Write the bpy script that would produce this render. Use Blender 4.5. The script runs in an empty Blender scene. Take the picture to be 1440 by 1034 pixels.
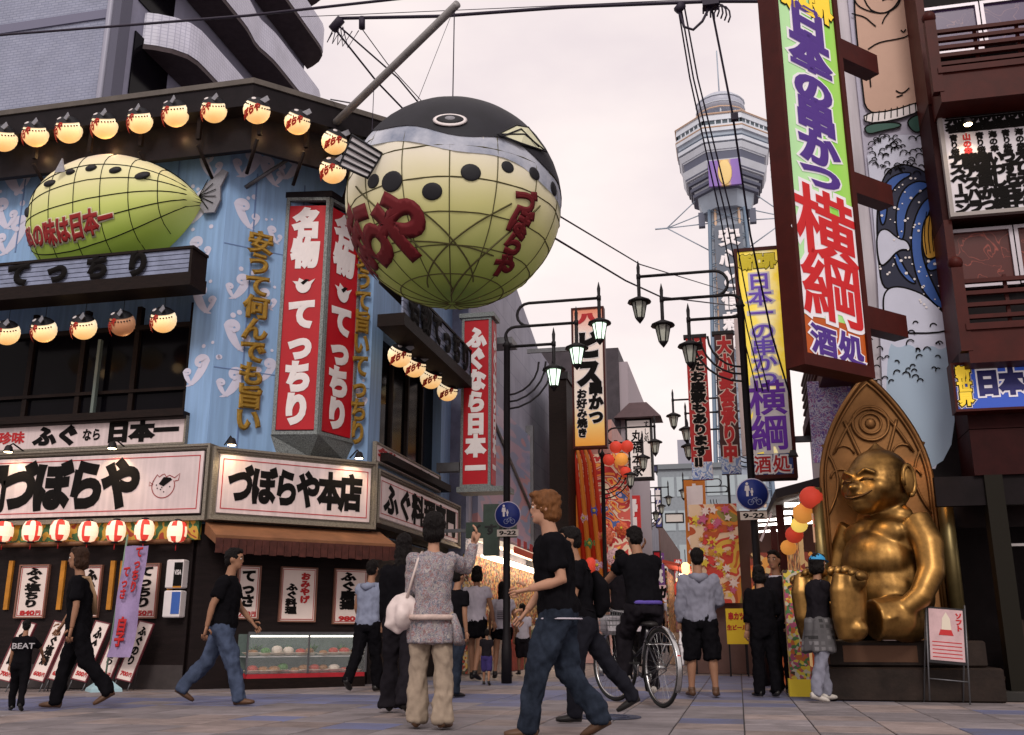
import bpy, bmesh, math, random
from math import sin, cos, pi, radians, sqrt, atan2, hypot
from mathutils import Vector, Matrix, Euler, noise
random.seed(7)
SC = bpy.context.scene
COL = SC.collection
# ---------------- camera, sky, sun, exposure ----------------
EYE = 0.70; HEAD = radians(12.6); PITCH = radians(15.36); FPX = 1377.0
cd = bpy.data.cameras.new('camera'); cam = bpy.data.objects.new('camera', cd); COL.objects.link(cam)
cd.sensor_width = 36; cd.lens = 36 * FPX / 1440; cd.clip_start = .05; cd.clip_end = 3000
cam.location = (0, 0, EYE); cam.rotation_euler = (pi / 2 + PITCH, 0, HEAD)
SC.camera = cam
W = bpy.data.worlds.new('World'); SC.world = W; W.use_nodes = True
nt = W.node_tree; N = nt.nodes; LK = nt.links
for n in list(N): N.remove(n)
out = N.new('ShaderNodeOutputWorld'); bg = N.new('ShaderNodeBackground'); sky = N.new('ShaderNodeTexSky')
sky.sky_type = 'NISHITA'; sky.sun_disc = False; sky.sun_elevation = radians(38); sky.sun_rotation = radians(170)
sky.air_density = 1.2; sky.dust_density = 3.0
bw = N.new('ShaderNodeHueSaturation'); bw.inputs['Saturation'].default_value = .25; bw.inputs['Value'].default_value = .5
LK.new(sky.outputs[0], bw.inputs['Color'])
tc = N.new('ShaderNodeTexCoord'); no = N.new('ShaderNodeTexNoise'); no.inputs['Scale'].default_value = 3.0; no.inputs['Detail'].default_value = 7
no.inputs['Roughness'].default_value = .5
mp = N.new('ShaderNodeMapping'); mp.inputs['Scale'].default_value = (1, 1, 2.2)
LK.new(tc.outputs['Generated'], mp.inputs[0]); LK.new(mp.outputs[0], no.inputs['Vector'])
cr = N.new('ShaderNodeValToRGB'); cr.color_ramp.elements[0].position = .3; cr.color_ramp.elements[1].position = .62
cr.color_ramp.elements[0].color = (8.4, 7.4, 7.6, 1); cr.color_ramp.elements[1].color = (10.5, 9.35, 9.0, 1)
LK.new(no.outputs[0], cr.inputs[0])
mx = N.new('ShaderNodeMixRGB'); mx.inputs[0].default_value = .93
LK.new(bw.outputs[0], mx.inputs[1]); LK.new(cr.outputs[0], mx.inputs[2]); LK.new(mx.outputs[0], bg.inputs[0])
bg.inputs[1].default_value = .1
LK.new(bg.outputs[0], out.inputs[0])
sl = bpy.data.lights.new('sun', 'SUN'); sl.energy = 1.5; sl.angle = radians(16); sl.color = (1, .93, .86)
sun = bpy.data.objects.new('sun', sl); COL.objects.link(sun)
az = radians(170); el = radians(38)
sun.rotation_euler = Vector((sin(az) * cos(el), cos(az) * cos(el), sin(el))).to_track_quat('Z', 'Y').to_euler()
SC.view_settings.view_transform = 'Standard'; SC.view_settings.look = 'None'
SC.view_settings.exposure = 0.14; SC.view_settings.gamma = 1.0
SC.cycles.use_denoising = True
SC.cycles.max_bounces = 6; SC.cycles.transparent_max_bounces = 12
SC.cycles.sample_clamp_indirect = 4

# ---------------- measuring helpers: a photographed pixel on a known real plane -> metres ----------------
FW = Vector((-sin(HEAD) * cos(PITCH), cos(HEAD) * cos(PITCH), sin(PITCH)))
UP = Vector((sin(HEAD) * sin(PITCH), -cos(HEAD) * sin(PITCH), cos(PITCH)))
RT_ = Vector((cos(HEAD), sin(HEAD), 0))
def ray(px, py): return FW + RT_ * ((px - 720) / FPX) + UP * (-(py - 517) / FPX)
def S(px, py, pl):
    ox, oy, rz = pl; r = radians(rz); n = (-sin(r), cos(r)); d = ray(px, py)
    t = (ox * n[0] + oy * n[1]) / (d.x * n[0] + d.y * n[1]); return Vector((d.x * t, d.y * t, EYE + d.z * t))
def L(px, py, pl):
    p = S(px, py, pl); r = radians(pl[2]); return ((p.x - pl[0]) * cos(r) + (p.y - pl[1]) * sin(r), p.z)
def R4(pl, tl, tr, br, bl):
    a, b, c, d = (L(*p, pl) for p in (tl, tr, br, bl))
    return (a[0] + d[0]) / 2, (b[0] + c[0]) / 2, (c[1] + d[1]) / 2, (a[1] + b[1]) / 2   # x0 x1 z0 z1
def GR(px, py, z=0):
    d = ray(px, py); t = (z - EYE) / d.z; return Vector((d.x * t, d.y * t, z))
def W3(pl, x, z, off=0):   # local x, z on a plane, off = towards the viewer
    r = radians(pl[2]); return Vector((pl[0] + x * cos(r) + off * sin(r), pl[1] + x * sin(r) - off * cos(r), z))

# ---------------- materials ----------------
MATS = {}
def mat(name, col, rough=.65, metal=0, var=0, vs=4, bump=0, bs=30, emit=0, ecol=None, spec=.28, trans=0, alpha=1, stretch=None, dark=None, rnd=0, streak=0):
    if name in MATS: return MATS[name]
    m = bpy.data.materials.new(name); m.use_nodes = True; MATS[name] = m
    t = m.node_tree; b = t.nodes['Principled BSDF']; ln = t.links
    b.inputs['Roughness'].default_value = rough; b.inputs['Metallic'].default_value = metal
    b.inputs['Specular IOR Level'].default_value = spec
    b.inputs['Base Color'].default_value = (*col, 1)
    if trans: b.inputs['Transmission Weight'].default_value = trans
    if alpha < 1: b.inputs['Alpha'].default_value = alpha
    if emit:
        b.inputs['Emission Color'].default_value = (*(ecol or col), 1); b.inputs['Emission Strength'].default_value = emit
    if var or bump:
        c = t.nodes.new('ShaderNodeTexCoord'); src = c.outputs['Object']
        if stretch:
            q = t.nodes.new('ShaderNodeMapping'); q.inputs['Scale'].default_value = stretch; ln.new(src, q.inputs[0]); src = q.outputs[0]
    if var:
        n = t.nodes.new('ShaderNodeTexNoise'); n.inputs['Scale'].default_value = vs; n.inputs['Detail'].default_value = 6; n.inputs['Roughness'].default_value = .65
        ln.new(src, n.inputs['Vector'])
        r = t.nodes.new('ShaderNodeValToRGB'); r.color_ramp.elements[0].position = .3; r.color_ramp.elements[1].position = .7
        d = dark or tuple(x * (1 - var) for x in col)
        r.color_ramp.elements[0].color = (*d, 1)
        r.color_ramp.elements[1].color = (*(min(1, x * (1 + var * .6)) for x in col), 1)
        ln.new(n.outputs[0], r.inputs[0]); ln.new(r.outputs[0], b.inputs['Base Color'])
    if bump:
        n2 = t.nodes.new('ShaderNodeTexNoise'); n2.inputs['Scale'].default_value = bs; n2.inputs['Detail'].default_value = 4
        ln.new(src, n2.inputs['Vector'])
        bp = t.nodes.new('ShaderNodeBump'); bp.inputs['Strength'].default_value = bump; bp.inputs['Distance'].default_value = .02
        ln.new(n2.outputs[0], bp.inputs['Height']); ln.new(bp.outputs[0], b.inputs['Normal'])
    if rnd:
        oi = t.nodes.new('ShaderNodeObjectInfo'); va = t.nodes.new('ShaderNodeVectorMath'); va.operation = 'ADD'; sc_ = t.nodes.new('ShaderNodeMath'); sc_.operation = 'MULTIPLY'; sc_.inputs[1].default_value = 97
        ln.new(oi.outputs['Random'], sc_.inputs[0]); ln.new(src, va.inputs[0]); ln.new(sc_.outputs[0], va.inputs[1])
        for l in list(ln):
            if l.from_socket == src and l.to_node.type == 'TEX_NOISE': ln.new(va.outputs[0], l.to_socket)
        hs = t.nodes.new('ShaderNodeHueSaturation'); mr = t.nodes.new('ShaderNodeMapRange'); mr.inputs[3].default_value = 1 - rnd; mr.inputs[4].default_value = 1 + rnd * .6
        ln.new(oi.outputs['Random'], mr.inputs[0]); ln.new(r.outputs[0], hs.inputs['Color']); ln.new(mr.outputs[0], hs.inputs['Value']); ln.new(hs.outputs[0], b.inputs['Base Color'])
    if streak:
        q = t.nodes.new('ShaderNodeMapping'); q.inputs['Scale'].default_value = (7, 7, .35); ln.new(c.outputs['Object'], q.inputs[0]); n3 = t.nodes.new('ShaderNodeTexNoise'); n3.inputs['Scale'].default_value = 1.6; n3.inputs['Detail'].default_value = 8; ln.new(q.outputs[0], n3.inputs['Vector'])
        mr = t.nodes.new('ShaderNodeMapRange'); mr.inputs[1].default_value = .38; mr.inputs[2].default_value = .62; mr.inputs[3].default_value = 1 - streak; mr.inputs[4].default_value = 1.0; ln.new(n3.outputs[0], mr.inputs[0])
        hs = t.nodes.new('ShaderNodeHueSaturation'); ln.new(r.outputs[0], hs.inputs['Color']); ln.new(mr.outputs[0], hs.inputs['Value']); ln.new(hs.outputs[0], b.inputs['Base Color'])
    return m
def ramp_mat(name, axis, lo, hi, stops, rough=.7, emit=0, var=.1, bump=0, metal=0):
    """colour painted along one object axis: stops = [(0..1, colour)]"""
    if name in MATS: return MATS[name]
    m = mat(name, (1, 1, 1), rough, metal); t = m.node_tree; b = t.nodes['Principled BSDF']; ln = t.links
    c = t.nodes.new('ShaderNodeTexCoord'); sx = t.nodes.new('ShaderNodeSeparateXYZ'); ln.new(c.outputs['Object'], sx.inputs[0])
    mr = t.nodes.new('ShaderNodeMapRange'); mr.inputs[1].default_value = lo; mr.inputs[2].default_value = hi
    ln.new(sx.outputs[axis], mr.inputs[0])
    n = t.nodes.new('ShaderNodeTexNoise'); n.inputs['Scale'].default_value = 3 / max(.05, hi - lo); n.inputs['Detail'].default_value = 4
    ln.new(c.outputs['Object'], n.inputs['Vector'])
    ma = t.nodes.new('ShaderNodeMath'); ma.operation = 'MULTIPLY_ADD'; ma.inputs[1].default_value = var * 2; ln.new(n.outputs[0], ma.inputs[0])
    mb = t.nodes.new('ShaderNodeMath'); mb.operation = 'SUBTRACT'; mb.inputs[1].default_value = var; ln.new(mr.outputs[0], mb.inputs[0]); ln.new(mb.outputs[0], ma.inputs[2])
    r = t.nodes.new('ShaderNodeValToRGB'); e = r.color_ramp.elements
    while len(e) < len(stops): e.new(.5)
    for i, (p, k) in enumerate(stops): e[i].position = p; e[i].color = (*k, 1)
    ln.new(ma.outputs[0], r.inputs[0]); ln.new(r.outputs[0], b.inputs['Base Color'])
    if emit:
        ln.new(r.outputs[0], b.inputs['Emission Color']); b.inputs['Emission Strength'].default_value = emit
    return m
def paint_mat(name, cols, scale=4, rough=.6, emit=0, dist=1.5, stretch=(1, 1, 1), kind='noise'):
    """multi-colour print: hard-edged patches"""
    if name in MATS: return MATS[name]
    m = mat(name, (1, 1, 1), rough); t = m.node_tree; b = t.nodes['Principled BSDF']; ln = t.links
    c = t.nodes.new('ShaderNodeTexCoord'); q = t.nodes.new('ShaderNodeMapping'); q.inputs['Scale'].default_value = stretch; ln.new(c.outputs['Object'], q.inputs[0])
    if kind == 'noise':
        n = t.nodes.new('ShaderNodeTexNoise'); n.inputs['Scale'].default_value = scale; n.inputs['Detail'].default_value = 2; n.inputs['Distortion'].default_value = dist
        o = n.outputs[0]
    else:
        n = t.nodes.new('ShaderNodeTexVoronoi'); n.inputs['Scale'].default_value = scale; o = n.outputs['Color']
    ln.new(q.outputs[0], n.inputs['Vector'])
    r = t.nodes.new('ShaderNodeValToRGB'); r.color_ramp.interpolation = 'CONSTANT'; e = r.color_ramp.elements
    while len(e) < len(cols): e.new(.5)
    k = len(cols)
    for i, x in enumerate(cols):
        e[i].position = (0 if i == 0 else (.28 + .44 * i / k if kind == 'noise' else i / k)); e[i].color = (*x, 1)
    ln.new(o, r.inputs[0]); ln.new(r.outputs[0], b.inputs['Base Color'])
    if emit:
        ln.new(r.outputs[0], b.inputs['Emission Color']); b.inputs['Emission Strength'].default_value = emit
    return m
def tile_mat(name, c1, c2, mortar, w, h, ms=.02, rough=.5, bump=.3, off=0.5, stretch=(1, 1, 1), plane='XZ'):
    if name in MATS: return MATS[name]
    m = mat(name, c1, rough); t = m.node_tree; b = t.nodes['Principled BSDF']; ln = t.links
    c = t.nodes.new('ShaderNodeTexCoord'); s = t.nodes.new('ShaderNodeSeparateXYZ'); k = t.nodes.new('ShaderNodeCombineXYZ')
    ln.new(c.outputs['Object'], s.inputs[0]); ln.new(s.outputs[plane[0]], k.inputs[0]); ln.new(s.outputs[plane[1]], k.inputs[1])
    br = t.nodes.new('ShaderNodeTexBrick'); br.offset = off; br.inputs['Scale'].default_value = 1
    br.inputs['Brick Width'].default_value = w; br.inputs['Row Height'].default_value = h; br.inputs['Mortar Size'].default_value = ms
    br.inputs['Color1'].default_value = (*c1, 1); br.inputs['Color2'].default_value = (*c2, 1); br.inputs['Mortar'].default_value = (*mortar, 1)
    ln.new(k.outputs[0], br.inputs['Vector'])
    n = t.nodes.new('ShaderNodeTexNoise'); n.inputs['Scale'].default_value = 1.3; n.inputs['Detail'].default_value = 7; ln.new(c.outputs['Object'], n.inputs['Vector'])
    mr = t.nodes.new('ShaderNodeMapRange'); mr.inputs[3].default_value = .7; mr.inputs[4].default_value = 1.25; ln.new(n.outputs[0], mr.inputs[0])
    hs = t.nodes.new('ShaderNodeHueSaturation'); ln.new(br.outputs[0], hs.inputs['Color']); ln.new(mr.outputs[0], hs.inputs['Value'])
    ln.new(hs.outputs[0], b.inputs['Base Color'])
    bp = t.nodes.new('ShaderNodeBump'); bp.inputs['Strength'].default_value = bump; bp.inputs['Distance'].default_value = .01; bp.invert = True
    ln.new(br.outputs['Fac'], bp.inputs['Height']); ln.new(bp.outputs[0], b.inputs['Normal'])
    return m
BLACK = mat('black_paint', (.009, .006, .008), .6, var=.4, vs=6, spec=.15)
INK = mat('black_ink', (.006, .005, .005), .8, spec=.1)
DKWOOD = mat('dark_wood', (.011, .0055, .0045), .65, spec=.15, var=.5, vs=7, stretch=(1, 1, 6), bump=.2)
DKGLASS = mat('dark_glass', (.003, .0025, .004), .12, spec=.06)
STEEL = mat('grey_steel', (.14, .14, .15), .45, .6, var=.3, bump=.1)
LAMPBLK = mat('lamp_iron', (.008, .006, .008), .6, 0, var=.3, vs=9)
WHITE = mat('white_paint', (.74, .68, .68), .5, var=.08, vs=3)
SIGNW = mat('sign_white', (.6, .49, .49), .5, var=.12, vs=2, streak=.16, emit=.08, ecol=(1, .75, .7))
RED = mat('sign_red', (.4, .004, .012), .5, var=.15, vs=2, emit=.05)
DKRED = mat('dark_red_ink', (.25, .012, .012), .6)
REDINK = mat('red_ink', (.42, .015, .018), .6)
BROWNRED = mat('red_brown_lacquer', (.052, .006, .004), .5, spec=.15, var=.25, vs=5)
GOLD = mat('gold_letter', (.34, .2, .035), .4, .5, var=.35, vs=18)
PATINA = mat('speckled_frame', (.2, .22, .22), .55, .2, var=.75, vs=60, bump=.3)
TRIM = mat('weathered_trim', (.24, .21, .17), .5, .2, var=.65, vs=30, stretch=(1, 1, 5), bump=.3)
CABLE = mat('cable_rubber', (.02, .014, .03), .6)

# ---------------- mesh builder ----------------
class MB:
    def __init__(s): s.v = []; s.f = []; s.mi = []; s.sm = []
    def add(s, vs, fs, mi=0, sm=False):
        o = len(s.v); s.v += [tuple(p) for p in vs]; s.f += [tuple(i + o for i in f) for f in fs]; s.mi += [mi] * len(fs); s.sm += [sm] * len(fs); return s
    def box(s, x0, x1, y0, y1, z0, z1, mi=0):
        return s.add([(x0, y0, z0), (x1, y0, z0), (x1, y1, z0), (x0, y1, z0), (x0, y0, z1), (x1, y0, z1), (x1, y1, z1), (x0, y1, z1)],
                     [(0, 3, 2, 1), (4, 5, 6, 7), (0, 1, 5, 4), (1, 2, 6, 5), (2, 3, 7, 6), (3, 0, 4, 7)], mi)
    def cbox(s, x0, x1, y0, y1, z0, z1, b=.01, mi=0):   # box with bevelled vertical + top edges
        b = min(b, (x1 - x0) / 3, (z1 - z0) / 3, (y1 - y0) / 3)
        v = []
        for z, i in ((z0, b), (z0 + b, 0), (z1 - b, 0), (z1, b)):
            v += [(x0 + i, y0 + i, z), (x1 - i, y0 + i, z), (x1 - i, y1 - i, z), (x0 + i, y1 - i, z)]
        f = [(3, 2, 1, 0), (12, 13, 14, 15)]
        for k in range(3):
            for j in range(4): a = k * 4 + j; c = k * 4 + (j + 1) % 4; f.append((a, c, c + 4, a + 4))
        return s.add(v, f, mi)
    def extr(s, pts, vec, mi=0):  # extrude a polygon (3D pts) by vec
        n = len(pts); vec = Vector(vec); a = [Vector(p) for p in pts]; b = [p + vec for p in a]
        return s.add(a + b, [tuple(range(n - 1, -1, -1)), tuple(range(n, 2 * n))] + [(i, (i + 1) % n, n + (i + 1) % n, n + i) for i in range(n)], mi)
    def poly(s, pts, mi=0): return s.add(pts, [tuple(range(len(pts)))], mi)
    def flat(s, pts, y=0, d=.004, mi=0):  # polygon in x,z, thin, facing -y
        return s.extr([(x, y, z) for x, z in pts], (0, -d, 0), mi)
    def tube(s, path, r, n=8, caps=True, mi=0, sm=True, closed=False, ell=None):
        path = [Vector(p) for p in path]; m = len(path); rr = r if isinstance(r, (list, tuple)) else [r] * m
        vs = []; prev = None
        for i, p in enumerate(path):
            if closed: t = path[(i + 1) % m] - path[i - 1]
            else: t = path[min(i + 1, m - 1)] - path[max(i - 1, 0)]
            t.normalize()
            if prev is None:
                a = Vector((0, 0, 1)) if abs(t.z) < .9 else Vector((1, 0, 0)); u = t.cross(a).normalized()
            else: u = (prev - t * prev.dot(t)).normalized()
            prev = u; w = t.cross(u)
            ra = rr[i]; ra, rb = ra if isinstance(ra, tuple) else (ra, ra)
            for k in range(n):
                an = 2 * pi * k / n; vs.append(p + u * cos(an) * ra + w * sin(an) * rb)
        fs = []
        for i in range(m if closed else m - 1):
            j = (i + 1) % m
            for k in range(n): fs.append((i * n + k, i * n + (k + 1) % n, j * n + (k + 1) % n, j * n + k))
        if caps and not closed: fs += [tuple(range(n - 1, -1, -1)), tuple((m - 1) * n + k for k in range(n))]
        return s.add(vs, fs, mi, sm)
    def lathe(s, prof, n=16, c=(0, 0, 0), mi=0, sm=True, sq=1, ax='z'):
        vs = []
        for r, z in prof:
            for k in range(n):
                a = 2 * pi * k / n; p = (r * cos(a), r * sin(a) * sq, z)
                if ax == 'y': p = (p[0], p[2], p[1])
                if ax == 'x': p = (p[2], p[0], p[1])
                vs.append((p[0] + c[0], p[1] + c[1], p[2] + c[2]))
        fs = []
        for i in range(len(prof) - 1):
            for k in range(n): fs.append((i * n + k, i * n + (k + 1) % n, (i + 1) * n + (k + 1) % n, (i + 1) * n + k))
        fs += [tuple(range(n - 1, -1, -1)), tuple((len(prof) - 1) * n + k for k in range(n))]
        return s.add(vs, fs, mi, sm)
    def ell(s, c, r, n=14, m=8, mi=0, M=None):
        vs = []; c = Vector(c)
        for i in range(m + 1):
            ph = pi * i / m
            for k in range(n):
                a = 2 * pi * k / n; p = Vector((r[0] * sin(ph) * cos(a), r[1] * sin(ph) * sin(a), -r[2] * cos(ph)))
                if M: p = M @ p
                vs.append(p + c)
        fs = [(i * n + k, i * n + (k + 1) % n, (i + 1) * n + (k + 1) % n, (i + 1) * n + k) for i in range(m) for k in range(n)]
        return s.add(vs, fs, mi, True)
    def strip(s, pts, wd, y=0, d=.004, mi=0):  # thick drawn line in x,z
        m = len(pts); A = []; B = []
        for i in range(m):
            a = pts[max(i - 1, 0)]; b = pts[min(i + 1, m - 1)]; dx, dz = b[0] - a[0], b[1] - a[1]; l = hypot(dx, dz) or 1
            w = (wd[i] if isinstance(wd, list) else wd) / 2
            A.append((pts[i][0] - dz / l * w, y - d, pts[i][1] + dx / l * w)); B.append((pts[i][0] + dz / l * w, y - d, pts[i][1] - dx / l * w))
        return s.add(A + B, [(m + i, m + i + 1, i + 1, i) for i in range(m - 1)], mi)
    def mesh(s, name, mats):
        me = bpy.data.meshes.new(name); me.from_pydata(s.v, [], s.f); me.validate(verbose=False)
        for m in (mats if isinstance(mats, (list, tuple)) else [mats]): me.materials.append(m)
        if len(me.polygons) == len(s.f):
            me.polygons.foreach_set('material_index', s.mi); me.polygons.foreach_set('use_smooth', s.sm)
        me.update(); return me
    def build(s, name, mats, parent=None, kind=None, loc=None):
        o = bpy.data.objects.new(name, s.mesh(name, mats)); COL.objects.link(o)
        if parent: o.parent = parent
        if kind: o['kind'] = kind
        if loc: o.location = loc
        return o
def tag(o, label, cat, group=None):
    o['label'] = label; o['category'] = cat
    if group: o['group'] = group
    return o
def thing(name, label, cat, loc=(0, 0, 0), rz=0, group=None):
    o = bpy.data.objects.new(name, None); COL.objects.link(o); o.location = loc; o.rotation_euler = (0, 0, radians(rz)); o.empty_display_size = .1
    return tag(o, label, cat, group)
def dup(o, parent=None, **kw):
    c = o.copy(); COL.objects.link(c); c.parent = parent
    for ch in list(o.children): dup(ch, c)
    if kw:
        if 'loc' in kw: c.location = kw['loc']
        if 'rz' in kw: c.rotation_euler.z = radians(kw['rz'])
        if 'label' in kw: c['label'] = kw['label']
        if 'group' in kw: c['group'] = kw['group']
        if 'scale' in kw: c.scale = (kw['scale'],) * 3
    return c
def ins(name, me, parent, loc=(0, 0, 0), rot=None, scale=None):  # an object sharing mesh data
    o = bpy.data.objects.new(name, me); COL.objects.link(o); o.parent = parent; o.location = loc
    if rot: o.rotation_euler = rot
    if scale: o.scale = scale
    return o
# ---------------- lettering ----------------
GC = {}
def glyphs(s, bold, res=4):
    k = (s, round(bold, 3))
    if k in GC: return GC[k]
    c = bpy.data.curves.new('t', 'FONT'); c.body = s; c.size = 1; c.resolution_u = res; c.bevel_depth = bold; c.bevel_resolution = 0
    o = bpy.data.objects.new('t', c); COL.objects.link(o); bpy.context.view_layer.update()
    m = bpy.data.meshes.new_from_object(o); bpy.data.objects.remove(o)
    vs = [tuple(v.co) for v in m.vertices]; fs = [tuple(p.vertices) for p in m.polygons]; bpy.data.meshes.remove(m)
    GC[k] = (vs, fs); return GC[k]
_v = glyphs('口', 0)[0]; _x0 = min(p[0] for p in _v); _x1 = max(p[0] for p in _v); _z0 = min(p[1] for p in _v); _z1 = max(p[1] for p in _v)
ECX, ECZ = (_x0 + _x1) / 2, (_z0 + _z1) / 2 + .015; EM = (_x1 - _x0) / .78
def text(parent, s, cx, cz, w, h, m, bold=.03, vert=False, y=-.006, name='lettering', warp=None, tilt=0, fill=.96, d=.004, sl=0, sub=0):
    """s fitted into the w x h box round (cx,cz) on the local x,z plane facing -y"""
    b = MB(); isasc = all(ord(c) < 128 for c in s)
    if isasc:
        vs, fs = glyphs(s, bold); x0 = min(p[0] for p in vs); x1 = max(p[0] for p in vs); z0 = min(p[1] for p in vs); z1 = max(p[1] for p in vs)
        b.add([(cx + ((p[0] - x0) / (x1 - x0) - .5) * w, y - (d if p[2] > -1e-4 else 0) * (.5 + .5 * (p[2] > 1e-4)), cz + ((p[1] - z0) / (z1 - z0) - .5) * h) for p in vs], fs)
    else:
        n = len(s); cw, ch = (w, h / n) if vert else (w / n, h)
        for i, c in enumerate(s):
            if c in ' 　': continue
            ox, oz = (cx, cz + h / 2 - ch * (i + .5)) if vert else (cx - w / 2 + cw * (i + .5), cz)
            vs, fs = glyphs(c, bold); q = []
            for p in vs:
                u, v = (p[0] - ECX) / EM * fill, (p[1] - ECZ) / EM * fill
                if vert and c == 'ー': u, v = v, -u
                v2 = v + u * tilt; u2 = u + v * sl
                q.append((ox + u2 * cw, y - (d if p[2] > -1e-4 else 0) * (.5 + .5 * (p[2] > 1e-4)), oz + v2 * ch))
            b.add(q, fs)
    if sub:
        me = b.mesh('tmp', []); bm = bmesh.new(); bm.from_mesh(me); bmesh.ops.triangulate(bm, faces=bm.faces[:])
        for _ in range(3):
            ed = [e for e in bm.edges if e.calc_length() > sub]
            if ed: bmesh.ops.subdivide_edges(bm, edges=ed, cuts=1); bmesh.ops.triangulate(bm, faces=bm.faces[:])
        b = MB(); b.add([tuple(v.co) for v in bm.verts], [tuple(v.index for v in f.verts) for f in bm.faces]); bm.free(); bpy.data.meshes.remove(me)
    if warp: b.v = [tuple(warp(*p)) for p in b.v]; b.sm = [True] * len(b.f)
    return b.build(name, m, parent)
def text2(parent, s, cx, cz, w, h, m, mo, bold=.035, ob=.075, y=-.006, **k):
    o = text(parent, s, cx, cz, w, h, mo, ob, y=y, name='letter_outline', **k)
    return text(parent, s, cx, cz, w, h, m, bold, y=y - .006, **k)
def frame(parent, x0, x1, z0, z1, t, y0, y1, m, name='frame', steps=1):
    b = MB()
    for k in range(steps):
        a = t * k / steps; c = t * (k + 1) / steps; yy = y0 + (y1 - y0) * .5 * k / steps
        b.box(x0 + a, x1 - a, yy, y1, z1 - c, z1 - a); b.box(x0 + a, x1 - a, yy, y1, z0 + a, z0 + c)
        b.box(x0 + a, x0 + c, yy, y1, z0 + c, z1 - c); b.box(x1 - c, x1 - a, yy, y1, z0 + c, z1 - c)
    return b.build(name, m, parent)
def board(name, label, cat, pl, px, face, fr, t=.05, dep=.08, off=0, group=None, steps=1):
    """framed sign on plane pl spanning four photographed corners; returns (thing, w, h); local origin = lower left, face at y=0"""
    x0, x1, z0, z1 = R4(pl, *px); w = x1 - x0; h = z1 - z0
    th = thing(name, label, cat, W3(pl, x0, z0, off), pl[2], group)
    MB().box(t * .8, w - t * .8, 0, dep, t * .8, h - t * .8).build('panel', face, th)
    frame(th, 0, w, 0, h, t, -.03, dep, fr, steps=steps)
    return th, w, h
def spot(name, loc, to, e, size=50, col=(1, .75, .45), r=.04, parent=None):
    l = bpy.data.lights.new(name, 'SPOT'); l.energy = e; l.spot_size = radians(size); l.spot_blend = .6; l.color = col; l.shadow_soft_size = r
    o = bpy.data.objects.new(name, l); COL.objects.link(o); o.location = loc
    o.rotation_euler = (Vector(to) - Vector(loc)).to_track_quat('-Z', 'Y').to_euler(); return o
def point(name, loc, e, col=(1, .7, .4), r=.08):
    l = bpy.data.lights.new(name, 'POINT'); l.energy = e; l.color = col; l.shadow_soft_size = r
    o = bpy.data.objects.new(name, l); COL.objects.link(o); o.location = loc; return o
# ================= GROUND =================
PAVE = tile_mat('paving', (.2, .165, .165), (.235, .2, .2), (.055, .045, .05), .55, .55, .012, .7, .4, 0, plane='XY')
g = MB(); g.box(-400, 400, -60, 900, -.5, -.012); ground = g.build('ground', PAVE, kind='structure')
SLA = mat('slab_grey', (.205, .18, .19), .72, var=.4, vs=2.3, bump=.3, bs=40, rnd=.22)
SLC = mat('slab_warm', (.25, .2, .19), .75, var=.4, vs=3.1, bump=.3, bs=40, rnd=.22)
SLB = mat('slab_blue', (.11, .125, .235), .7, var=.3, vs=2.7, bump=.3, bs=40, dark=(.12, .115, .15), rnd=.22)
sm_ = [MB().cbox(.005, .545, .005, .545, -.012, .0, .004).mesh('slab', m) for m in (SLA, SLC, SLB)]
jb = MB(); jb.box(-8.82, 4.97, 6.58, 14.86, -.0119, -.008); jb.build('joint_bed', mat('joint_dark', (.035, .03, .03), .9), ground)
cnt = 0
for iy in range(0, 15):
    for ix in range(-16, 9):
        X = ix * .55; Y = 6.6 + iy * .55
        # keep what the frame can show
        p = Vector((X + .27, Y + .27, -EYE)); dd = p.dot(FW); sx = 720 + FPX * p.dot(RT_) / dd; sy = 517 - FPX * p.dot(UP) / dd
        if sx < -60 or sx > 1500 or sy > 1075: continue
        if cnt >= 300: continue
        cnt += 1
        yb = 10.4 + .42 * (X + 6)
        wob = noise.noise(Vector((X * .6, Y * .6, 3))) * 1.3
        blue = abs(Y - yb + wob) < .95 or (X > 1.4 and Y < 8.3) or (random.random() < .04)
        k = 2 if blue and random.random() < .93 else (0 if random.random() < .7 else 1)
        ins('paving_slab', sm_[k], ground, (X, Y, random.uniform(-.0015, .0015)), (random.uniform(-.002, .002), random.uniform(-.002, .002), 0))
b = MB()
for x0, x1, y0, y1 in ((-14, 4, 14.9, 16.4), (-2.6, .3, 16.6, 19.5)): b.box(x0, x1, y0, y1, -.011, -.006)
b.build('blue_paving', tile_mat('blue_pave', (.12, .135, .22), (.15, .155, .23), (.06, .05, .07), .55, .55, .012, .7, .3, 0, plane='XY'), ground)
mh = MB(); c = GR(853, 1009); mh.lathe([(.31, 0), (.31, .006), (.285, .007), (.28, .004), (0.01, .004)], 40, (0, 0, 0)); mh.tube([(.2 * cos(a * pi / 6), .2 * sin(a * pi / 6), .006) for a in range(12)], .008, 4, closed=True)
o = mh.build('manhole_cover', mat('cast_iron', (.07, .08, .13), .5, .4, var=.4, vs=30, bump=.6, bs=60)); o.location = (c.x, c.y, .002)
tag(o, 'round iron manhole cover set in the paving beside the cyclist', 'manhole cover')

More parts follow.
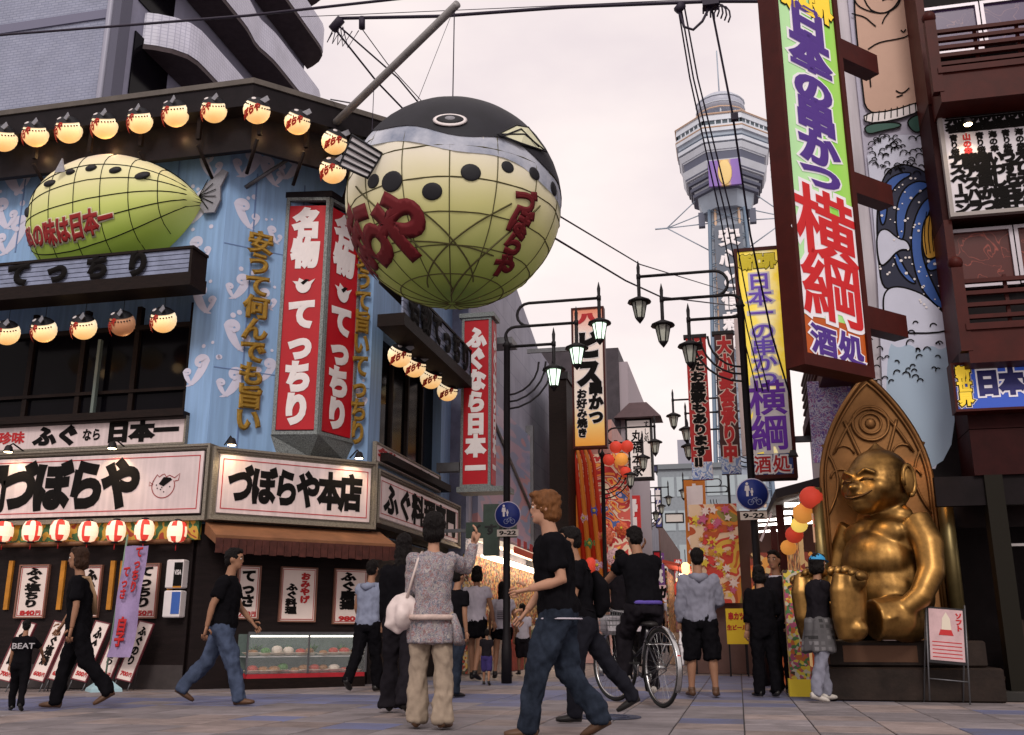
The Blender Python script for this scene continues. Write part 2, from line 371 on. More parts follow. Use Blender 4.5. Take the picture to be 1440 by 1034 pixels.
# ================= LEFT CORNER RESTAURANT =================
FR = (-7.14, 12.60, 0); CH = (-7.14, 12.60, 45); RS = (-5.37, 14.37, 90)      # sign band planes
FW_ = (-7.47, 12.85, 0); CW = (-7.47, 12.85, 45); RW = (-5.66, 14.66, 90)     # wall planes behind
BLUE = mat('blue_wall_paint', (.25, .405, .64), .65, var=.15, vs=1.3, bump=.06, bs=6, stretch=(5, 5, .35), dark=(.21, .34, .56), streak=.18)
MOTIF = mat('painted_wave_white', (.56, .55, .68), .7, var=.1, vs=2)
rest = thing('restaurant_building', 'blue corner restaurant with white wave motifs, dark eave and lantern rows', 'building', (-7.47, 12.85, 0))
OX, OY = -7.47, 12.85
def RL(p): return (p[0] - OX, p[1] - OY, p[2])
ZT = 8.35
# walls: frames of boxes round the window openings (local to building)
wx1 = L(268, 480, FW_)[0]; z_w0 = L(135, 597, FW_)[1]; z_w1 = L(135, 385, FW_)[1]
b = MB()
b.box(-9, wx1, 0, .3, 0, z_w0); b.box(-9, wx1, 0, .3, z_w1, ZT); b.box(wx1, 0, 0, .3, 0, ZT)
b.box(-9, wx1, .9, 1.0, z_w0, z_w1)
b.build('wall_front', BLUE, rest)
r2 = sqrt(.5)
def chbox(b, x0, x1, d0, d1, z0, z1, mi=0):
    pts = []
    for z in (z0, z1):
        for x, d in ((x0, d0), (x1, d0), (x1, d1), (x0, d1)): pts.append(((x - d) * r2, (x + d) * r2, z))
    b.add(pts, [(0, 3, 2, 1), (4, 5, 6, 7), (0, 1, 5, 4), (1, 2, 6, 5), (2, 3, 7, 6), (3, 0, 4, 7)], mi)
CWL = (RW[0] - OX) / r2   # chamfer wall length
b = MB(); chbox(b, .002, CWL - .002, 0, .3, 0, ZT - .002); b.build('wall_corner', BLUE, rest)
b = MB(); rx = CWL * r2; ry = rx
ys0, ys1 = L(537, 520, RW)[0] + ry, L(622, 520, RW)[0] + ry
zr0, zr1 = 3.62, 5.75
b.box(rx - .3, rx, ry, ys0, 0, ZT); b.box(rx - .3, rx, ys1, ry + 5.6, 0, ZT); b.box(rx - .3, rx, ys0, ys1, 0, zr0); b.box(rx - .3, rx, ys0, ys1, zr1, ZT); b.box(rx - .9, rx - .8, ys0, ys1, zr0, zr1)
b.build('wall_side', BLUE, rest)
b = MB(); b.extr([(-9, .3, ZT), (0, .3, ZT), (rx - .3, ry, ZT), (rx - .3, ry + 5.6, ZT), (-9, ry + 5.6, ZT)], (0, 0, .2)); b.build('roof_slab', BLACK, rest)
# eave
EA = (-6.76, 12.12, 0); EAC = (-6.76, 12.12, 45)
b = MB()
fx = L(360, 112, EA)[0]
P0 = [(-16, EA[1]), (-6.76, EA[1]), (-6.76 + 1.95, EA[1] + 1.95), (-6.76 + 1.95, 19.6)]
P1 = [(-16, 12.75), (-7.5, 12.75), (-5.7, 14.55), (-5.7, 19.6)]
def ring(b, A, B, z0, z1, mi=0):
    for i in range(len(A) - 1):
        q = [A[i], A[i + 1], B[i + 1], B[i]]
        b.add([(x - OX, y - OY, z0) for x, y in q] + [(x - OX, y - OY, z1) for x, y in q], [(3, 2, 1, 0), (4, 5, 6, 7), (0, 1, 5, 4), (1, 2, 6, 5), (2, 3, 7, 6), (3, 0, 4, 7)], mi)
ring(b, P0, P1, 8.5, 8.86); b.build('eave', BLACK, rest)
b = MB(); P0b = [(-16, EA[1] - .03), (-6.75, EA[1] - .03), (-4.78, EA[1] + 1.94), (-4.78, 19.6)]
ring(b, P0b, [(x, y + .09) if i < 2 else (x - .06, y + .05) for i, (x, y) in enumerate(P0b)], 8.861, 8.95); b.build('eave_trim', mat('eave_edge', (.1, .085, .075), .6, var=.3), rest)
# hanging rail of the lantern row
b = MB(); Q0 = [(-16, 12.42), (-6.9, 12.42), (-5.12, 14.2), (-5.12, 19)]
ring(b, Q0, [(x, y + .1) if i < 2 else (x - .07, y + .07) for i, (x, y) in enumerate(Q0)], 7.92, 8.499); b.build('lantern_rail', BLACK, rest)
for i, x in enumerate((-10.6, -9.6, -8.7, -7.7)):
    q = MB(); q.tube([(x - OX, -.6, 8.0), (x - OX, 0.02, 7.6)], .03, 5); q.box(x - OX - .03, x - OX + .03, -.62, -.56, 8.1, 8.5); q.build('eave_bracket', DKWOOD, rest)
for k in (.1, .75, 1.5, 2.2):
    x = (-6.8 + k * r2 * 1.15) - OX; y = 12.2 + k * r2 * 1.15 - OY
    q = MB(); q.box(x - .03, x + .03, y + .03, y + .09, 8.1, 8.5); q.tube([(x, y, 8.0), (x - .3, y + .3, 7.6)], .03, 5); q.build('eave_bracket', DKWOOD, rest)
for i in range(8):
    x = -.9 - i * .95; MB().box(x - .012, x + .012, -.008, -.0005, z_w1 + .5 if x < wx1 else .1, ZT).build('panel_seam', mat('seam_blue', (.12, .19, .36), .6), rest)
for i in range(3):
    q = MB(); x = .45 + i * .8; chbox(q, x - .012, x + .012, -.008, -.0005, 3.3, 7.9); q.build('panel_seam', mat('seam_blue', (.12, .19, .36), .6), rest)
for z in (4.6, 6.6):
    q = MB(); chbox(q, .01, CWL - .01, -.006, -.0005, z, z + .015); q.build('panel_seam', mat('seam_blue', (.12, .19, .36), .6), rest)
# painted wave motifs
def motif(pl, x, z, s, flip=1, parent=rest, rot=0):
    o = bpy.data.objects.new('wave_motif', None)
    q = MB()
    for k, (sc, fl, dx, dz) in enumerate(((1, 1, 0, 0), (.55, -1, .27, -.2))):
        pts = []; wd = []
        for i in range(30):
            t = i / 29
            if t < .5:
                u = t / .5; px_ = .34 - .58 * u ** .8; pz = -.5 + .72 * u ** 1.5; wdt = .02 + .25 * sin(u * pi * .62)
            else:
                u = (t - .5) / .5; an = pi - u * 4.6; rr = .17 * (1 - .45 * u); px_ = -.07 + rr * cos(an); pz = .22 + rr * sin(an); wdt = .235 * (1 - u) ** 1.2 + .085
            pts.append((x + fl * flip * px_ * sc * s + dx * flip * s, z + (pz * sc + dz) * s)); wd.append(wdt * s * sc)
        q.strip(pts, wd, -.003 - .003 * k, 0); e_ = pts[-1]; r_ = .07 * s * sc
        q.flat([(e_[0] + r_ * cos(t * pi / 6), e_[1] + r_ * sin(t * pi / 6)) for t in range(12)][::-1], -.009 - .003 * k, .002)
    for k in range(2):
        a, c2, rr = x + random.uniform(-.5, .5) * s, z + random.uniform(.4, .9) * s, random.uniform(.05, .09) * s
        q.flat([(a + rr * cos(t * pi / 5), c2 + rr * sin(t * pi / 5)) for t in range(10)][::-1], -.003, .002)
    o = q.build('wave_motif', MOTIF, rest); r = radians(pl[2]); o.location = (pl[0] - OX, pl[1] - OY, 0); o.rotation_euler = (0, 0, r)
for px_, py_, s, f in ((5, 300, .6, 1), (280, 290, .6, -1), (285, 420, .5, 1), (278, 520, .5, -1), (20, 245, .75, 1), (295, 232, .5, 1), (232, 300, .55, -1), (300, 470, .42, 1), (255, 420, .3, -1), (300, 560, .4, -1), (20, 330, .7, -1), (280, 350, .45, 1)):
    x, z = L(px_, py_, FW_)
    if x > wx1 - .05 or z > z_w1 + .35:
        if x < -.25: motif(FW_, x, z, s, f)
for px_, py_, s, f in ((345, 300, .5, 1), (350, 230, .55, -1), (380, 240, .5, 1), (325, 470, .5, 1), (310, 535, .5, -1), (322, 400, .45, -1), (385, 330, .3, 1), (410, 235, .5, -1), (375, 420, .35, 1), (375, 520, .4, -1), (345, 200, .3, 1), (510, 560, .35, 1), (508, 460, .3, -1), (505, 350, .3, 1)):
    x, z = L(px_, py_, CW); x = max(.3, min(CWL - .2, x)); motif(CW, x, z, s, f)
# upper window of the front: muntins, panes
for i in range(9):
    x = -8.2 + i * .95
    if x > wx1 - .1: break
    MB().box(x - .04, x + .04, .3, .4, z_w0, z_w1 - .5).build('window_post', DKWOOD, rest)
    MB().box(x + .045, x + .9, .36, .37, z_w0 + .1, z_w1 - .9).build('window_pane', DKGLASS, rest)
MB().box(-9, wx1 - .01, .28, .4, z_w1 - .9, z_w1 - .82).build('window_rail', DKWOOD, rest)
MB().box(-9, wx1 - .01, .28, .4, z_w0 + .55, z_w0 + .6).build('window_rail', DKWOOD, rest)
x, z = L(123, 520, FW_); MB().box(x - .02, x + .03, .2, .27, z_w0, z + .55).build('drain_pipe', mat('green_grey', (.12, .15, .14), .5), rest)
for x in (-1.6, -2.9, -3.6): MB().box(x - .14, x + .14, .5, .52, z_w1 - 1.15, z_w1 - 1.0).build('interior_lamp', mat('room_lamp', (.5, .25, .08), emit=.35, ecol=(1, .5, .2)), rest)
for x in (-2.2, -1.2, -4.1): MB().box(x - .3, x + .3, .6, .62, z_w0 + .1, z_w1 - 1.3).build('curtain', mat('room_curtain', (.05, .02, .012), .9, var=.4), rest)
# canopy over the window
x1c = L(272, 430, FR)[0] + .1; zc = L(200, 425, FW_)[1]
b = MB(); cy = 12.25 - OY; b.extr([(-9, .0, z_w1 + .0), (-9, cy, z_w1 - .28), (-9, cy, z_w1 - .4), (-9, .0, z_w1 - .2)], (9 + wx1 + .12, 0, 0)); b.build('window_canopy', DKWOOD, rest)
b = MB(); b.box(-9, wx1 + .1, -.16, 0, z_w0 + .0, z_w0 + .1); b.box(-9, wx1 + .1, -.19, -.16, z_w0 + .03, z_w0 + .14); b.build('window_ledge', DKWOOD, rest)
# ground floor cladding
GFW = mat('black_shutter', (.012, .007, .007), .6, spec=.15, var=.4, vs=3, stretch=(1, 1, 8), bump=.2)
b = MB(); b.box(-9, .0, -.12, 0, 0, 2.25); b.build('ground_floor_front', GFW, rest)
b = MB(); chbox(b, -.04, CWL + .05, -.12, -.002, 0, 2.25); b.build('ground_floor_corner', GFW, rest)
b = MB(); b.box(rx + .002, rx + .1, ry + .1, ry + 4.6, 0, 2.25); b.build('ground_floor_side', GFW, rest)
b = MB(); b.box(-9, .0, -.135, -.121, .0, .32); b.build('plinth', mat('plinth_stone', (.05, .04, .04), .6, var=.3), rest)
OR = mat('orange_slat', (.5, .2, .02), .5, var=.3)
for px_ in (13, 87, 157, 171, 240):
    x = L(px_, 830, (FW_[0], FW_[1] - .12, 0))[0]; z1 = L(px_, 790, FW_)[1]; z0 = L(px_, 858, FW_)[1]
    MB().box(x - .035, x + .035, -.16, -.1205, z0, z1).build('orange_slat', OR, rest)
# painted strip behind the round lanterns
MB().box(-9, .1, -.2, -.121, 2.02, 2.3).build('painted_strip', paint_mat('strip_paint', [(.25, .1, .02), (.45, .28, .03), (.05, .14, .06), (.5, .3, .05), (.3, .05, .03)], 3, dist=.6), rest)
tb = MB(); tb.tube([(-9, -.3, 1.99), (.05, -.3, 1.99)], .035, 8); tb.build('canopy_rail', mat('rail_wood', (.16, .07, .03), .5, var=.4), rest)
# canopies (soffit boxes) that carry the sign band
b = MB(); b.box(-9, .3, -.22, -.004, 2.3, 3.3); b.build('sign_box_front', DKWOOD, rest)

# ---- sign band ----
PUFF = None
def puffer_drawing(th, cx, cz, s, y=-.004, line=DKRED, fillm=None):
    q = MB(); pts = [(cx + s * .5 * cos(t), cz - s * .06 + s * .48 * sin(t)) for t in [pi * .86 + i * (1.28 * pi) / 26 for i in range(27)]]
    q.strip(pts, s * .035, y, .003)
    q.strip([(cx - .48 * s, cz + .1 * s), (cx - .38 * s, cz + .28 * s), (cx - .3 * s, cz + .4 * s), (cx - .2 * s, cz + .3 * s), (cx - .1 * s, cz + .38 * s), (cx + .02 * s, cz + .42 * s), (cx + .1 * s, cz + .3 * s), (cx + .25 * s, cz + .36 * s), (cx + .48 * s, cz + .25 * s), (cx + .7 * s, cz + .42 * s), (cx + .66 * s, cz + .15 * s), (cx + .5 * s, cz + .12 * s)], s * .035, y, .003)
    q.strip([(cx - .45 * s, cz + .0 * s), (cx - .62 * s, cz + .12 * s), (cx - .62 * s, cz - .05 * s), (cx - .5 * s, cz)], s * .03, y, .003)
    q.build('fish_outline', line, th)
    k = MB(); k.flat([(cx - .2 * s, cz + .02 * s), (cx + .0 * s, cz + .3 * s), (cx + .3 * s, cz + .26 * s), (cx + .38 * s, cz + .18 * s), (cx + .15 * s, cz + .02 * s), (cx + .02 * s, cz - .08 * s)][::-1], y - .002, .003)
    for a, c2 in ((-.25, -.15), (-.1, -.2), (.3, -.1), (.05, -.3), (-.3, -.02), (-.05, -.12)):
        k.flat([(cx + a * s + .03 * s * cos(t * pi / 3), cz + c2 * s + .03 * s * sin(t * pi / 3)) for t in range(6)][::-1], y - .002, .002)
    k.build('fish_back', INK, th)
def redline(th, x0, x1, z0, z1, y=-.003, t=.012):
    frame(th, x0, x1, z0, z1, t, y - .003, y, REDINK, 'red_border')
th, w, h = board('restaurant_sign', 'long white front signboard with thick black brush letters and puffer fish drawing', 'sign', FR, [(-60, 638), (294, 626), (292, 727), (-60, 745)], SIGNW, TRIM, .13, .22, steps=4)
redline(th, .15, w - .15, .16, h - .16)
xx = lambda px_, th=th, w=w: w * (px_ + 60) / (354)
text(th, 'づぼらや', xx(103), h * .5, xx(200) - xx(6), h * .62, INK, .07, y=-.004, fill=1.05); puffer_drawing(th, xx(234), h * .48, .36)
text(th, '司', xx(-4), h * .5, .4, h * .62, INK, .06, y=-.004, fill=1.05)
th, w, h = board('restaurant_sign', 'white corner signboard of the main shop with black brush letters above orange awning', 'sign', CH, [(297, 627), (529, 651), (529, 748), (297, 727)], SIGNW, TRIM, .13, .22, steps=4)
redline(th, .15, w - .15, .16, h - .16); text(th, 'づぼらや本店', w * .5, h * .5, w * .8, h * .5, INK, .06, y=-.004, fill=1.04)
th, w, h = board('restaurant_sign', 'white side signboard with black letters along the street right of corner', 'sign', RS, [(531, 653), (646, 716), (646, 762), (531, 748)], SIGNW, TRIM, .13, .22, steps=4)
redline(th, .15, w - .15, .16, h - .16); text(th, 'ふぐ料理専門', w * .5, h * .5, w * .88, h * .62, INK, .055, y=-.004)
# backing boxes
b = MB(); chbox(b, .02, CWL + .1, -.13, -.002, 2.3, 3.3)
b.build('sign_box_corner', DKWOOD, rest)
b = MB(); b.box(rx + .002, rx + .07, ry + .15, ry + 4.5, 2.3, 3.25); b.build('sign_box_side', DKWOOD, rest)
# upper thin signs
F2 = (FW_[0], FW_[1] - .06, 0); R2 = (RW[0] + .06, RW[1], 90)
th, w, h = board('strip_sign', 'narrow white sign with black letters under the dark upper windows of the front', 'sign', F2, [(-60, 600), (263, 586), (262, 624), (-60, 640)], SIGNW, TRIM, .03, .05)
xx = lambda px_, w=w: w * (px_ + 60) / 323
text(th, '珍味', xx(20), h * .5, xx(38) - xx(0), h * .45, REDINK, .04); text(th, 'ふぐ', xx(84), h * .5, xx(116) - xx(52), h * .72, INK, .07)
text(th, 'なら', xx(134), h * .48, xx(147) - xx(121), h * .45, INK, .04); text(th, '日本一', xx(203), h * .52, xx(252) - xx(154), h * .74, INK, .07)
th, w, h = board('strip_sign', 'narrow white side sign with red and black letters above the side signboard', 'sign', R2, [(527, 617), (618, 672), (618, 695), (527, 648)], SIGNW, TRIM, .03, .04)
text(th, '名物', w * .18, h * .5, w * .28, h * .66, REDINK, .06); text(th, 'てっちり', w * .62, h * .5, w * .56, h * .62, INK, .05)
# blue ledge signs with dark letters
BLW = mat('ledge_slats', (.22, .25, .36), .6, var=.3, vs=5)
def ledge_sign(label, pl, px, txt):
    x0, x1, z0, z1 = R4(pl, *px); w = x1 - x0; h = z1 - z0
    th = thing('ledge_sign', label, 'sign', W3(pl, x0, z0, .45), pl[2])
    for i in range(5):
        MB().box(0, w, -.0, .03, h * i / 5 + .008, h * (i + 1) / 5 - .004).build('slat', BLW, th)
    b = MB(); b.box(-.04, w + .06, -.03, .4, h, h + .04); b.box(w, w + .04, -.02, .4, 0, h); b.box(-.04, w + .06, -.04, .4, -.2, -.002); b.build('shelf', DKWOOD, th)
    n = len(txt)
    for i, c in enumerate(txt):
        if c == ' ': continue
        text(th, c, w * (.5 + (i - (n - 1) / 2) * (.17 if n < 6 else .155)), h * .5, h * 1.05, h * 1.05, INK, .09, y=-.02, d=.04, name='letter')
ledge_sign('blue slatted ledge sign with big dark letters below the wall fish', (FW_[0], FW_[1] - .45, 0), [(-60, 403), (293, 359), (287, 392), (-60, 433)], '名物てっちり ')
ledge_sign('blue slatted ledge sign with dark letters on the side wall above lanterns', (RW[0] + .45, RW[1], 90), [(530, 408), (632, 494), (626, 530), (527, 443)], '名物てっちり')
# side window: dark panes & ledge
for i in range(4):
    y = ys0 + (ys1 - ys0) * i / 4; MB().box(rx - .2, rx - .12, y, y + .07, zr0, zr1).build('window_post', DKWOOD, rest)
    MB().box(rx - .19, rx - .18, y + .08, y + (ys1 - ys0) / 4 - .01, zr0, zr1).build('window_pane', DKGLASS, rest)
MB().box(rx + .001, rx + .2, ys0 - .1, ys1 + .1, zr0 - .14, zr0).build('window_ledge', DKWOOD, rest)
MB().extr([(rx + .001, ys0 - .1, zr1 + .25), (rx + .5, ys0 - .1, zr1 - .02), (rx + .5, ys0 - .1, zr1 - .12), (rx + .001, ys0 - .1, zr1 + .1)], (0, ys1 - ys0 + .2, 0)).build('window_canopy', DKWOOD, rest)
# gold letters
def gold_col(label, pl, s, px):
    x0, x1, z0, z1 = R4(pl, *px); w = x1 - x0; h = z1 - z0
    th = thing('gold_letters', label, 'lettering', W3(pl, (x0 + x1) / 2, z0, .05), pl[2]); n = len(s)
    for i, c in enumerate(s): text(th, c, 0, h - (i + .5) * h / n, w, h / n, GOLD, .06, y=0, d=.05, name='letter', fill=1.02)
gold_col('column of raised gold letters on blue wall left of the red bay sign', CW, '安うて何んでも旨い', [(346, 325), (380, 333), (366, 612), (331, 606)])
gold_col('column of raised gold letters on blue wall right of the red bay sign', CW, '安うて旨いてっちり', [(499, 350), (521, 352), (512, 628), (490, 626)])
# red bay sign: V-shaped, two faces
A = S(390, 480, CW); xb0 = L(389, 480, CW)[0]; zb0 = S(436, 612, (-6.4, 13.5, 45)).z; zb1 = S(436, 275, (-6.4, 13.5, 45)).z
bay = thing('bay_sign', 'two sided red bay sign with white letters on the blue corner wall', 'sign', W3(CW, xb0 + .02, zb0), 45)
bw_ = L(500, 480, CW)[0] - xb0; apex = (bw_ * .44, -.4)
def bayface(a, c, s_, names):
    dx, dy = c[0] - a[0], c[1] - a[1]; l = hypot(dx, dy); hh = zb1 - zb0
    e = bpy.data.objects.new('sign_face', None)
    q = MB(); q.box(.05, l - .03, 0, .05, .08, hh - .14); f = q.build('red_panel', RED, bay); f.location = (a[0], a[1], 0); f.rotation_euler = (0, 0, atan2(dy, dx))
    fr = frame(f, 0, l - .001, 0, hh, .055, -.025, .06, PATINA)
    ch_ = (hh - .34) / 7.0
    for i, c_ in enumerate(s_):
        if c_ == '*':
            t = MB(); cx, cz = l * .5, hh - .2 - (i + .5) * ch_; s2 = l * .42
            pts = [(cx + s2 * .42 * cos(t_), cz - .06 * s2 + s2 * .5 * sin(t_)) for t_ in [pi + j * pi / 10 for j in range(11)]] + [(cx + .62 * s2, cz + .25 * s2), (cx + .3 * s2, cz + .08 * s2), (cx + .1 * s2, cz + .12 * s2), (cx - .25 * s2, cz + .3 * s2), (cx - .3 * s2, cz + .1 * s2), (cx - .6 * s2, cz + .12 * s2)]
            t.flat(pts[::-1], -.012, .004); t.build('fish_emblem', WHITE, f); k = MB(); k.flat([(cx - .15 * s2, cz + .02 * s2), (cx + .1 * s2, cz + .22 * s2), (cx + .3 * s2, cz + .2 * s2), (cx, cz - .1 * s2)][::-1], -.018, .003); k.build('fish_back', INK, f)
        else: text(f, c_, l * .5, hh - .2 - (i + .5) * ch_, l * .62, ch_ * 1.0, WHITE, .075, y=-.008, name='letter')
bayface((0, 0), apex, '名物*てっちり', 0); bayface(apex, (bw_, 0), '名物*てっちり', 0)
q = MB(); hh = zb1 - zb0; q.extr([(-.03, 0, hh + .001), (apex[0], apex[1] - .06, hh + .001), (bw_ + .03, 0, hh + .001)], (0, 0, .1)); q.build('cap', BLACK, bay)
q = MB(); q.add([(-.02, 0, -.001), (apex[0], apex[1] - .03, -.001), (bw_ + .02, 0, -.001), (.1, 0, -.3), (apex[0], -.12, -.3), (bw_ - .1, 0, -.3)], [(0, 1, 2), (5, 4, 3), (0, 3, 4, 1), (1, 4, 5, 2), (2, 5, 3, 0)]); q.build('base_moulding', PATINA, bay)
# tall red blade sign on the side wall
YB = 17.6; BP = (-5, YB, 0)
x0, x1, z0, z1 = R4(BP, (650, 447), (691, 447), (690, 686), (647, 684)); x0 -= 5; x1 -= 5
bl = thing('blade_sign', 'tall red blade sign with white letters hung off the side wall', 'sign', (x0, YB, z0)); w = x1 - x0; h = z1 - z0
MB().box(.04, w - .04, 0, .4, .04, h - .04).build('red_panel', RED, bl); frame(bl, 0, w, 0, h, .05, -.02, .42, PATINA)
text(bl, 'ふぐなら日本一', w * .5, h * .49, w * .64, h * .9, WHITE, .075, vert=True, y=-.006)
q = MB(); q.box(w - .03, w + .012, .05, .37, .05, h - .05); q.build('side_panel', RED, bl)
q = text(bl, 'ふぐなら日本一', 0, 0, .26, h * .88, WHITE, .07, vert=True, y=0); q.rotation_euler = (0, 0, pi / 2); q.location = (w + .016, .21, h * .49)
MB().box(-.05, w + .06, -.05, .46, h, h + .09).build('cap', PATINA, bl); MB().box(-.05, w + .35, -.08, .46, -.1, -.002).build('base_moulding', PATINA, bl)
MB().box(-.5, -.052, .1, .3, h * .8, h * .85).build('bracket', STEEL, bl); MB().box(-.5, -.052, .1, .3, h * .1, h * .15).build('bracket', STEEL, bl)
# awning at the corner
AWN = mat('orange_awning', (.2, .085, .04), .75, var=.3, vs=3, bump=.1)
aw = thing('awning', 'faded orange awning below the corner signboard', 'awning', W3(CH, 0, 0), 45); cwl = (RS[0] - FR[0]) / r2
q = MB(); q.extr([(-.05, .15, 2.27), (-.05, -.42, 2.04), (-.05, -.42, 1.92), (-.05, .15, 2.1)], (cwl + .2, 0, 0)); q.build('cloth', AWN, aw)
q = MB()
for i in range(25): q.box(-.05 + i * (cwl + .2) / 25 + .004, -.05 + (i + 1) * (cwl + .2) / 25 - .004, -.436, -.424, 1.80 - .012 * (i % 2), 2.0)
q.build('valance', mat('awning_valance', (.07, .02, .015), .8, var=.5, vs=9), aw, kind='stuff')
for i in range(5): MB().tube([(.1 + i * cwl / 4.3, .1, 1.85), (.1 + i * cwl / 4.3, -.42, 1.93)], .012, 5).build('awning_arm', STEEL, aw)

# menu boards at the ground floor
CG = (CW[0] + .12 * r2, CW[1] - .12 * r2, 45); FG = (FW_[0], FW_[1] - .13, 0)
MENW = mat('menu_white', (.66, .56, .52), .45, emit=.05, ecol=(1, .7, .6), var=.06)
def menu(label, pl, px, cols, price=None):
    th, w, h = board('menu_board', label, 'menu board', pl, px, MENW, mat('menu_frame', (.22, .1, .07), .5), .02, .02, .02, group='menu boards along the ground floor wall'); redline(th, .035, w - .035, .035, h - .035, t=.008)
    for (s, cx, cz, ww, hh, m, vert) in cols: text(th, s, w * cx, h * cz, w * ww, h * hh, m, .07, vert=vert)
    if price: text(th, price, w * .42, h * .1, w * .5, h * .09, REDINK, .05); text(th, '円', w * .78, h * .1, w * .18, h * .09, REDINK, .05)
menu('framed menu board with black letters, priced 840, leftmost on dark wall', FG, [(27, 795), (69, 794), (67, 869), (25, 870)], [('ふぐ塩ちり', .5, .57, .5, .75, INK, True)], '840')
menu('framed menu board partly behind the walking woman in black', FG, [(113, 795), (144, 795), (142, 868), (110, 869)], [('ふぐ鍋', .5, .57, .55, .7, INK, True)], '900')
menu('framed menu board behind the purple cloth banner', FG, [(187, 793), (226, 792), (222, 870), (182, 870)], [('てっちり', .5, .57, .55, .75, INK, True)], '950')
menu('framed menu board with black letters beside the man in jeans', CG, [(333, 795), (366, 796), (363, 871), (330, 871)], [('てっさ', .5, .57, .6, .7, INK, True)], '780')
menu('framed white menu board in red and black letters above the display case', CG, [(396, 797), (447, 799), (441, 875), (389, 875)], [('おみやげ', .68, .62, .26, .56, REDINK, True), ('ふぐ料理', .32, .42, .3, .56, INK, True)])
menu('framed menu board priced 980 beside the boy in grey vest', CG, [(471, 800), (518, 801), (513, 878), (465, 878)], [('ふぐ唐揚', .42, .6, .44, .68, INK, True)], '980')
# leaning price boards on the ground
def price(label, px0, py0, s, pr, wd=.22, hg=.78):
    p = GR(px0, py0); th = thing('price_board', label, 'price board', (p.x, p.y, 0), 0, 'price boards leaning at the shop front')
    th.rotation_euler = (radians(-14), radians(11), 0)
    MB().box(0, wd, 0, .02, .17, .17 + hg).build('panel', MENW, th); frame(th, -.01, wd + .01, .16, .18 + hg, .014, -.01, .025, mat('maroon', (.15, .03, .04), .5))
    text(th, s, wd / 2, .24 + hg * .5, wd * .55, hg * .68, INK, .06, vert=True, y=-.004); text(th, pr, wd * .42, .25, wd * .55, .06, REDINK, .05, y=-.004); text(th, '円', wd * .82, .25, wd * .2, .06, REDINK, .04, y=-.004)
    q = MB(); q.tube([(0.005, .02, .2), (0.005, .02, 0)], .008, 5); q.tube([(wd - .005, .02, .2), (wd - .005, .02, 0)], .008, 5); q.tube([(wd * .5, .03, .9), (wd * .5, .35, .02)], .008, 5); q.build('stand', STEEL, th)
price('leaning price board at left edge beside the child', -14, 972, 'ふぐ鍋', '700')
price('leaning price board between the child and walking woman', 33, 972, 'ふぐ塩焼', '600')
price('leaning price board behind the legs of the walking woman', 60, 972, 'ふぐから', '650')
price('leaning price board marked 500 right of the walking woman', 93, 972, 'ふぐ汁', '500')
price('leaning price board marked 550 left of the banner base', 126, 972, 'ふぐ握にぎり', '550')
price('leaning price board marked 700 behind the banner base', 156, 972, 'ふぐのり', '700')
# cloth banner
p = GR(152, 972); bn = thing('cloth_banner', 'purple cloth banner with red letters on pole with pale blue base', 'banner', (p.x, p.y - .1, 0))
q = MB(); q.lathe([(.28, 0), (.27, .04), (.12, .13), (.05, .15)], 4, (0, 0, 0), sm=False); q.build('base', mat('pale_blue_plastic', (.3, .45, .5), .4), bn)
MB().tube([(0, 0, .1), (.12, 0, 2.05)], .013, 8).build('pole', mat('green_pole', (.15, .22, .16), .4), bn)
x0, x1, z0, z1 = R4((p.x, p.y - .1, 0), (178, 768), (217, 768), (201, 925), (158, 924)); q = MB(); nz = 24; nx = 8; vs = []
for i in range(nz + 1):
    for j in range(nx + 1):
        t = i / nz; vs.append((x0 - .09 + .13 * t + (j / nx) * .36 + .02 * sin(t * 5), -.03 + .025 * sin(t * 9 + j * .8) + .02 * sin(j * 1.3), z0 + (z1 - z0) * t))
q.add(vs, [(i * (nx + 1) + j, i * (nx + 1) + j + 1, (i + 1) * (nx + 1) + j + 1, (i + 1) * (nx + 1) + j) for i in range(nz) for j in range(nx)], 0, True)
q.build('cloth', mat('lilac_cloth', (.31, .23, .4), .85, var=.25, vs=5, bump=.2), bn)
hz = z1 - z0; wt = lambda x, y, z: (x + .13 * (z - z0) / hz, y, z)
X0 = x0 - .09
text(bn, 'てっちり', X0 + .25, z0 + hz * .78, .11, hz * .42, REDINK, .07, vert=True, y=-.085, warp=wt); text(bn, 'てっさ', X0 + .11, z0 + hz * .66, .1, hz * .3, REDINK, .07, vert=True, y=-.085, warp=wt)
text(bn, '白子', X0 + .18, z0 + hz * .22, .14, hz * .26, REDINK, .08, vert=True, y=-.085, warp=wt)
# card machine boxes
p = W3(FG, L(252, 830, FG)[0], 0); vb = thing('notice_box', 'white wall box with small VISA sticker and blue panel below', 'box', (p.x, p.y, 0)); z0, z1, z2 = L(250, 869, FG)[1], L(250, 828, FG)[1], L(250, 788, FG)[1]
MB().cbox(-.14, .12, -.14, -.005, z0, z1 - .03, .015).build('lower_case', WHITE, vb); MB().cbox(-.14, .12, -.14, -.005, z1, z2, .015).build('upper_case', WHITE, vb)
MB().box(-.02, .11, -.146, -.141, z0 + .05, z1 - .05).build('blue_label', mat('label_blue', (.05, .12, .4), .4), vb); MB().box(-.02, .11, -.146, -.141, z1 + .03, z2 - .04).build('dark_label', INK, vb); MB().box(-.02, .11, -.146, -.141, z1 + .005, z1 + .028).build('gold_label', OR, vb)
text(vb, 'VISA', .045, (z1 + z2) / 2 + .02, .11, .07, WHITE, .03, y=-.148)
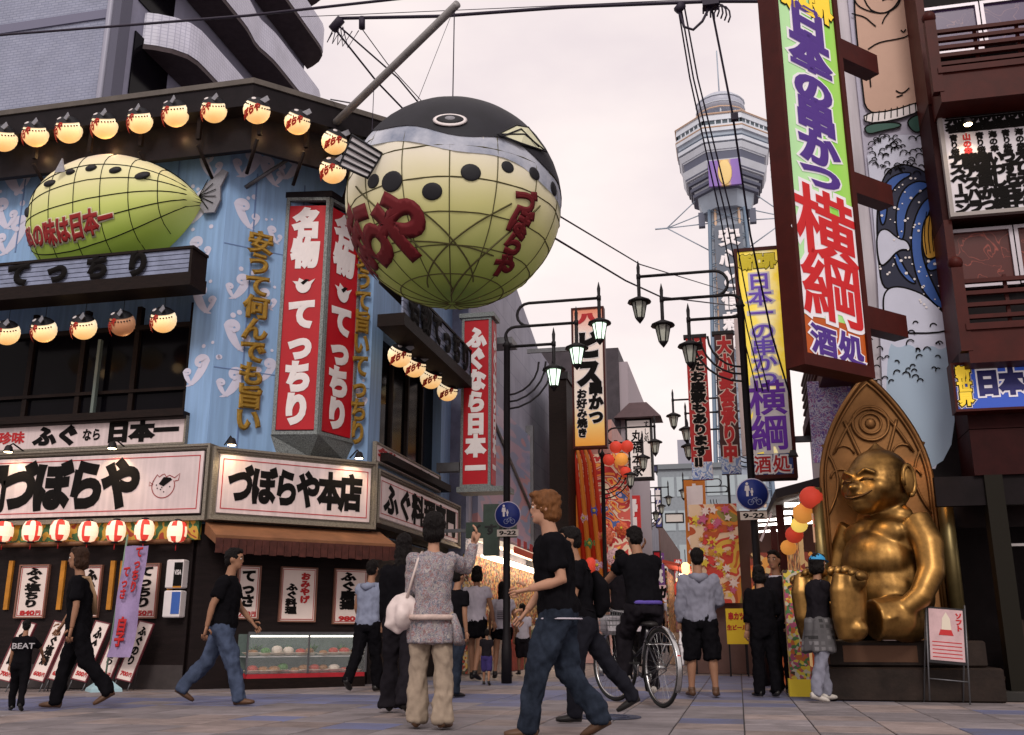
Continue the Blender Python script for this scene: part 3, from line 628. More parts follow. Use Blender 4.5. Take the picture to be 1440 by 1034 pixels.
# display case
dc = thing('display_case', 'glass display case with dishes on red cloth at the corner', 'display case', W3(CG, L(333, 930, CG)[0], 0), 45); dw = L(497, 930, CG)[0] - L(333, 930, CG)[0]
ztop = L(415, 892, CG)[1]; MB().box(0, dw, -.45, -.001, 0, .14).build('base', DKWOOD, dc); MB().box(.01, dw - .01, -.44, -.01, .141, .2).build('red_cloth', mat('case_red', (.4, .02, .03), .7, var=.3), dc)
b = MB()
for x in (0, dw * .5, dw): b.box(x - .012, x + .012, -.452, -.43, .2, ztop)
b.box(0, dw, -.452, -.42, ztop, ztop + .03); b.build('frame', STEEL, dc)
MB().box(.02, dw - .02, -.40, -.02, .42, .432).build('shelf', mat('case_shelf', (.6, .6, .6), .3), dc)
MB().box(0, dw, -.0009, -.0005, .2, ztop).build('back_panel', mat('case_back', (.06, .085, .075), .4, var=.4, vs=6, emit=.03, ecol=(.7, .8, .75)), dc)
CREAM = mat('dish_cream', (.62, .55, .45), .3); dishm = MB().lathe([(.02, 0), (.06, .01), (.09, .03), (.095, .035), (.05, .02), (.02, .015)], 14).mesh('plate', CREAM)
foodm = [MB().ell((0, 0, .035), (.06, .05, .025), 8, 5).mesh('food', m) for m in (mat('food_brown', (.3, .14, .05), .5, var=.5, vs=20), mat('food_white', (.6, .52, .45), .4, var=.2, vs=20), mat('food_green', (.08, .2, .05), .5, var=.5, vs=20), mat('food_red', (.4, .05, .03), .5, var=.4, vs=20))]
NTH = ['leftmost', 'second', 'third', 'fourth', 'fifth', 'sixth', 'seventh', 'eighth', 'ninth', 'tenth', 'eleventh']
for row, z, n in ((0, .2, 11), (1, .434, 10)):
    for i in range(n):
        x = .12 + (dw - .24) * i / (n - 1); y = -.3 + random.uniform(-.06, .06)
        q = thing('food_dish', NTH[i] + (' plate of food from the left on the red cloth of the display case', ' plate of food from the left on the glass shelf of the display case')[row], 'dish', W3((dc.location.x, dc.location.y, 45), x, z, -y), 45, 'dishes in the corner display case'); q.scale = (random.uniform(1.1, 1.5),) * 3
        ins('plate', dishm, q); ins('food', random.choice(foodm), q, scale=(1, 1, random.uniform(.8, 1.8)))
for i in range(4):
    q = MB(); x = dw * (.12 + .24 * i)
    for k in range(14):
        a = random.uniform(0, 6.28); l = random.uniform(.06, .12); q.poly([(0, 0, 0), (l * cos(a) * .5 - .01, l * sin(a) * .5, .1), (l * cos(a), l * sin(a), .12 + random.uniform(0, .06)), (l * cos(a) * .5 + .012, l * sin(a) * .5 + .01, .09)])
    q.lathe([(.03, 0), (.04, .05), (.03, .06)], 8, mi=1); o = q.build('small_plant', [mat('leaf_green', (.05, .12, .04), .5), CREAM]); o.location = W3((dc.location.x, dc.location.y, 45), x, .434, .12); tag(o, NTH[i] + ' small leafy plant from the left on the display case shelf', 'plant', 'plants in the display case')
GLS = mat('case_glass', (.9, .95, .95), .02, alpha=.06, spec=.6); MB().box(.013, dw - .013, -.449, -.446, .201, ztop - .001).build('glass_front', GLS, dc)
tube = MB().tube([(.06, -.36, ztop - .03), (dw - .06, -.36, ztop - .03)], .012, 6).build('lamp_tube', mat('case_lamp', (1, .95, .85), emit=3, ecol=(1, .93, .8)), dc)

# ================= FISH LANTERNS =================
LSTOP = [(0, (.95, .5, .16)), (.3, (1, .68, .34)), (.7, (1, .84, .6)), (1, (.8, .72, .62))]
LBODY = ramp_mat('lantern_paper', 'Z', -.2, .22, LSTOP, .6, emit=.72, var=.06)
LRED = mat('lantern_red', (.4, .02, .01), .6, emit=.1); LBLK = mat('lantern_black', (.012, .012, .016), .6)
FINW = mat('fin_grey', (.25, .25, .28), .6, var=.2, vs=30)
def fish_lantern():
    t = thing('fish_lantern', 'x', 'lantern'); R = .2
    MB().lathe([((R + (.0025 if i % 2 else -.0025)) * sin(pi * i / 22) + .003, -R * cos(pi * i / 22)) for i in range(23)], 20, sq=.92).build('paper_body', LBODY, t)
    q = MB(); M = Matrix.Rotation(radians(32), 3, 'X') @ Matrix.Rotation(radians(14), 3, 'Y'); vs = []; n = 18; m = 5
    for i in range(m + 1):
        ph = radians(56) * i / m
        for k in range(n):
            a = 2 * pi * k / n; p = Vector((R * 1.09 * sin(ph) * cos(a), R * .99 * sin(ph) * sin(a), R * 1.04 * cos(ph))); vs.append(M @ p)
    q.add(vs, [(i * n + k, (i + 1) * n + k, (i + 1) * n + (k + 1) % n, i * n + (k + 1) % n) for i in range(m) for k in range(n)], 0, True); q.build('black_back', LBLK, t)
    q = MB()
    for k in range(13):
        a = radians(-172 + k * 13.5); ph = radians(68); c = M @ Vector((R * 1.06 * sin(ph) * cos(a), R * .96 * sin(ph) * sin(a), R * 1.01 * cos(ph))); q.ell(c, (.014, .014, .013), 6, 4)
    q.build('spot', LBLK, t, kind='stuff')
    q = MB(); q.extr([(.06, -.17, .1), (.17, -.2, .16), (.21, -.2, .09), (.14, -.19, .04)], (0, .012, 0)); q.build('fin', FINW, t)
    q = MB(); q.lathe([(.035, -.004), (.035, .004), (.02, .009)], 10, ax='y'); e = q.build('eye', WHITE, t); e.location = (-.03, -.172, .115); e.rotation_euler = (-.6, 0, 0)
    wp = lambda x, y, z: Vector((x, -.4, z)).normalized() * (R * 1.0 + .012) if False else Vector((R * 1.06 * sin(x / R) , -(R * .96 + .010 - y * .2) * cos(x / R) * sqrt(max(.05, 1 - (z / R) ** 2)), z))
    text(t, 'ぼらや', -.055, -.055, .26, .12, LRED, .09, y=0, warp=lambda x, y, z: wp(x, y, z + x * .45))
    MB().tube([(0, 0, R), (0, 0, R + .2)], .006, 4).build('hanger', LBLK, t)
    return t
FL = fish_lantern(); used = [0]
def put_lantern(loc, rz, label, group, s=1):
    if not used[0]: o = FL; used[0] = 1; o.location = loc; o.rotation_euler.z = radians(rz); o['label'] = label; o['group'] = group; o.scale = (s,) * 3
    else: o = dup(FL, None, loc=loc, rz=rz, label=label, group=group, scale=s)
    return o
EP = (-6.76, 12.14, 0); EPC = (-6.76, 12.2, 45)
ordn = ['leftmost', 'second', 'third', 'fourth', 'fifth', 'sixth', 'seventh', 'eighth', 'ninth']
for i, (px_, py_) in enumerate(((5, 195), (50, 189), (97, 183), (147, 177), (197, 170), (247, 160), (301, 155))):
    p = S(px_, py_, EP); put_lantern(p, -8 + random.uniform(-12, 12), f'{ordn[i]} glowing puffer fish lantern from the left under the roof eave', 'puffer lanterns under the eave', 1.02 * random.uniform(.95, 1.05))
for i, (px_, py_) in enumerate(((361, 156), (418, 172), (470, 200), (516, 212))):
    p = S(px_, py_, EPC); put_lantern(p, 20 + i * 8, f'glowing puffer fish lantern under the corner eave, {ordn[i].replace("leftmost","first")} past the bend', 'puffer lanterns under the eave', (1, .98, 1, .85)[i])
for i, (px_, py_) in enumerate(((10, 468), (62, 464), (118, 460), (172, 455), (230, 450))):
    p = S(px_, py_, (0, 12.32, 0)); o = put_lantern(p, -10 + random.uniform(-8, 8), f'{ordn[i]} puffer fish lantern from the left below the blue ledge sign', 'puffer lanterns under the front canopy', .96)
    if i == 3:
        bd_ = [c for c in o.children if c.name.startswith('paper_body')][0]; bd_.data = bd_.data.copy(); bd_.data.materials[0] = ramp_mat('lantern_paper_dim', 'Z', -.2, .22, [(0, (.5, .2, .08)), (.6, (.55, .3, .18)), (1, (.45, .35, .35))], .6, emit=.2)
for i, (px_, py_) in enumerate(((562, 500), (583, 515), (606, 532), (629, 550))):
    p = S(px_, py_, (-5.2, 14, 90)); put_lantern(p, 30, f'puffer fish lantern of the side canopy, {ordn[i].replace("leftmost","first")} from the corner', 'puffer lanterns under the side canopy', .98)
o = put_lantern(S(468, 240, (-6.35, 12.8, 45)), 10, 'unlit square looking puffer lantern above the red bay sign', 'puffer lanterns under the eave', 1.05)
for i, (px_, py_) in enumerate(((50, 195), (147, 183), (247, 166), (361, 162), (418, 178), (62, 470), (172, 460))):
    p = S(px_, py_, EP if i < 3 else EPC if i < 5 else (0, 12.32, 0)); point('lantern_bulb', p + Vector((0, .22, -.22)), 2.2, (1, .62, .28), .08)
# round paper lanterns
RP = mat('round_lantern_paper', (.6, .5, .45), emit=.85, ecol=(1, .66, .42)); RR = mat('round_lantern_red', (.7, .05, .04), emit=.35, ecol=(1, .08, .05))
def round_lantern():
    t = thing('round_lantern', 'x', 'lantern'); prof = [(.04, -.15), (.1, -.13), (.128, -.07), (.135, 0), (.128, .07), (.1, .13), (.04, .15)]
    q = MB(); n = 20; vs = []
    for r, z in prof:
        for k in range(n): a = 2 * pi * k / n; vs.append((r * cos(a), r * sin(a), z))
    for i in range(6):
        for k in range(n):
            q.add([vs[i * n + k], vs[i * n + (k + 1) % n], vs[(i + 1) * n + (k + 1) % n], vs[(i + 1) * n + k]], [(0, 1, 2, 3)], 1 if (k % 5 < 2 and (i in (0, 1, 4, 5))) or (k % 10 == 4) else 0, True)
    q.build('paper_body', [RP, RR], t); MB().lathe([(.05, .148), (.05, .17), (.02, .18)], 10).build('top_ring', LBLK, t); MB().lathe([(.05, -.17), (.05, -.148)], 10).build('bottom_ring', LBLK, t)
    MB().tube([(0, 0, -.17), (0, 0, -.26)], .008, 4).build('tassel', REDINK, t)
    return t
rl = round_lantern()
for i, px_ in enumerate((5, 45, 84, 124, 163, 203, 249)):
    p = S(px_, 748 - (i % 3), (0, 12.42, 0)); lab = f'{ordn[i]} round red and white paper lantern from the left below the front signboard'
    if i == 0: rl.location = p; rl['label'] = lab; rl['group'] = 'round lanterns below the signboard'
    else: dup(rl, None, loc=p, rz=random.uniform(0, 90), label=lab, group='round lanterns below the signboard')
# sign spotlights
def signlamp(px_, py_, pl, off, label, tgt, e=9):
    p = S(px_, py_, pl); t = thing('sign_lamp', label, 'lamp', p, pl[2], 'spotlights over the signboards')
    q = MB(); q.lathe([(.03, .06), (.05, .04), (.07, -.03), (.075, -.04)], 12); q.tube([(0, 0, .05), (0, .08, .1), (0, .35, .02)], .012, 6); q.build('shade', LAMPBLK, t)
    MB().lathe([(.055, -.045), (.06, -.041)], 10).build('bulb', mat('bulb', (1, .8, .5), emit=18, ecol=(1, .72, .4)), t)
    spot('sign_lamp_light', p - Vector((0, 0, .06)), tgt, e, 120)
signlamp(12, 632, (0, 12.35, 0), 0, 'small spotlight over the far left end of the front signboard', S(10, 700, FR), 14)
signlamp(158, 627, (0, 12.35, 0), 0, 'small spotlight in the middle above the front signboard', S(158, 700, FR), 16)
signlamp(326, 622, (-6.95, 12.42, 45), 0, 'small spotlight over the left end of the corner signboard', S(330, 690, CH), 14)
signlamp(505, 641, (-6.95, 12.42, 45), 0, 'small spotlight over the right end of the corner signboard', S(490, 700, CH), 14)

# ================= WALL FISH =================
WF = (0, 12.5, 0); cx, cz = L(150, 290, WF)[0], L(150, 290, WF)[1]; rxx = (L(265, 270, WF)[0] - L(38, 295, WF)[0]) / 2; rzz = (L(150, 205, WF)[1] - L(150, 366, WF)[1]) / 2 * 1.08
wf = thing('wall_fish_lantern', 'large glowing puffer fish figure mounted on the blue front wall', 'sign', (cx, 12.84, cz)); wf.rotation_euler = (0, radians(-5), 0)
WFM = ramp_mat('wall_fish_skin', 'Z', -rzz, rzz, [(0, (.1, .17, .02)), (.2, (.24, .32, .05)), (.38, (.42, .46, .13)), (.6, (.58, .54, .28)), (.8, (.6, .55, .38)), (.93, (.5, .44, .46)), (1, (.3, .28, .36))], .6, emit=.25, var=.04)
D = .85
def wfpt(u, v, off=0):  # u,v in -1..1 of the outline
    s_ = (max(0, 1 - abs(u) ** 3.2)) ** .5 if u < -.25 else (max(0, 1 - ((u + .25) / 1.25) ** 1.9 * .985)) ** .72; zz = v * s_
    dpt = (max(0, 1 - abs(u) ** 3)) ** .5 * (max(0, 1 - abs(v) ** 2.6)) ** .5
    prof = 1.0 if zz < 0 else .9
    return Vector(((u + .06 * u * (1 - v * v)) * rxx, -D * dpt - off * 1.0, (zz * prof - .06 * abs(u)) * rzz * 1.05))
q = MB(); nu, nv = 32, 20; vs = [wfpt(-1 + 2 * i / nu, -1 + 2 * j / nv) for i in range(nu + 1) for j in range(nv + 1)]
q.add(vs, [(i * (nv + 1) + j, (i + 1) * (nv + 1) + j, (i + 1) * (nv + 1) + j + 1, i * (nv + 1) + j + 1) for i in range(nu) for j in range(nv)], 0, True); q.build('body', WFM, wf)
for v in (-.72, -.42, -.1, .22, .52, .98): MB().tube([wfpt(-1 + 2 * i / 24, v, .006) for i in range(25)], .009, 4, sm=False).build('seam', INK, wf)
for u in (-.72, -.45, -.15, .15, .45, .72): MB().tube([wfpt(u, -.97 + 1.94 * i / 16, .006) for i in range(17)], .007, 4, sm=False).build('seam', INK, wf)
for u, v, a in ((-.46, .36, .09), (-.22, .44, .065), (.02, .44, .08), (.3, .38, .085), (.58, .3, .11)):
    p = wfpt(u, v, .004); MB().ell(p, (a * 1.25, .05, a * .8), 14, 6, M=Matrix.Rotation(radians(-35), 3, 'X')).build('spot', LBLK, wf)
p = wfpt(-.8, .08, .01); MB().ell(p, (.055, .03, .09), 12, 6).build('eye', LBLK, wf)
q = MB(); q.extr([(rxx * .96, -.05, -.03), (rxx * 1.1, -.1, .2), (rxx * 1.3, -.1, .4), (rxx * 1.36, -.1, .34), (rxx * 1.27, -.1, .1), (rxx * 1.27, -.1, -.12), (rxx * 1.2, -.1, -.32), (rxx * 1.08, -.1, -.3), (rxx * 1.0, -.05, -.12)], (0, .04, 0)); q.build('tail_fin', FINW, wf)
for k in range(6): a = -1.0 + k * .4; MB().tube([(rxx * 1.02, -.11, 0), (rxx * 1.02 + .3 * cos(a), -.12, .3 * sin(a))], .008, 4).build('fin_ray', INK, wf)
q = MB(); q.extr([(-rxx * 1.0, -.05, .0), (-rxx * 1.12, -.1, .1), (-rxx * 1.1, -.1, -.3), (-rxx * 1.02, -.1, -.2)], (0, .03, 0)); q.build('side_fin', FINW, wf)
q = MB(); p = wfpt(-.33, .45, .02); q.extr([(p.x, p.y, p.z + .28), (p.x + .09, p.y - .06, p.z), (p.x - .03, p.y - .12, p.z - .02)], (.01, .02, 0)); q.build('side_fin', FINW, wf)
def wfwarp(x, y, z): return wfpt(x, z, .02 - y)
text(wf, '私の味は日本一', -.28, -.46, 1.14, .36, mat('fish_letter_glow', (.55, .5, .35), .7, emit=.1), .11, y=0, d=.002, sub=.1, warp=wfwarp, name='letter_outline', tilt=.0)
text(wf, '私の味は日本一', -.28, -.46, 1.14, .36, DKRED, .06, y=-.008, d=.002, sub=.1, warp=wfwarp)

# ================= BIG BALLOON LANTERN =================
BC = Vector((-3.2, 10.94, 5.94)); BRX = 1.34; BRZ = 1.3
bal = thing('puffer_balloon', 'giant round puffer fish lantern hanging over the street corner', 'lantern', BC, 8)
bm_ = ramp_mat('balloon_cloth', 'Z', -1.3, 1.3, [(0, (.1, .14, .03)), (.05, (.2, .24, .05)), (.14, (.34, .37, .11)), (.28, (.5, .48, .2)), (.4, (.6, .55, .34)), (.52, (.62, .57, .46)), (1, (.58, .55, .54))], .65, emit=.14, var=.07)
def bq(px_, py_):
    o = Vector((0, 0, EYE)) - BC; d = ray(px_, py_); r = radians(-8); R_ = lambda v: Vector((v.x * cos(r) - v.y * sin(r), v.x * sin(r) + v.y * cos(r), v.z * BRX / BRZ)); o = R_(o); d = R_(d)
    A_ = d.dot(d); B_ = 2 * o.dot(d); C_ = o.dot(o) - BRX ** 2; D_ = max(0, B_ * B_ - 4 * A_ * C_); p = o + d * ((-B_ - sqrt(D_)) / (2 * A_)); return math.degrees(atan2(p.x, -p.y)), math.degrees(math.asin(max(-1, min(1, p.z / BRX))))
def bp(a, e, off=0):  # azimuth a (deg, 0 = towards local -y), elevation e (deg)
    a = radians(a); e = radians(e); r = 1 + off
    fac = 1 + .012 * abs(cos(7.5 * a)) * cos(e) + .008 * noise.noise(Vector((sin(a) * 4, cos(a) * 4, e * 4))) - .004
    return Vector((BRX * r * fac * cos(e) * sin(a), -BRX * r * fac * cos(e) * cos(a), BRZ * r * sin(e)))
q = MB(); nu, nv = 64, 32; vs = [bp(360 * i / nu, -90 + 180 * j / nv) for j in range(nv + 1) for i in range(nu)]
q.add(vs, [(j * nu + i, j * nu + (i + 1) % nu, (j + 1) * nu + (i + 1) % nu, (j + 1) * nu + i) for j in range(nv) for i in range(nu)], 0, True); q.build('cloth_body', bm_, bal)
SEAM = mat('seam_cord', (.09, .08, .03), .7)
for e in (-62, -45, -28, -11, 6, 21): MB().tube([bp(i * 7.5, e, .002) for i in range(48)], .009, 4, closed=True, sm=False).build('seam', SEAM, bal)
for a in range(-90, 270, 24): MB().tube([bp(a, -88 + i * 4.2, .002) for i in range(31)], .007, 4, sm=False).build('seam', SEAM, bal)
for k in range(5):
    a0, e0, a1, e1 = ((-50, -5, 10, -75), (40, -20, -30, -70), (-15, -22, 35, -66), (60, -15, 5, -80), (-35, -40, 40, -48))[k]
    MB().tube([bp(a0 + (a1 - a0) * i / 16, e0 + (e1 - e0) * i / 16, .006 + .004 * sin(i)) for i in range(17)], .011, 4, sm=False).build('net_rope', SEAM, bal)
# grey-blue band and black back: caps tilted towards the upper right rear
def cap(M, ph0, ph1, off, m, name, wob=0):
    q = MB(); n = 60; mm = 10; vs = []
    for i in range(mm + 1):
        for k in range(n):
            a = 2 * pi * k / n; ph = radians(ph0 + (ph1 + wob * (sin(3 * a + 1) + .5 * sin(7 * a)) - ph0) * i / mm)
            p = M @ Vector((sin(ph) * cos(a), sin(ph) * sin(a), cos(ph))); vs.append(Vector((p.x * BRX, p.y * BRX, p.z * BRZ)) * (1 + off))
    q.add(vs, [(i * n + k, (i + 1) * n + k, (i + 1) * n + (k + 1) % n, i * n + (k + 1) % n) for i in range(mm) for k in range(n)], 0, True); return q.build(name, m, bal)
MT = Matrix.Rotation(radians(8), 3, 'Z') @ Matrix.Rotation(radians(14), 3, 'Y') @ Matrix.Rotation(radians(3), 3, 'X')
cap(MT, 0, 82, .012, mat('balloon_greyblue', (.42, .43, .48), .75, var=.5, vs=1.6, dark=(.14, .17, .25)), 'grey_band', 2.5)
cap(MT, 0, 71.5, .02, mat('balloon_black', (.012, .012, .018), .6, var=.3), 'black_back', 4)
for px_, py_, r in ((510, 300, .13), (525, 255, .12), (552, 256, .17), (608, 270, .14), (662, 243, .14), (714, 235, .1), (750, 245, .11), (777, 266, .12)):
    a, e = bq(px_, py_)
    c = bp(a, e, .004); nrm = Vector((c.x, c.y, c.z * 1.1)).normalized(); M = nrm.to_track_quat('Z', 'Y').to_matrix()
    MB().ell(c, (r * .84, r * .72, .012), 18, 6, M=M).build('spot', LBLK, bal)
def eyeat(a, e):
    c = bp(a, e, .022); M = Vector((c.x, c.y, c.z)).normalized().to_track_quat('Z', 'Y').to_matrix()
    MB().ell(c, (.2, .11, .02), 20, 6, M=M).build('eye_ring', WHITE, bal); MB().ell(c * 1.006, (.165, .08, .024), 20, 6, M=M).build('eye_black', LBLK, bal); MB().ell(c * 1.012, (.07, .04, .026), 14, 6, M=M).build('pupil', FINW, bal)
eyeat(*bq(633, 172))
# side fin (striped) and the outlined fin
fin = MB(); F0 = bp(*bq(522, 238), .0); F = [F0 + Vector(v) for v in ((-.02, -.1, -.16), (-.34, -.16, -.02), (-.2, -.2, .34), (.14, -.1, .14))]
fin.extr(F, (.01, .03, .01)); fo = fin.build('side_fin', mat('fin_white', (.5, .48, .5), .6), bal)
for k in range(6):
    t = k / 5; MB().tube([F[0].lerp(F[3], t) + Vector((0, -.015, 0)), F[1].lerp(F[2], t) + Vector((0, -.015, 0))], .014, 5).build('fin_ray', LBLK, bal)
MB().tube([F[0], F[1], F[2], F[3]], .017, 5, closed=True).build('fin_edge', LBLK, bal)
fin = MB(); pts = [bp(*bq(*q_), .04) for q_ in ((697, 194), (722, 181), (738, 184), (763, 217), (728, 206))]
cc = sum(pts, Vector()) / 5 * 1.03; fin.add(pts + [cc], [(i, (i + 1) % 5, 5) for i in range(5)]); fin.build('top_fin', mat('fin_cream', (.55, .54, .38), .6, emit=.1), bal)
MB().tube(pts, .014, 5, closed=True).build('fin_edge', LBLK, bal); MB().tube([pts[0], cc, pts[3]], .012, 5).build('fin_edge', LBLK, bal); MB().tube([bp(*bq(*q_), .05) for q_ in ((703, 197), (728, 187), (752, 211))], .01, 5).build('fin_edge', LBLK, bal)
def balwarp(a0, e0, rot=0):
    def f(x, y, z):
        xx, zz = x * cos(rot) - z * sin(rot), x * sin(rot) + z * cos(rot)
        e = e0 + math.degrees(zz / BRZ); return bp(a0 + math.degrees(xx / BRX) / max(.3, cos(radians(e))), e, .016 - y)
    return f
BLR = mat('balloon_letter', (.13, .008, .012), .7)
ay, ey = bq(563, 322)
for c, a, e, s in (('や', ay, ey, .74), ('ら', ay - 25, ey + 2, .6), ('ぼ', ay - 46, ey + 4, .56), ('づ', ay - 67, ey + 5, .54)):
    text(bal, c, 0, 0, s, .84, BLR, .075, y=0, d=.001, sub=.09, warp=balwarp(a, e, .12), name='letter')
for c, q_ in (('づ', (737, 285)), ('ぼ', (731, 312)), ('ら', (722, 342)), ('や', (707, 374))):
    a, e = bq(*q_)
    text(bal, c, 0, 0, .32, .32, BLR, .085, y=0, d=.001, sub=.08, warp=balwarp(a, e, -.12), name='letter')
MB().tube([(-.03 + .05 * cos(t), .05 * sin(t) * .6, BRZ * 1.02 + .05 + .05 * sin(t)) for t in [i * .7 for i in range(9)]], .01, 5, closed=True).build('top_ring', LBLK, bal)
# boom
tip = S(643, 6, (-3.2, 10.94, -12)); root = W3(CW, L(432, 212, CW)[0], S(432, 212, CW).z)
pole = thing('boom_pole', 'long grey steel boom holding the giant puffer lantern', 'pole', root); tl = tip - root
MB().tube([(0, 0, 0), tl * .5, tl], [.065, .06, .055], 14).build('tube', mat('boom_grey', (.26, .25, .25), .5, .3, var=.35, vs=3, bump=.1), pole)
a1 = S(345, 264, CW) - root; MB().tube([a1, tl * .1 + Vector((0, 0, 0))], .035, 8).build('stay', STEEL, pole)
a2 = S(497, 262, CW) - root; MB().tube([a2, tl * .09], .03, 8).build('stay', STEEL, pole)
a3 = S(465, 140, (-6.76, 12.12, 45)) - root; MB().tube([a3, tl * .37], .012, 6).build('stay', STEEL, pole)
MB().box(-.08, .2, -.2, .08, -.18, .12).build('bracket', STEEL, pole)
def chain(label, a, b, r=.006):
    o = MB().tube([a, a.lerp(b, .5), b], r, 4).build('hanging_wire', CABLE); tag(o, label, 'wire')
    return o
topb = BC + Vector((0, 0, BRZ)); t1 = root + tl * .985
chain('vertical chain from the boom tip to the balloon', t1, Vector((t1.x, t1.y, BC.z + BRZ * .97)), .008)
t2 = root + tl * .5; chain('thin chain from mid boom to the balloon fin', t2, Vector((t2.x, t2.y, BC.z + .55)), .006)
t3 = BC + Vector((-.75, .2, 1.22)); chain('slanting thin wire from the boom tip to the balloon back', t1, t3, .004)
# ================= TALL APARTMENT BUILDING (upper left) =================
TW = tile_mat('grey_tile_wall', (.25, .27, .37), (.285, .305, .405), (.18, .2, .28), .24, .09, .012, .45, .25)
TB = (0, 22, 0); xe = (S(175, 0, TB).x + S(162, 125, TB).x) / 2
apt = thing('apartment_building', 'grey tiled apartment block with stacked rounded balconies behind the restaurant', 'building', (xe, 22, 0))
MB().box(-26, -.02, 0, 12, 0, 34).build('tiled_wall', TW, apt); MB().box(-.019, 0, .01, 12, 0, 34).build('side_wall', mat('side_wall_grey', (.22, .22, .3), .6, var=.1), apt)
zb = S(80, 33, TB).z; MB().box(-26, -.02, -.06, -.001, zb - .1, zb + .2).build('floor_band', mat('band_grey', (.15, .15, .22), .6), apt)
MB().tube([(-.35, -.12, 0), (-.35, -.12, 34)], .11, 8).build('drain_pipe', mat('pipe_grey', (.3, .3, .38), .4), apt)
MB().box(-.2, .05, -.2, .3, 0, 34).build('corner_trim', mat('trim_dark', (.09, .09, .13), .6), apt)
PAR = tile_mat('balcony_tile', (.5, .5, .6), (.53, .53, .63), (.36, .36, .46), .12, .12, .01, .4, .15, 0, plane='YZ')
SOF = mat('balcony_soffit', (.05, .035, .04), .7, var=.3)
def balcony(z, xo, y0, y1, hgt=1.25):
    # plan outline: bulging balcony with rounded waves along the street side
    pts = [(.05, y0)]
    n = 28
    for i in range(n + 1):
        t = i / n; y = y0 + (y1 - y0) * t
        bul = xo * (.8 if .4 < t < .5 else 1)
        k = min(1, t / .05, (1 - t) / .05); pts.append((.05 + bul * sqrt(max(.0, k)), y))
    pts.append((.05, y1))
    for _ in range(2):
        pts = [pts[0]] + [((pts[i - 1][0] + 2 * pts[i][0] + pts[i + 1][0]) / 4, (pts[i - 1][1] + 2 * pts[i][1] + pts[i + 1][1]) / 4) for i in range(1, len(pts) - 1)] + [pts[-1]]
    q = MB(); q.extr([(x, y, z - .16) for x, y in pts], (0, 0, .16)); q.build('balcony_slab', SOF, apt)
    inn = [(max(.0, x - .12), y) for x, y in pts]
    q = MB()
    for i in range(len(pts) - 1):
        a, c = pts[i], pts[i + 1]; q.add([(a[0] + .02, a[1], z + .001), (c[0] + .02, c[1], z + .001), (c[0] + .02, c[1], z + hgt), (a[0] + .02, a[1], z + hgt), (inn[i][0], a[1], z + .001), (inn[i + 1][0], c[1], z + .001), (inn[i + 1][0], c[1], z + hgt), (inn[i][0], a[1], z + hgt)], [(0, 1, 2, 3), (5, 4, 7, 6), (3, 2, 6, 7), (0, 4, 5, 1)], 0, False)
    q.build('balcony_parapet', PAR, apt)
YB0 = .3
for k in range(8):
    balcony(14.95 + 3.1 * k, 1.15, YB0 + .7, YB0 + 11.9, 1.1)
for k in range(4): MB().box(.001, .05, .6, 2.4, 10.9 + 3.15 * k + 2.1, 10.9 + 3.15 * k + 4.2).build('window', DKGLASS, apt)
# steel roof frame fragments of the same block
# ================= LEFT SIDE OF THE STREET BEYOND =================
GB = (-5.3, 0, 90)
GW = tile_mat('grey_panel_wall', (.26, .26, .33), (.29, .29, .36), (.19, .19, .25), .9, .6, .012, .6, .2, .5, plane='YZ')
gb = thing('grey_building', 'grey panelled building with slanted roofline behind the blade sign', 'building', (-5.3, 19.6, 0))
q = MB(); q.extr([(0, 0, 0), (0, 0, 8.9), (0, 4.6, 9.75), (0, 7.6, 8.9), (0, 9.4, 8.9), (0, 9.4, 0)], (-6, 0, 0)); q.build('side_wall', GW, gb)
MB().box(-6, .0, -.2, -.001, 0, 8.7).build('front_wall', mat('grey_front', (.2, .22, .32), .6, var=.3), gb)
for z in (5.6, 7.4):
    MB().box(-2.2, -1.0, -.26, -.201, z, z + 1.0).build('window', DKGLASS, gb)
MB().box(.001, .12, .3, 5.8, 2.9, 5.9).build('screen_panel', paint_mat('painted_reflection', [(.2, .22, .33), (.26, .25, .36), (.36, .26, .33), (.21, .24, .35), (.4, .22, .24), (.24, .26, .38)], .8, .35, dist=.4, stretch=(.3, .35, 1.5)), gb)  # blue and pink reflections on the panel are painted into its colour
MB().box(.001, .2, 5.81, 5.95, 2.4, 6.2).build('panel_edge', STEEL, gb)
q = MB(); q.tube([(.15, .25, 5.9), (.15, 5.8, 3.9)], .035, 5); q.build('panel_brace', STEEL, gb)
MB().box(.0, .6, 1.4, 2.0, 7.2, 7.35).build('roof_bracket', STEEL, gb)
# dark pier
dp = thing('dark_pier', 'tall dark pier between grey wall and festival mural', 'wall', (-5.3, 29.1, 0)); p0 = S(772, 600, (0, 26, 0)); MB().box(p0.x + 5.3, p0.x + 5.3 + .5, -3.1, 0, 0, 7.6).build('pier', DKWOOD, dp); MB().box(p0.x + 5.28, p0.x + 5.3 + .55, -3.15, 0, 7.6, 7.8).build('cap', LAMPBLK, dp)
# kusuri cross sign
cs = thing('cross_sign', 'dark green cross shaped pharmacy sign with pale letters', 'sign', S(690, 745, (0, 17.2, 0)))
q = MB(); a, c = .14, .46; q.extr([(x, 0, z) for x, z in ((-a, -c), (a, -c), (a, -a), (c, -a), (c, a), (a, a), (a, c), (-a, c), (-a, a), (-c, a), (-c, -a), (-a, -a))], (0, .12, 0)); q.build('cross_panel', mat('cross_green', (.05, .075, .06), .5, var=.3), cs)
text(cs, 'くすり', 0, 0, .72, .2, mat('cross_letter', (.02, .02, .02), .5), .05, y=-.004)
MB().box(-1.0, -.47, .03, .08, -.03, .03).build('bracket', STEEL, cs)
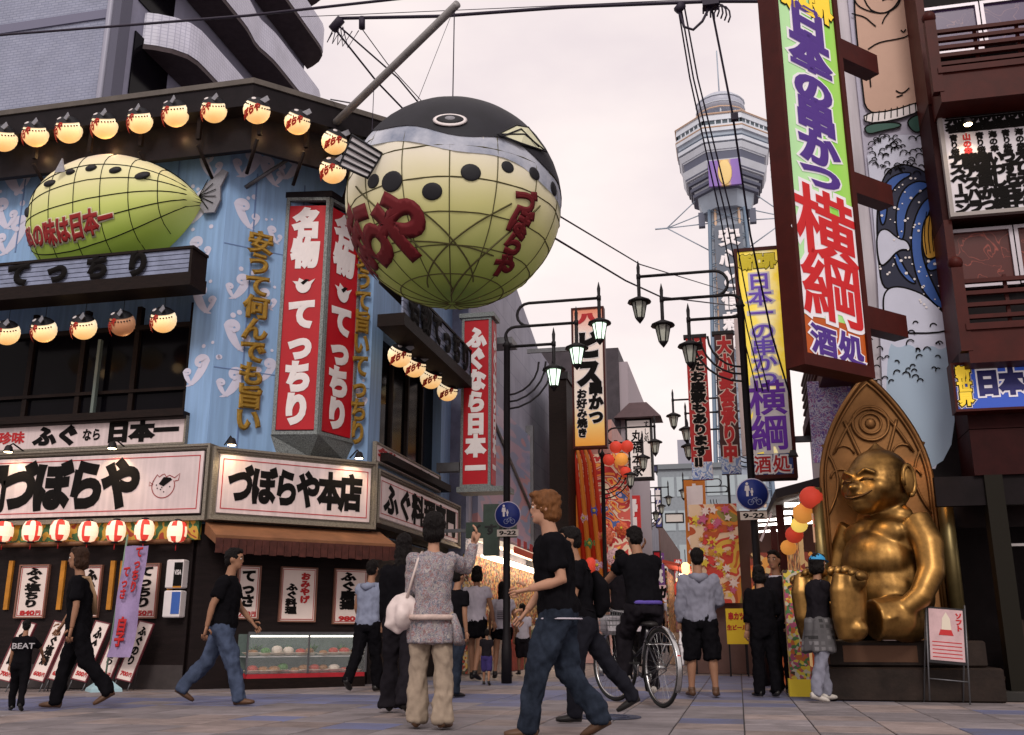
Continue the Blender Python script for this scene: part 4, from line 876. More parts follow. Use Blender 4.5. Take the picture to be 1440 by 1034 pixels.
# blade signs / boards down the street (left)
def streetsign(name, label, Y, tl, br, face, fr=BROWNRED, dep=.25, t=.05, toR=None):
    pl = (0, Y, 0); a = S(*tl, pl); c = S(*br, pl); w = c.x - a.x; h = a.z - c.z
    th = thing(name, label, 'sign', (a.x, Y, c.z)); MB().box(t * .7, w - t * .7, 0, dep, t * .7, h - t * .7).build('panel', face, th); frame(th, 0, w, 0, h, t, -.03, dep, fr)
    return th, w, h
CRM = ramp_mat('sign_cream', 'Z', 0, 3.6, [(0, (.75, .3, .03)), (.16, (.78, .5, .16)), (.32, (.8, .68, .58)), (.82, (.8, .68, .62)), (1, (.7, .25, .15))], .5, emit=.12)
th, w, h = streetsign('blade_sign', 'white and yellow vertical sign with black and red letters over the left side', 24, (803, 434), (854, 629), CRM)
text(th, '八', w * .5, h * .92, w * .6, h * .07, REDINK, .1); text2(th, 'ビス', w * .52, h * .62, w * .72, h * .4, INK, WHITE, .08, .12, vert=True)
text2(th, '串かつ', w * .7, h * .31, w * .42, h * .3, INK, WHITE, .08, .12, vert=True); text2(th, 'お好み焼き', w * .28, h * .24, w * .3, h * .34, INK, WHITE, .06, .1, vert=True)
MB().box(-1.2, -.002, .1, .16, h * .7, h * .73).build('bracket', STEEL, th)
# dark slab behind sign
ds = thing('dark_building', 'narrow dark building behind the yellow and white blade sign', 'building', (-5.2, 33, 0)); p = S(852, 490, (0, 33, 0)); p2 = S(870, 490, (0, 33, 0))
MB().box(-8, p2.x + 5.2 - .02, 0, 8, 0, p.z).build('wall', mat('dark_concrete', (.06, .05, .06), .7, var=.3), ds); MB().box(p2.x + 5.2 - .02, p2.x + 5.2 + .28, .1, 8, 0, p.z - .5).build('side_cladding', mat('pale_cladding', (.35, .3, .33), .7), ds)
# festival mural building front
FM = 27.5; pl = (0, FM, 0)
fm = thing('festival_facade', 'red and gold festival facade with striped banners, flowers and a painted fish', 'facade', (S(800, 760, pl).x, FM, 0)); fx0 = S(800, 700, pl).x; fx1 = S(888, 700, pl).x; z1 = S(840, 590, pl).z; z0 = 1.9; fw = fx1 - fx0
MB().box(-.3, fw * .72, .1, 3, 0, z1).build('backing', mat('facade_pink', (.5, .28, .25), .6, var=.3), fm)
MB().box(-.28, fw * .98, .05, .099, z0, z1 - 1.0).build('painted_panel', paint_mat('festival_paint', [(.5, .04, .02), (.65, .3, .06), (.45, .08, .06), (.55, .42, .3), (.35, .03, .03), (.6, .2, .05), (.06, .1, .25), (.5, .3, .35)], 1.4, emit=.3, dist=2), fm)
for i in range(7):
    x = i * .17; q = MB(); q.tube([(-.1 + x * .5, -.02, z1 - .1), (.0 + x * .75, -.12, z1 - 1.3), (x * .9 + .15, -.05, z0 + .7 - i * .12)], [.03, .06, .09], 6); q.build('striped_cord', mat('cord_gold', (.65, .2, .03), .5, emit=.1) if i % 2 else mat('cord_red', (.5, .03, .01), .5, emit=.05), fm)
fl = []
def flower(cx, cz, r, col, y=-.08):
    q = MB()
    for ring_ in range(3):
        rr = r * (1 - ring_ * .28)
        for k in range(8):
            a = k * pi / 4 + ring_ * .4; q.ell((cx + rr * .6 * cos(a), y - ring_ * .03, cz + rr * .6 * sin(a)), (rr * .38, .03, rr * .38), 7, 4)
    q.ell((cx, y - .1, cz), (r * .2, .03, r * .2), 8, 4, mi=1)
    q.build('flower', [mat(f'petal_{col[0]:.2f}_{col[2]:.2f}', col, .5, var=.3, vs=8, emit=.08), mat('petal_yellow', (.7, .5, .05), .5)], fm)
for cx, cz, r, col in ((.45, 3.9, .22, (.6, .35, .4)), (.75, 4.1, .25, (.08, .1, .4)), (1.0, 3.4, .3, (.65, .15, .08)), (.6, 3.2, .24, (.1, .25, .08)), (1.3, 2.8, .28, (.65, .4, .42)), (1.5, 3.6, .2, (.6, .12, .05)), (.8, 2.6, .24, (.5, .3, .4))): flower(cx, cz, r, col)
q = MB(); q.extr([(1.0, -.05, 2.15), (1.2, -.2, 2.6), (1.55, -.25, 2.75), (1.85, -.15, 2.45), (2.0, -.1, 2.2), (1.6, -.1, 2.0)], (0, .1, 0)); q.build('painted_fish', mat('fish_orange', (.7, .16, .03), .5, var=.4, vs=12, emit=.1), fm)
for k in range(9): MB().ell((fw * .66 + .035 * k - .3, -.1, z1 + .25 - k * .1), (.03, .03, .03), 6, 4).build('bead', WHITE, fm)
# big red ball lanterns on it
def ball_lantern(px_, py_, Y, r, col, label):
    p = S(px_, py_, (0, Y, 0)); t = thing('ball_lantern', label, 'lantern', p)
    MB().lathe([(r * (1 if i % 2 else .955) * sin(pi * i / 16) + .01, -r * cos(pi * i / 16)) for i in range(17)], 14).build('paper_body', col, t); MB().lathe([(r * .3, r * .98), (r * .3, r * 1.12)], 8).build('top_ring', LAMPBLK, t); return t
RLG = mat('red_lantern_glow', (.5, .04, .025), .6, emit=.22, ecol=(1, .1, .05)); OLG = mat('orange_lantern_glow', (.6, .24, .04), .6, emit=.35, ecol=(1, .4, .08)); YLG = mat('yellow_lantern_glow', (.7, .5, .08), .6, emit=.6, ecol=(1, .7, .15))
ball_lantern(866, 629, 27, .17, RLG, 'round red lantern left of the roofed white sign'); ball_lantern(882, 628, 27, .17, RLG, 'round red lantern touching the roofed white sign edge')
ball_lantern(874, 646, 27, .18, OLG, 'round orange lantern below the two red ones by the roofed sign'); ball_lantern(856, 647, 27, .16, RLG, 'round red lantern over the festival facade edge'); ball_lantern(880, 664, 27, .15, RLG, 'lowest dark red round lantern beside the roofed sign')
# roofed sign
th, w, h = streetsign('roofed_sign', 'white lantern sign with little brown roof and black brush script', 33, (879, 590), (919, 673), mat('roofed_white', (.78, .7, .66), .5, emit=.15), LAMPBLK, .5, .06)
q = MB(); q.add([(-.35, -.35, h), (w + .35, -.35, h), (w + .35, .85, h), (-.35, .85, h), (.15, .1, h + .6), (w - .15, .1, h + .6), (w - .15, .4, h + .6), (.15, .4, h + .6)], [(3, 2, 1, 0), (4, 5, 6, 7), (0, 1, 5, 4), (1, 2, 6, 5), (2, 3, 7, 6), (3, 0, 4, 7)]); q.build('roof', mat('roof_brown', (.09, .055, .06), .6, var=.2), th)
text(th, '丸福本家', w * .42, h * .42, w * .4, h * .78, INK, .03, vert=True, sl=.1); text(th, 'すし処', w * .8, h * .78, w * .2, h * .36, INK, .02, vert=True); MB().box(-1.6, -.002, .2, .3, h * .7, h * .76).build('bracket', LAMPBLK, th)
# lit shopfront strip on the left beyond the restaurant
sh = thing('shopfront', 'brightly lit shop with white and red sloping awning behind the pedestrian sign', 'shop', (-5.3, 19.2, 0))
MB().box(.13, .3, .0, 9.3, 0, .9).build('counter', mat('counter', (.3, .2, .14), .5, var=.5, vs=5), sh); MB().box(.001, .12, .0, 9.3, 0, 2.3).build('interior_wall', paint_mat('shop_goods', [(.3, .18, .1), (.1, .05, .03), (.4, .3, .2), (.3, .05, .03), (.05, .06, .04), (.5, .3, .08), (.06, .03, .02)], 22, emit=.1, dist=1, kind='voronoi'), sh)
q = MB(); q.extr([(.1, 0, 2.75), (1.05, 0, 2.45), (1.05, 0, 2.38), (.1, 0, 2.6)], (0, 9.0, 0)); q.build('awning_cloth', mat('awning_white', (.75, .62, .5), .6, emit=.5, ecol=(1, .8, .6)), sh)
MB().box(1.04, 1.07, 0, 9.0, 2.3, 2.42).build('awning_edge', mat('awning_red', (.5, .06, .02), .6, emit=.1), sh)
for k in range(14): MB().box(1.071, 1.08, .2 + k * .62, .5 + k * .62, 2.44, 2.6).build('awning_letter', REDINK, sh)
MB().box(.3, .5, .3, 8.8, 2.25, 2.3).build('lamp_tube', mat('shop_tube', (1, .9, .75), emit=9, ecol=(1, .84, .62)), sh)
for k in range(6): MB().box(.301, .6, .4 + k * 1.45, 1.6 + k * 1.45, .0, .85 + .1 * (k % 2)).build('goods_box', mat(f'goods_{k%3}', ((.5, .45, .4), (.35, .06, .04), (.2, .3, .15))[k % 3], .5, var=.5, vs=9), sh)
# generic side blocks further down the left and right
def block(label, x0, x1, y0, y1, hz_, m, wn=None, side=1):
    t = thing('street_building', label, 'building', ((x0 + x1) / 2, y0, 0)); hw = (x1 - x0) / 2
    MB().box(-hw, hw, 0, y1 - y0, 0, hz_).build('wall', m, t)
    fl_ = int(hz_ // 3)
    for f in range(1, fl_):
        for k in range(int((y1 - y0) // 2.2)):
            x = hw if side > 0 else -hw; MB().box(min(x, x + .05 * side) + .001 * side, max(x, x + .05 * side) + .001 * side, .5 + k * 2.2, 1.9 + k * 2.2, f * 3 + .8, f * 3 + 2.2).build('window', DKGLASS, t)
        for k in range(int(2 * hw // 2.4)):
            MB().box(-hw + .6 + k * 2.4, -hw + 2 + k * 2.4, -.05, -.001, f * 3 + .8, f * 3 + 2.2).build('window', DKGLASS, t)
    return t
C1 = mat('block_beige', (.32, .27, .25), .8, var=.25, vs=1); C2 = mat('block_grey', (.25, .25, .3), .8, var=.25, vs=1); C3 = mat('block_brown', (.14, .08, .07), .8, var=.3, vs=1)
block('beige building on the left side of the shopping street', -14, -5.0, 41, 52, 6.2, C1); block('grey building further along the left side of the street', -14, -4.8, 52, 66, 7.5, C2); block('brown building far along the left side of the street', -14, -4.7, 66, 90, 8.0, C3)
block('low dark shop building behind the orange picture board', -.85, 2.0, 20.4, 34, 3.15, C3, side=-1); block('beige building on the right side further along the street', -.7, 10, 36, 60, 4.6, C1, side=-1); block('grey building far along the right side of the street', -.4, 12, 60, 95, 6.6, C2, side=-1)
# far glazed building across the end
fb = thing('glazed_building', 'pale office building with window grid closing the street below the tower', 'building', (-5, 100, 0)); Zt = S(950, 660, (0, 100, 0)).z; xa = S(924, 660, (0, 100, 0)).x + 5; xb = S(1040, 660, (0, 100, 0)).x + 5
MB().box(xa, xb, 0, 12, 0, Zt).build('wall', mat('glazed_grey', (.24, .27, .3), .6, var=.15), fb); MB().box(xa - .3, xb, -.3, 12, Zt, Zt + .5).build('roof_edge', mat('roof_grey', (.16, .18, .2), .6), fb)
for f in range(4):
    for k in range(7): MB().box(xa + .4 + k * 1.5, xa + 1.65 + k * 1.5, -.06, -.001, Zt - 2.8 - f * 3.4, Zt - .8 - f * 3.4).build('window', mat('office_glass', (.36, .42, .45), .2), fb)
MB().box(xa + 2, xa + 3.5, 3, 6, Zt + .5, Zt + 3.6).build('roof_room', mat('grey_room', (.3, .3, .36), .7), fb)
# assorted far signs
SGN = [
 ('red and dark far sign below the roofed sign', 45, (901, 690), (917, 745), RED, '', None),
 ('black far sign with white letters under red one', 44, (900, 748), (916, 800), INK, 'マル一', WHITE),
 ('blue and white striped far vertical sign', 48, (920, 686), (932, 742), mat('far_blue', (.06, .06, .22), .6), '串かつ', WHITE),
 ('yellow far sign strip on the right side', 40, (935, 722), (962, 735), mat('far_white', (.65, .6, .55), .6), '', None),
 ('narrow white far sign on the left side', 38, (888, 690), (897, 760), mat('far_white', (.65, .6, .55), .6), 'うどん', REDINK),
 ('red far sign low on the left of street', 36, (918, 775), (930, 800), RED, '', None),
 ('pale far sign high at the left side', 50, (903, 655), (925, 664), mat('far_navy', (.04, .04, .1), .6), '', None)]
for lab, Y, tl, br, m, s, mi in SGN:
    th, w, h = streetsign('far_sign', lab, Y, tl, br, m, LAMPBLK, .2, .04)
    if s: text(th, s, w / 2, h / 2, w * .8, h * .9, mi, .08, vert=True)
# goods and light at street level, far
for i, (x, y) in enumerate(((-4.4, 31), (-4.3, 35), (-4.2, 40), (-1.3, 27), (-1.25, 33), (-1.2, 39), (-4.1, 47), (-1.2, 46))):
    t = thing('shop_stall', f'lit shop stall under an awning, {ordn[i].replace("leftmost","nearest")} of those down the street', 'stall', (x, y, 0), 0, 'lit stalls down the street'); s = 1 if x < 0 else -1
    MB().box(-.5, .5, 0, 3, 0, .8).build('counter', mat('counter', (.3, .2, .14), .5), t); MB().box(-.5 * s - .02, -.5 * s + .02, 0, 3, .8, 2.4).build('back_wall', MATS['shop_goods'], t)
    MB().extr([(-.6 * s, 0, 2.7), (.6 * s, 0, 2.4), (.6 * s, 0, 2.34), (-.6 * s, 0, 2.62)][::s], (0, 3, 0)).build('awning', mat(f'stall_awning{i%3}', ((.5, .08, .05), (.6, .55, .45), (.25, .1, .05))[i % 3], .7), t)
    MB().box(-.2, .0, .3, 2.7, 2.3, 2.33).build('lamp_tube', MATS['shop_tube'], t)
for i in range(9):
    p = Vector((-3.7, 26 + i * 2.4, 2.5)); t = thing('paper_lantern', f'{ordn[i].replace("leftmost","nearest")} small red paper lantern in the row along the left shopfronts', 'lantern', p, 0, 'red lanterns along the left shops'); MB().lathe([(.06, -.2), (.13, -.12), (.14, .12), (.06, .2)], 8).build('paper_body', RLG, t)
    if i > 4: break

# ================= TOWER =================
TY = 150; tp = (0, TY, 0); tcx = S(1022, 300, tp).x
tw = thing('steel_tower', 'steel observation tower with octagonal deck and vertical white lettering', 'tower', (tcx, TY, 0))
TG = mat('tower_steel', (.34, .4, .48), .5, .1, var=.15, vs=.3); TWh = mat('tower_white', (.56, .6, .67), .5, var=.1, vs=.4); TGl = mat('tower_glass', (.13, .17, .2), .15, var=.4, vs=.5); TD = mat('tower_dark', (.1, .11, .16), .5); TGo = mat('tower_cream', (.6, .42, .3), .5)  # tower tones lightened to stand in for distance haze
def octo(q, r0, z0, r1, z1, n=8, mi=0, rot=pi / 8):
    a = [(r0 * cos(rot + 2 * pi * k / n), r0 * sin(rot + 2 * pi * k / n), z0) for k in range(n)]; c = [(r1 * cos(rot + 2 * pi * k / n), r1 * sin(rot + 2 * pi * k / n), z1) for k in range(n)]
    q.add(a + c, [tuple(range(n - 1, -1, -1)), tuple(range(n, 2 * n))] + [(k, (k + 1) % n, n + (k + 1) % n, n + k) for k in range(n)], mi)
zz = lambda py: S(1014, py, tp).z
R = 7.4 / cos(pi / 8)
q = MB(); octo(q, R, zz(214), R, zz(205)); octo(q, R * .97, zz(227), R * .97, zz(222)); octo(q, R * .9, zz(236), R * .95, zz(229)); octo(q, R * .82, zz(262), R * .9, zz(250)); q.build('deck', TWh, tw)
q = MB(); octo(q, R * .95, zz(219), R * .98, zz(205.1)); q.build('deck_core', TG, tw)
zA, zB, zC, zD, zE, zF, zG = zz(190), zz(206), zz(222), zz(238), zz(250), zz(283), zz(304)
# stacked deck storeys
for nm, r0, za, r1, zb_, m in (('roof_rim', R * 1.0, zA - 1.2, R * .98, zA, TWh), ('upper_glazing', R * .95, zB, R * .97, zA - 1.21, TGl), ('upper_sill', R * .96, zB - 1.0, R * .99, zB - .01, TWh), ('middle_band', R * .88, zC, R * .9, zB - 1.01, TG), ('lower_glazing', R * .86, zD + 1.2, R * .88, zC - .01, TGl), ('lower_sill', R * .87, zD, R * .9, zD + 1.19, TWh), ('dark_ring', R * .84, zE, R * .86, zD - .01, TD), ('neck', R * .62, zF, R * .83, zE - .01, TWh), ('collar', R * .5, zG, R * .6, zF - .01, TG)):
    q = MB(); octo(q, r0, za, r1, zb_); q.build(nm, m, tw)
for za, zb_, rr in ((zB, zA - 1.2, .965), (zD + 1.2, zC, .875)):
    for k in range(8):
        a0 = pi / 8 + k * pi / 4; a1 = a0 + pi / 4; A_ = Vector((cos(a0), sin(a0), 0)) * R * rr; B_ = Vector((cos(a1), sin(a1), 0)) * R * rr
        if (A_ + B_).y > 3: continue
        q = MB()
        for j in range(7):
            p = A_.lerp(B_, j / 6) * 1.008; q.box(p.x - .1, p.x + .1, p.y - .1, p.y + .1, za, zb_)
        q.build('window_mullion', TWh, tw, kind='stuff')
for z_, r_ in ((zA - .05, R * 1.005), (zB - .3, R * 1.0), (zD + .9, R * .91)):
    MB().tube([(r_ * cos(pi / 8 + k * pi / 4), r_ * sin(pi / 8 + k * pi / 4), z_) for k in range(8)], .14, 4, closed=True, sm=False).build('neon_tube', TGo, tw)
for j in range(4):
    z_ = zE - 1 - j * (zE - zF) / 4.4; rr = R * (.86 - .05 * j); q = MB(); octo(q, rr * .985 - .1, z_ - .35, rr * .985, z_ + .1); q.build('dark_ring', TD, tw)
MB().box(-2.5, 2.5, -R * .86, -R * .8, zF - .5, zE - .3).build('billboard', ramp_mat('tower_billboard', 'X', -2.5, 2.5, [(0, (.2, .12, .4)), (.3, (.25, .14, .45)), (.42, (.7, .45, .15)), (.58, (.7, .5, .2)), (.7, (.25, .14, .45)), (1, (.2, .12, .4))], .5), tw)
MB().ell((0, -R * .87, (zE + zF) / 2 - .4), (1.1, .12, 2.1), 12, 8).build('billboard_figure', mat('fig_yellow', (.75, .55, .22), .5), tw)
q = MB(); q.lathe([(4.0, zA), (4.0, zA + .5), (3.6, zA + .6)], 16); q.build('roof_deck', TG, tw)
q = MB()
for k in range(8): a = k * pi / 4; q.tube([(3.3 * cos(a), 3.3 * sin(a), zA + .5), (3.3 * cos(a), 3.3 * sin(a), zz(166))], .16, 5)
q.build('roof_post', TWh, tw, kind='stuff'); MB().tube([(4.2 * cos(k * pi / 8), 4.2 * sin(k * pi / 8), zz(167)) for k in range(16)], .13, 4, closed=True).build('roof_railing', TGo, tw)
q = MB(); rd = 3.9; q.lathe([(rd, zz(164)), (rd, zz(152)), (rd * .95, zz(146)), (rd * .72, zz(140.5)), (rd * .3, zz(138)), (.05, zz(137.5))], 20); q.build('dome', mat('dome_grey', (.4, .42, .5), .4, var=.1), tw)
for z_ in (zz(158), zz(149)): MB().tube([(rd * 1.01 * cos(k * pi / 10), rd * 1.01 * sin(k * pi / 10), z_) for k in range(20)], .12, 4, closed=True).build('dome_band', TWh, tw)
MB().tube([(0, 0, zz(138)), (0, 0, zz(138) + 9)], .12, 5).build('lightning_rod', TG, tw)
# shaft
def rs(z): return 2.6 + (zG - z) * .028
q = MB(); n = 14; zs = [zG - i * zG / n for i in range(n + 1)]
q.add([(sx * rs(z) * .92, sy * rs(z) * .92, z) for z in zs for sx, sy in ((-1, -1), (1, -1), (1, 1), (-1, 1))], [(i * 4 + k, (i + 1) * 4 + k, (i + 1) * 4 + (k + 1) % 4, i * 4 + (k + 1) % 4) for i in range(n) for k in range(4)]); q.build('shaft', mat('shaft_grey', (.26, .3, .37), .5, var=.2, vs=.6), tw)
for sx in (-1, 1):
    for sy in (-1, 1):
        MB().tube([(sx * rs(z) * 1.05, sy * rs(z) * 1.05, z) for z in zs], .28, 5).build('leg', mat('leg_blue', (.16, .22, .3), .5), tw)
    MB().tube([(sx * rs(z) * .7, -rs(z) * 1.0, z) for z in zs], .22, 5).build('neon_tube', TGo, tw)
q = MB()
for i in range(n * 2):
    z0_, z1_ = zG - i * zG / (n * 2), zG - (i + 1) * zG / (n * 2)
    for sx, sy, tx, ty in ((-1, -1, 1, -1), (-1, -1, -1, 1), (1, -1, 1, 1)):
        q.tube([(sx * rs(z0_) * 1.05, sy * rs(z0_) * 1.05, z0_), (tx * rs(z1_) * 1.05, ty * rs(z1_) * 1.05, z1_)], .09, 4); q.tube([(tx * rs(z0_) * 1.05, ty * rs(z0_) * 1.05, z0_), (sx * rs(z1_) * 1.05, sy * rs(z1_) * 1.05, z1_)], .09, 4)
q.build('lattice', mat('lattice_blue', (.2, .26, .34), .5), tw, kind='stuff')
zt_ = zz(328); q = MB(); q.add([(s_ * 2.15, -rs(z) * 1.05 - .35, z) for z in (zt_, zz(480)) for s_ in (-1, 1)], [(0, 2, 3, 1)]); q.build('letter_panel', mat('letter_panel', (.11, .13, .17), .5), tw)
for i, c in enumerate('安心と信頼の'):
    cz_ = zz(346 + i * 29.5); o = text(tw, c, .1, cz_, 3.6, 3.2, mat('tower_letter', (.8, .76, .78), .5), .045, y=-rs(cz_) * 1.05 - .5, d=.1, name='letter', fill=.92)
zc_ = zz(318)
for s_ in (-1, 1):
    for z0_, z1_ in ((zc_ + 2.2, zc_), (zc_ + .2, zc_), (zc_ + 6, zc_), (zc_ - 4.5, zc_)): MB().tube([(s_ * 3, -1, z0_), (s_ * 9.6, -1, z1_)], .1, 4).build('spoke', TG, tw)
    MB().tube([(s_ * 9.6, -1, zc_), (s_ * 11.5, -1, zc_)], .14, 4).build('spoke', TG, tw); MB().box(s_ * 4 - .5, s_ * 4 + .5, -1.5, -.5, zc_ - .4, zc_ + 2).build('spoke_box', TD, tw)
for k in range(5):
    MB().tube([(R * .9, -1 + k * .01, zB - 2 - k * 1.2), (R * 1.05, -1, zB - 2 - k * 1.2)], .08, 4).build('ladder_rung', TG, tw)
MB().tube([(R * 1.05, -1, zB), (R * 1.02, -1, zB - 9)], .09, 4).build('ladder_rail', TG, tw)

# ================= STREET LAMPS =================
LG = mat('lamp_glass', (.5, .52, .45), .3, var=.15, vs=10); LGL = mat('lamp_glass_lit', (.8, .95, .8), .3, emit=1.5, ecol=(.75, 1, .78))
def lantern_head(parent, x, y, z, s=1, lit=False):
    q = MB(); q.lathe([(.004, .62), (.03, .5), (.022, .3), (.03, .28), (.03, -.02), (.05, -.03), (.19, -.1), (.2, -.13), (.14, -.13)], 12); q.lathe([(.075, -.4), (.06, -.43), (.005, -.5)], 8)
    for k in range(6): a = k * pi / 3; q.tube([(.125 * cos(a), .125 * sin(a), -.13), (.07 * cos(a), .07 * sin(a), -.4)], .009, 4)
    h = q.build('lamp_head', LAMPBLK, parent); h.location = (x, y, z); h.scale = (s,) * 3
    g_ = MB().lathe([(.118, -.131), (.066, -.4)], 6, sm=False).build('lamp_glass', LGL if lit else LG, h)
    return h
def street_lamp(label, pl, top, heads, side, lit=(0, 0, 0), sc=1, base=0):
    """heads: photographed tops of the glass; pole at px on plane"""
    p = S(*top, pl); t = thing('street_lamp', label, 'street lamp', (p.x, p.y, 0), 0, 'street lamps with curled arms'); H_ = p.z
    MB().lathe([(.085, 0), (.085, .5), (.075, .6), (.06, .8), (.055, H_), (.08, H_ + .02), (.03, H_ + .1), (.004, H_ + .22)], 12).build('pole', LAMPBLK, t)
    for i, hp in enumerate(heads):
        q = S(*hp, pl); x = q.x - p.x; z = q.z + .12
        lantern_head(t, x, 0, z, sc, lit[i])
        r = .27; za = z + .33; ex = side * .12; arm = MB()
        xr = x - side * 0 ; xe_ = -side * .12
        # straight run then a half-round curl down to the next lower arm
        cx_ = x * (.24 if i == 0 else .12 if i == 1 else 0)
        if i < len(heads) - 1:
            nz_ = S(*heads[i + 1], pl).z + .12 + .33; nx = S(*heads[i + 1], pl).x - p.x
            rr = (za - nz_) / 2; pts = [(x, 0, za), (cx_, 0, za)] + [(cx_ - (1 if x > 0 else -1) * rr * sin(a), 0, za - rr + rr * cos(a)) for a in [pi * k / 8 for k in range(1, 9)]] + [(nx * .6, 0, nz_)]
        else: pts = [(x, 0, za), (0, 0, za)]
        arm.tube(pts, .026, 6); arm.build('arm', LAMPBLK, t)
        arm = MB(); arm.tube([(x - side * .0, 0, za - .04), (x, 0, za + .04)], .04, 6); arm.build('arm_end', LAMPBLK, t)
    for k in range(3):
        rr = .55 + k * .12; zc0 = S(*heads[-1], pl).z + .45; MB().tube([((1 if heads[0][0] > top[0] else -1) * rr * sin(a), 0, zc0 - .0 - rr * cos(a) * 1.0 - .3 + .0) for a in [pi / 2 * j / 6 for j in range(7)]], .018, 5).build('brace', LAMPBLK, t)
    return t
LPl = (0, 15.6, 0)
street_lamp('left lamp post with three lit lanterns in front of the grey wall', LPl, (713, 488), [(843, 455), (811, 490), (779, 520)], 1, (1, 1, 1))
street_lamp('right lamp post with three unlit lanterns hanging over the street', LPl, (1041, 432), [(899, 425), (932, 458), (970, 487)], -1)
P2 = (0, 27, 0)
street_lamp('smaller lamp post before the festival facade on the left', P2, (847, 640), [(921, 622), (904, 644), (886, 668)], 1, sc=1.05)
street_lamp('lamp post behind the two column red banner on the right', P2, (1050, 560), [(947, 585), (965, 604), (968, 628)], -1, sc=1.05)
P3 = (0, 42, 0)
street_lamp('far right lamp post with small lanterns under the banners', P3, (1024, 670), [(961, 690), (975, 700), (985, 708)], -1, sc=1.1); street_lamp('far left lamp post with small lanterns in the distance', P3, (905, 712), [(940, 700), (930, 712), (922, 722)], 1, sc=1.0)
# pedestrian signs on the poles
SB = mat('sign_blue', (.02, .035, .2), .35, var=.1)
def ped(px_, py_, label, r):
    p = S(px_, py_, (0, 15.45, 0)); t = thing('pedestrian_sign', label, 'sign', p, 0, 'round blue pedestrian signs with hour plates')
    MB().lathe([(r, 0), (r, .02)], 32, ax='y').build('rim', mat('sign_rim', (.55, .5, .6), .4), t); MB().lathe([(r * .94, -.004), (r * .94, .001)], 32, ax='y').build('disc', SB, t)
    q = MB(); f = lambda pts, y=-.008: q.flat(pts[::-1], y + .003, .003)
    for cx_, cz_, s in ((-.3, .42, 1), (-.02, .2, .55)):
        f([(r * (cx_ + s * a), r * (cz_ + s * b_)) for a, b_ in ((-.12, .12), (.12, .12), (.16, -.2), (.08, -.2), (.07, -.55), (-.07, -.55), (-.08, -.2), (-.16, -.2))]); f([(r * (cx_ + s * (.09 * cos(a))), r * (cz_ + s * (.24 + .09 * sin(a)))) for a in [k * pi / 5 for k in range(10)]])
    q.build('pictogram', WHITE, t)
    q = MB()
    for cx_ in (-.12, .38): q.tube([(r * (cx_ + .17 * cos(a)), -.008, r * (-.5 + .17 * sin(a))) for a in [k * pi / 8 for k in range(16)]], r * .02, 4, closed=True)
    for a, c_ in (((-.12, -.5), (.05, -.25)), ((.05, -.25), (.38, -.5)), ((.05, -.25), (.28, -.2)), ((.13, -.5), (.28, -.2)), ((-.12, -.5), (.13, -.5))): q.tube([(r * a[0], -.008, r * a[1]), (r * c_[0], -.008, r * c_[1])], r * .02, 4)
    q.build('bicycle_pictogram', mat('picto_pale', (.3, .33, .5), .5), t)
    MB().box(-r * .82, r * .82, -.004, .012, -r * 1.6, -r * 1.1).build('hour_plate', mat('plate_cream', (.55, .48, .42), .5), t); text(t, '9-22', 0, -r * 1.35, r * 1.3, r * .32, INK, .03, y=-.006); MB().box(-.02, .02, .013, .1, -r * 1.3, r * .5).build('bracket', STEEL, t)
    return t
ped(714, 724, 'round blue pedestrian sign and 9-22 plate on the left lamp post', .215); ped(1058, 695, 'round blue pedestrian sign and 9-22 plate on the right lamp post', .245)
# ================= OVERHEAD CABLES =================
def cable(label, pts, r=.018, sag=0, kinks=True):
    pts = [Vector(p) for p in pts]; out_ = []
    for i in range(len(pts) - 1):
        for k in range(8):
            t = k / 8; p = pts[i].lerp(pts[i + 1], t); p.z -= sag * 4 * t * (1 - t); out_.append(p)
    out_.append(pts[-1]); o = MB().tube(out_, r, 5).build('overhead_cable', CABLE); tag(o, label, 'cable', None); return o
def wp(px_, py_, Y): return S(px_, py_, (0, Y, 0))
cable('thick cable across the top left from the tall block to mid sky', [wp(-20, 51, 13), wp(175, 36, 12.6), wp(350, 22, 12), wp(600, -6, 11.5)], .022)
cable('thick cable across the sky from the frayed joint to the right', [wp(478, 26, 12), wp(620, 23, 12), wp(800, 10, 12), wp(1005, 2, 12), wp(1080, 2, 12)], .026)
cable('thin messenger wire over the sky cable', [wp(420, 24, 12), wp(700, 12, 12), wp(1005, -2, 12)], .006)
q = MB(); q.tube([wp(467, 42, 12), wp(480, 27, 12)], .07, 8); q.tube([wp(509, 25, 12), wp(509, 40, 12)], .05, 8)
for k in range(5): p = wp(470 + k * 3, 38, 12); q.tube([p, p + Vector((-.1 + k * .05, 0, -.25 - .03 * k)), p + Vector((-.02 + k * .07, 0, -.1))], .009, 4)
tag(q.build('cable_joint', CABLE), 'frayed cable joint with loose ends left of the boom pole', 'cable joint')
cable('cable slanting down from the frayed joint to the balloon', [wp(472, 42, 12), wp(530, 115, 13), wp(588, 175, 14)], .016); cable('second cable slanting from the joint behind the balloon', [wp(478, 38, 12), wp(560, 110, 13), wp(608, 168, 14)], .014)
cable('thin wire curving down right of the frayed joint', [wp(510, 42, 12), wp(545, 90, 13), wp(600, 150, 14)], .008)
for i, (a, b_) in enumerate((((953, 8), (1012, 300)), ((957, 8), (1020, 300)), ((962, 8), (1028, 300)))):
    cable(f'{("left","middle","right")[i]} cable of the three hanging past the tower', [wp(a[0], a[1], 12), wp(a[0] + 17 + i, 110, 12.6), wp(b_[0], b_[1], 14), wp(b_[0] + 30, 460, 17), wp(b_[0] + 75, 640, 19)], .012)
cable('single cable dropping right of the tower deck', [wp(1000, 8, 12), wp(1030, 160, 12.6), wp(1055, 330, 14), wp(1085, 470, 15.5), wp(1112, 560, 17)], .016)
q = MB()
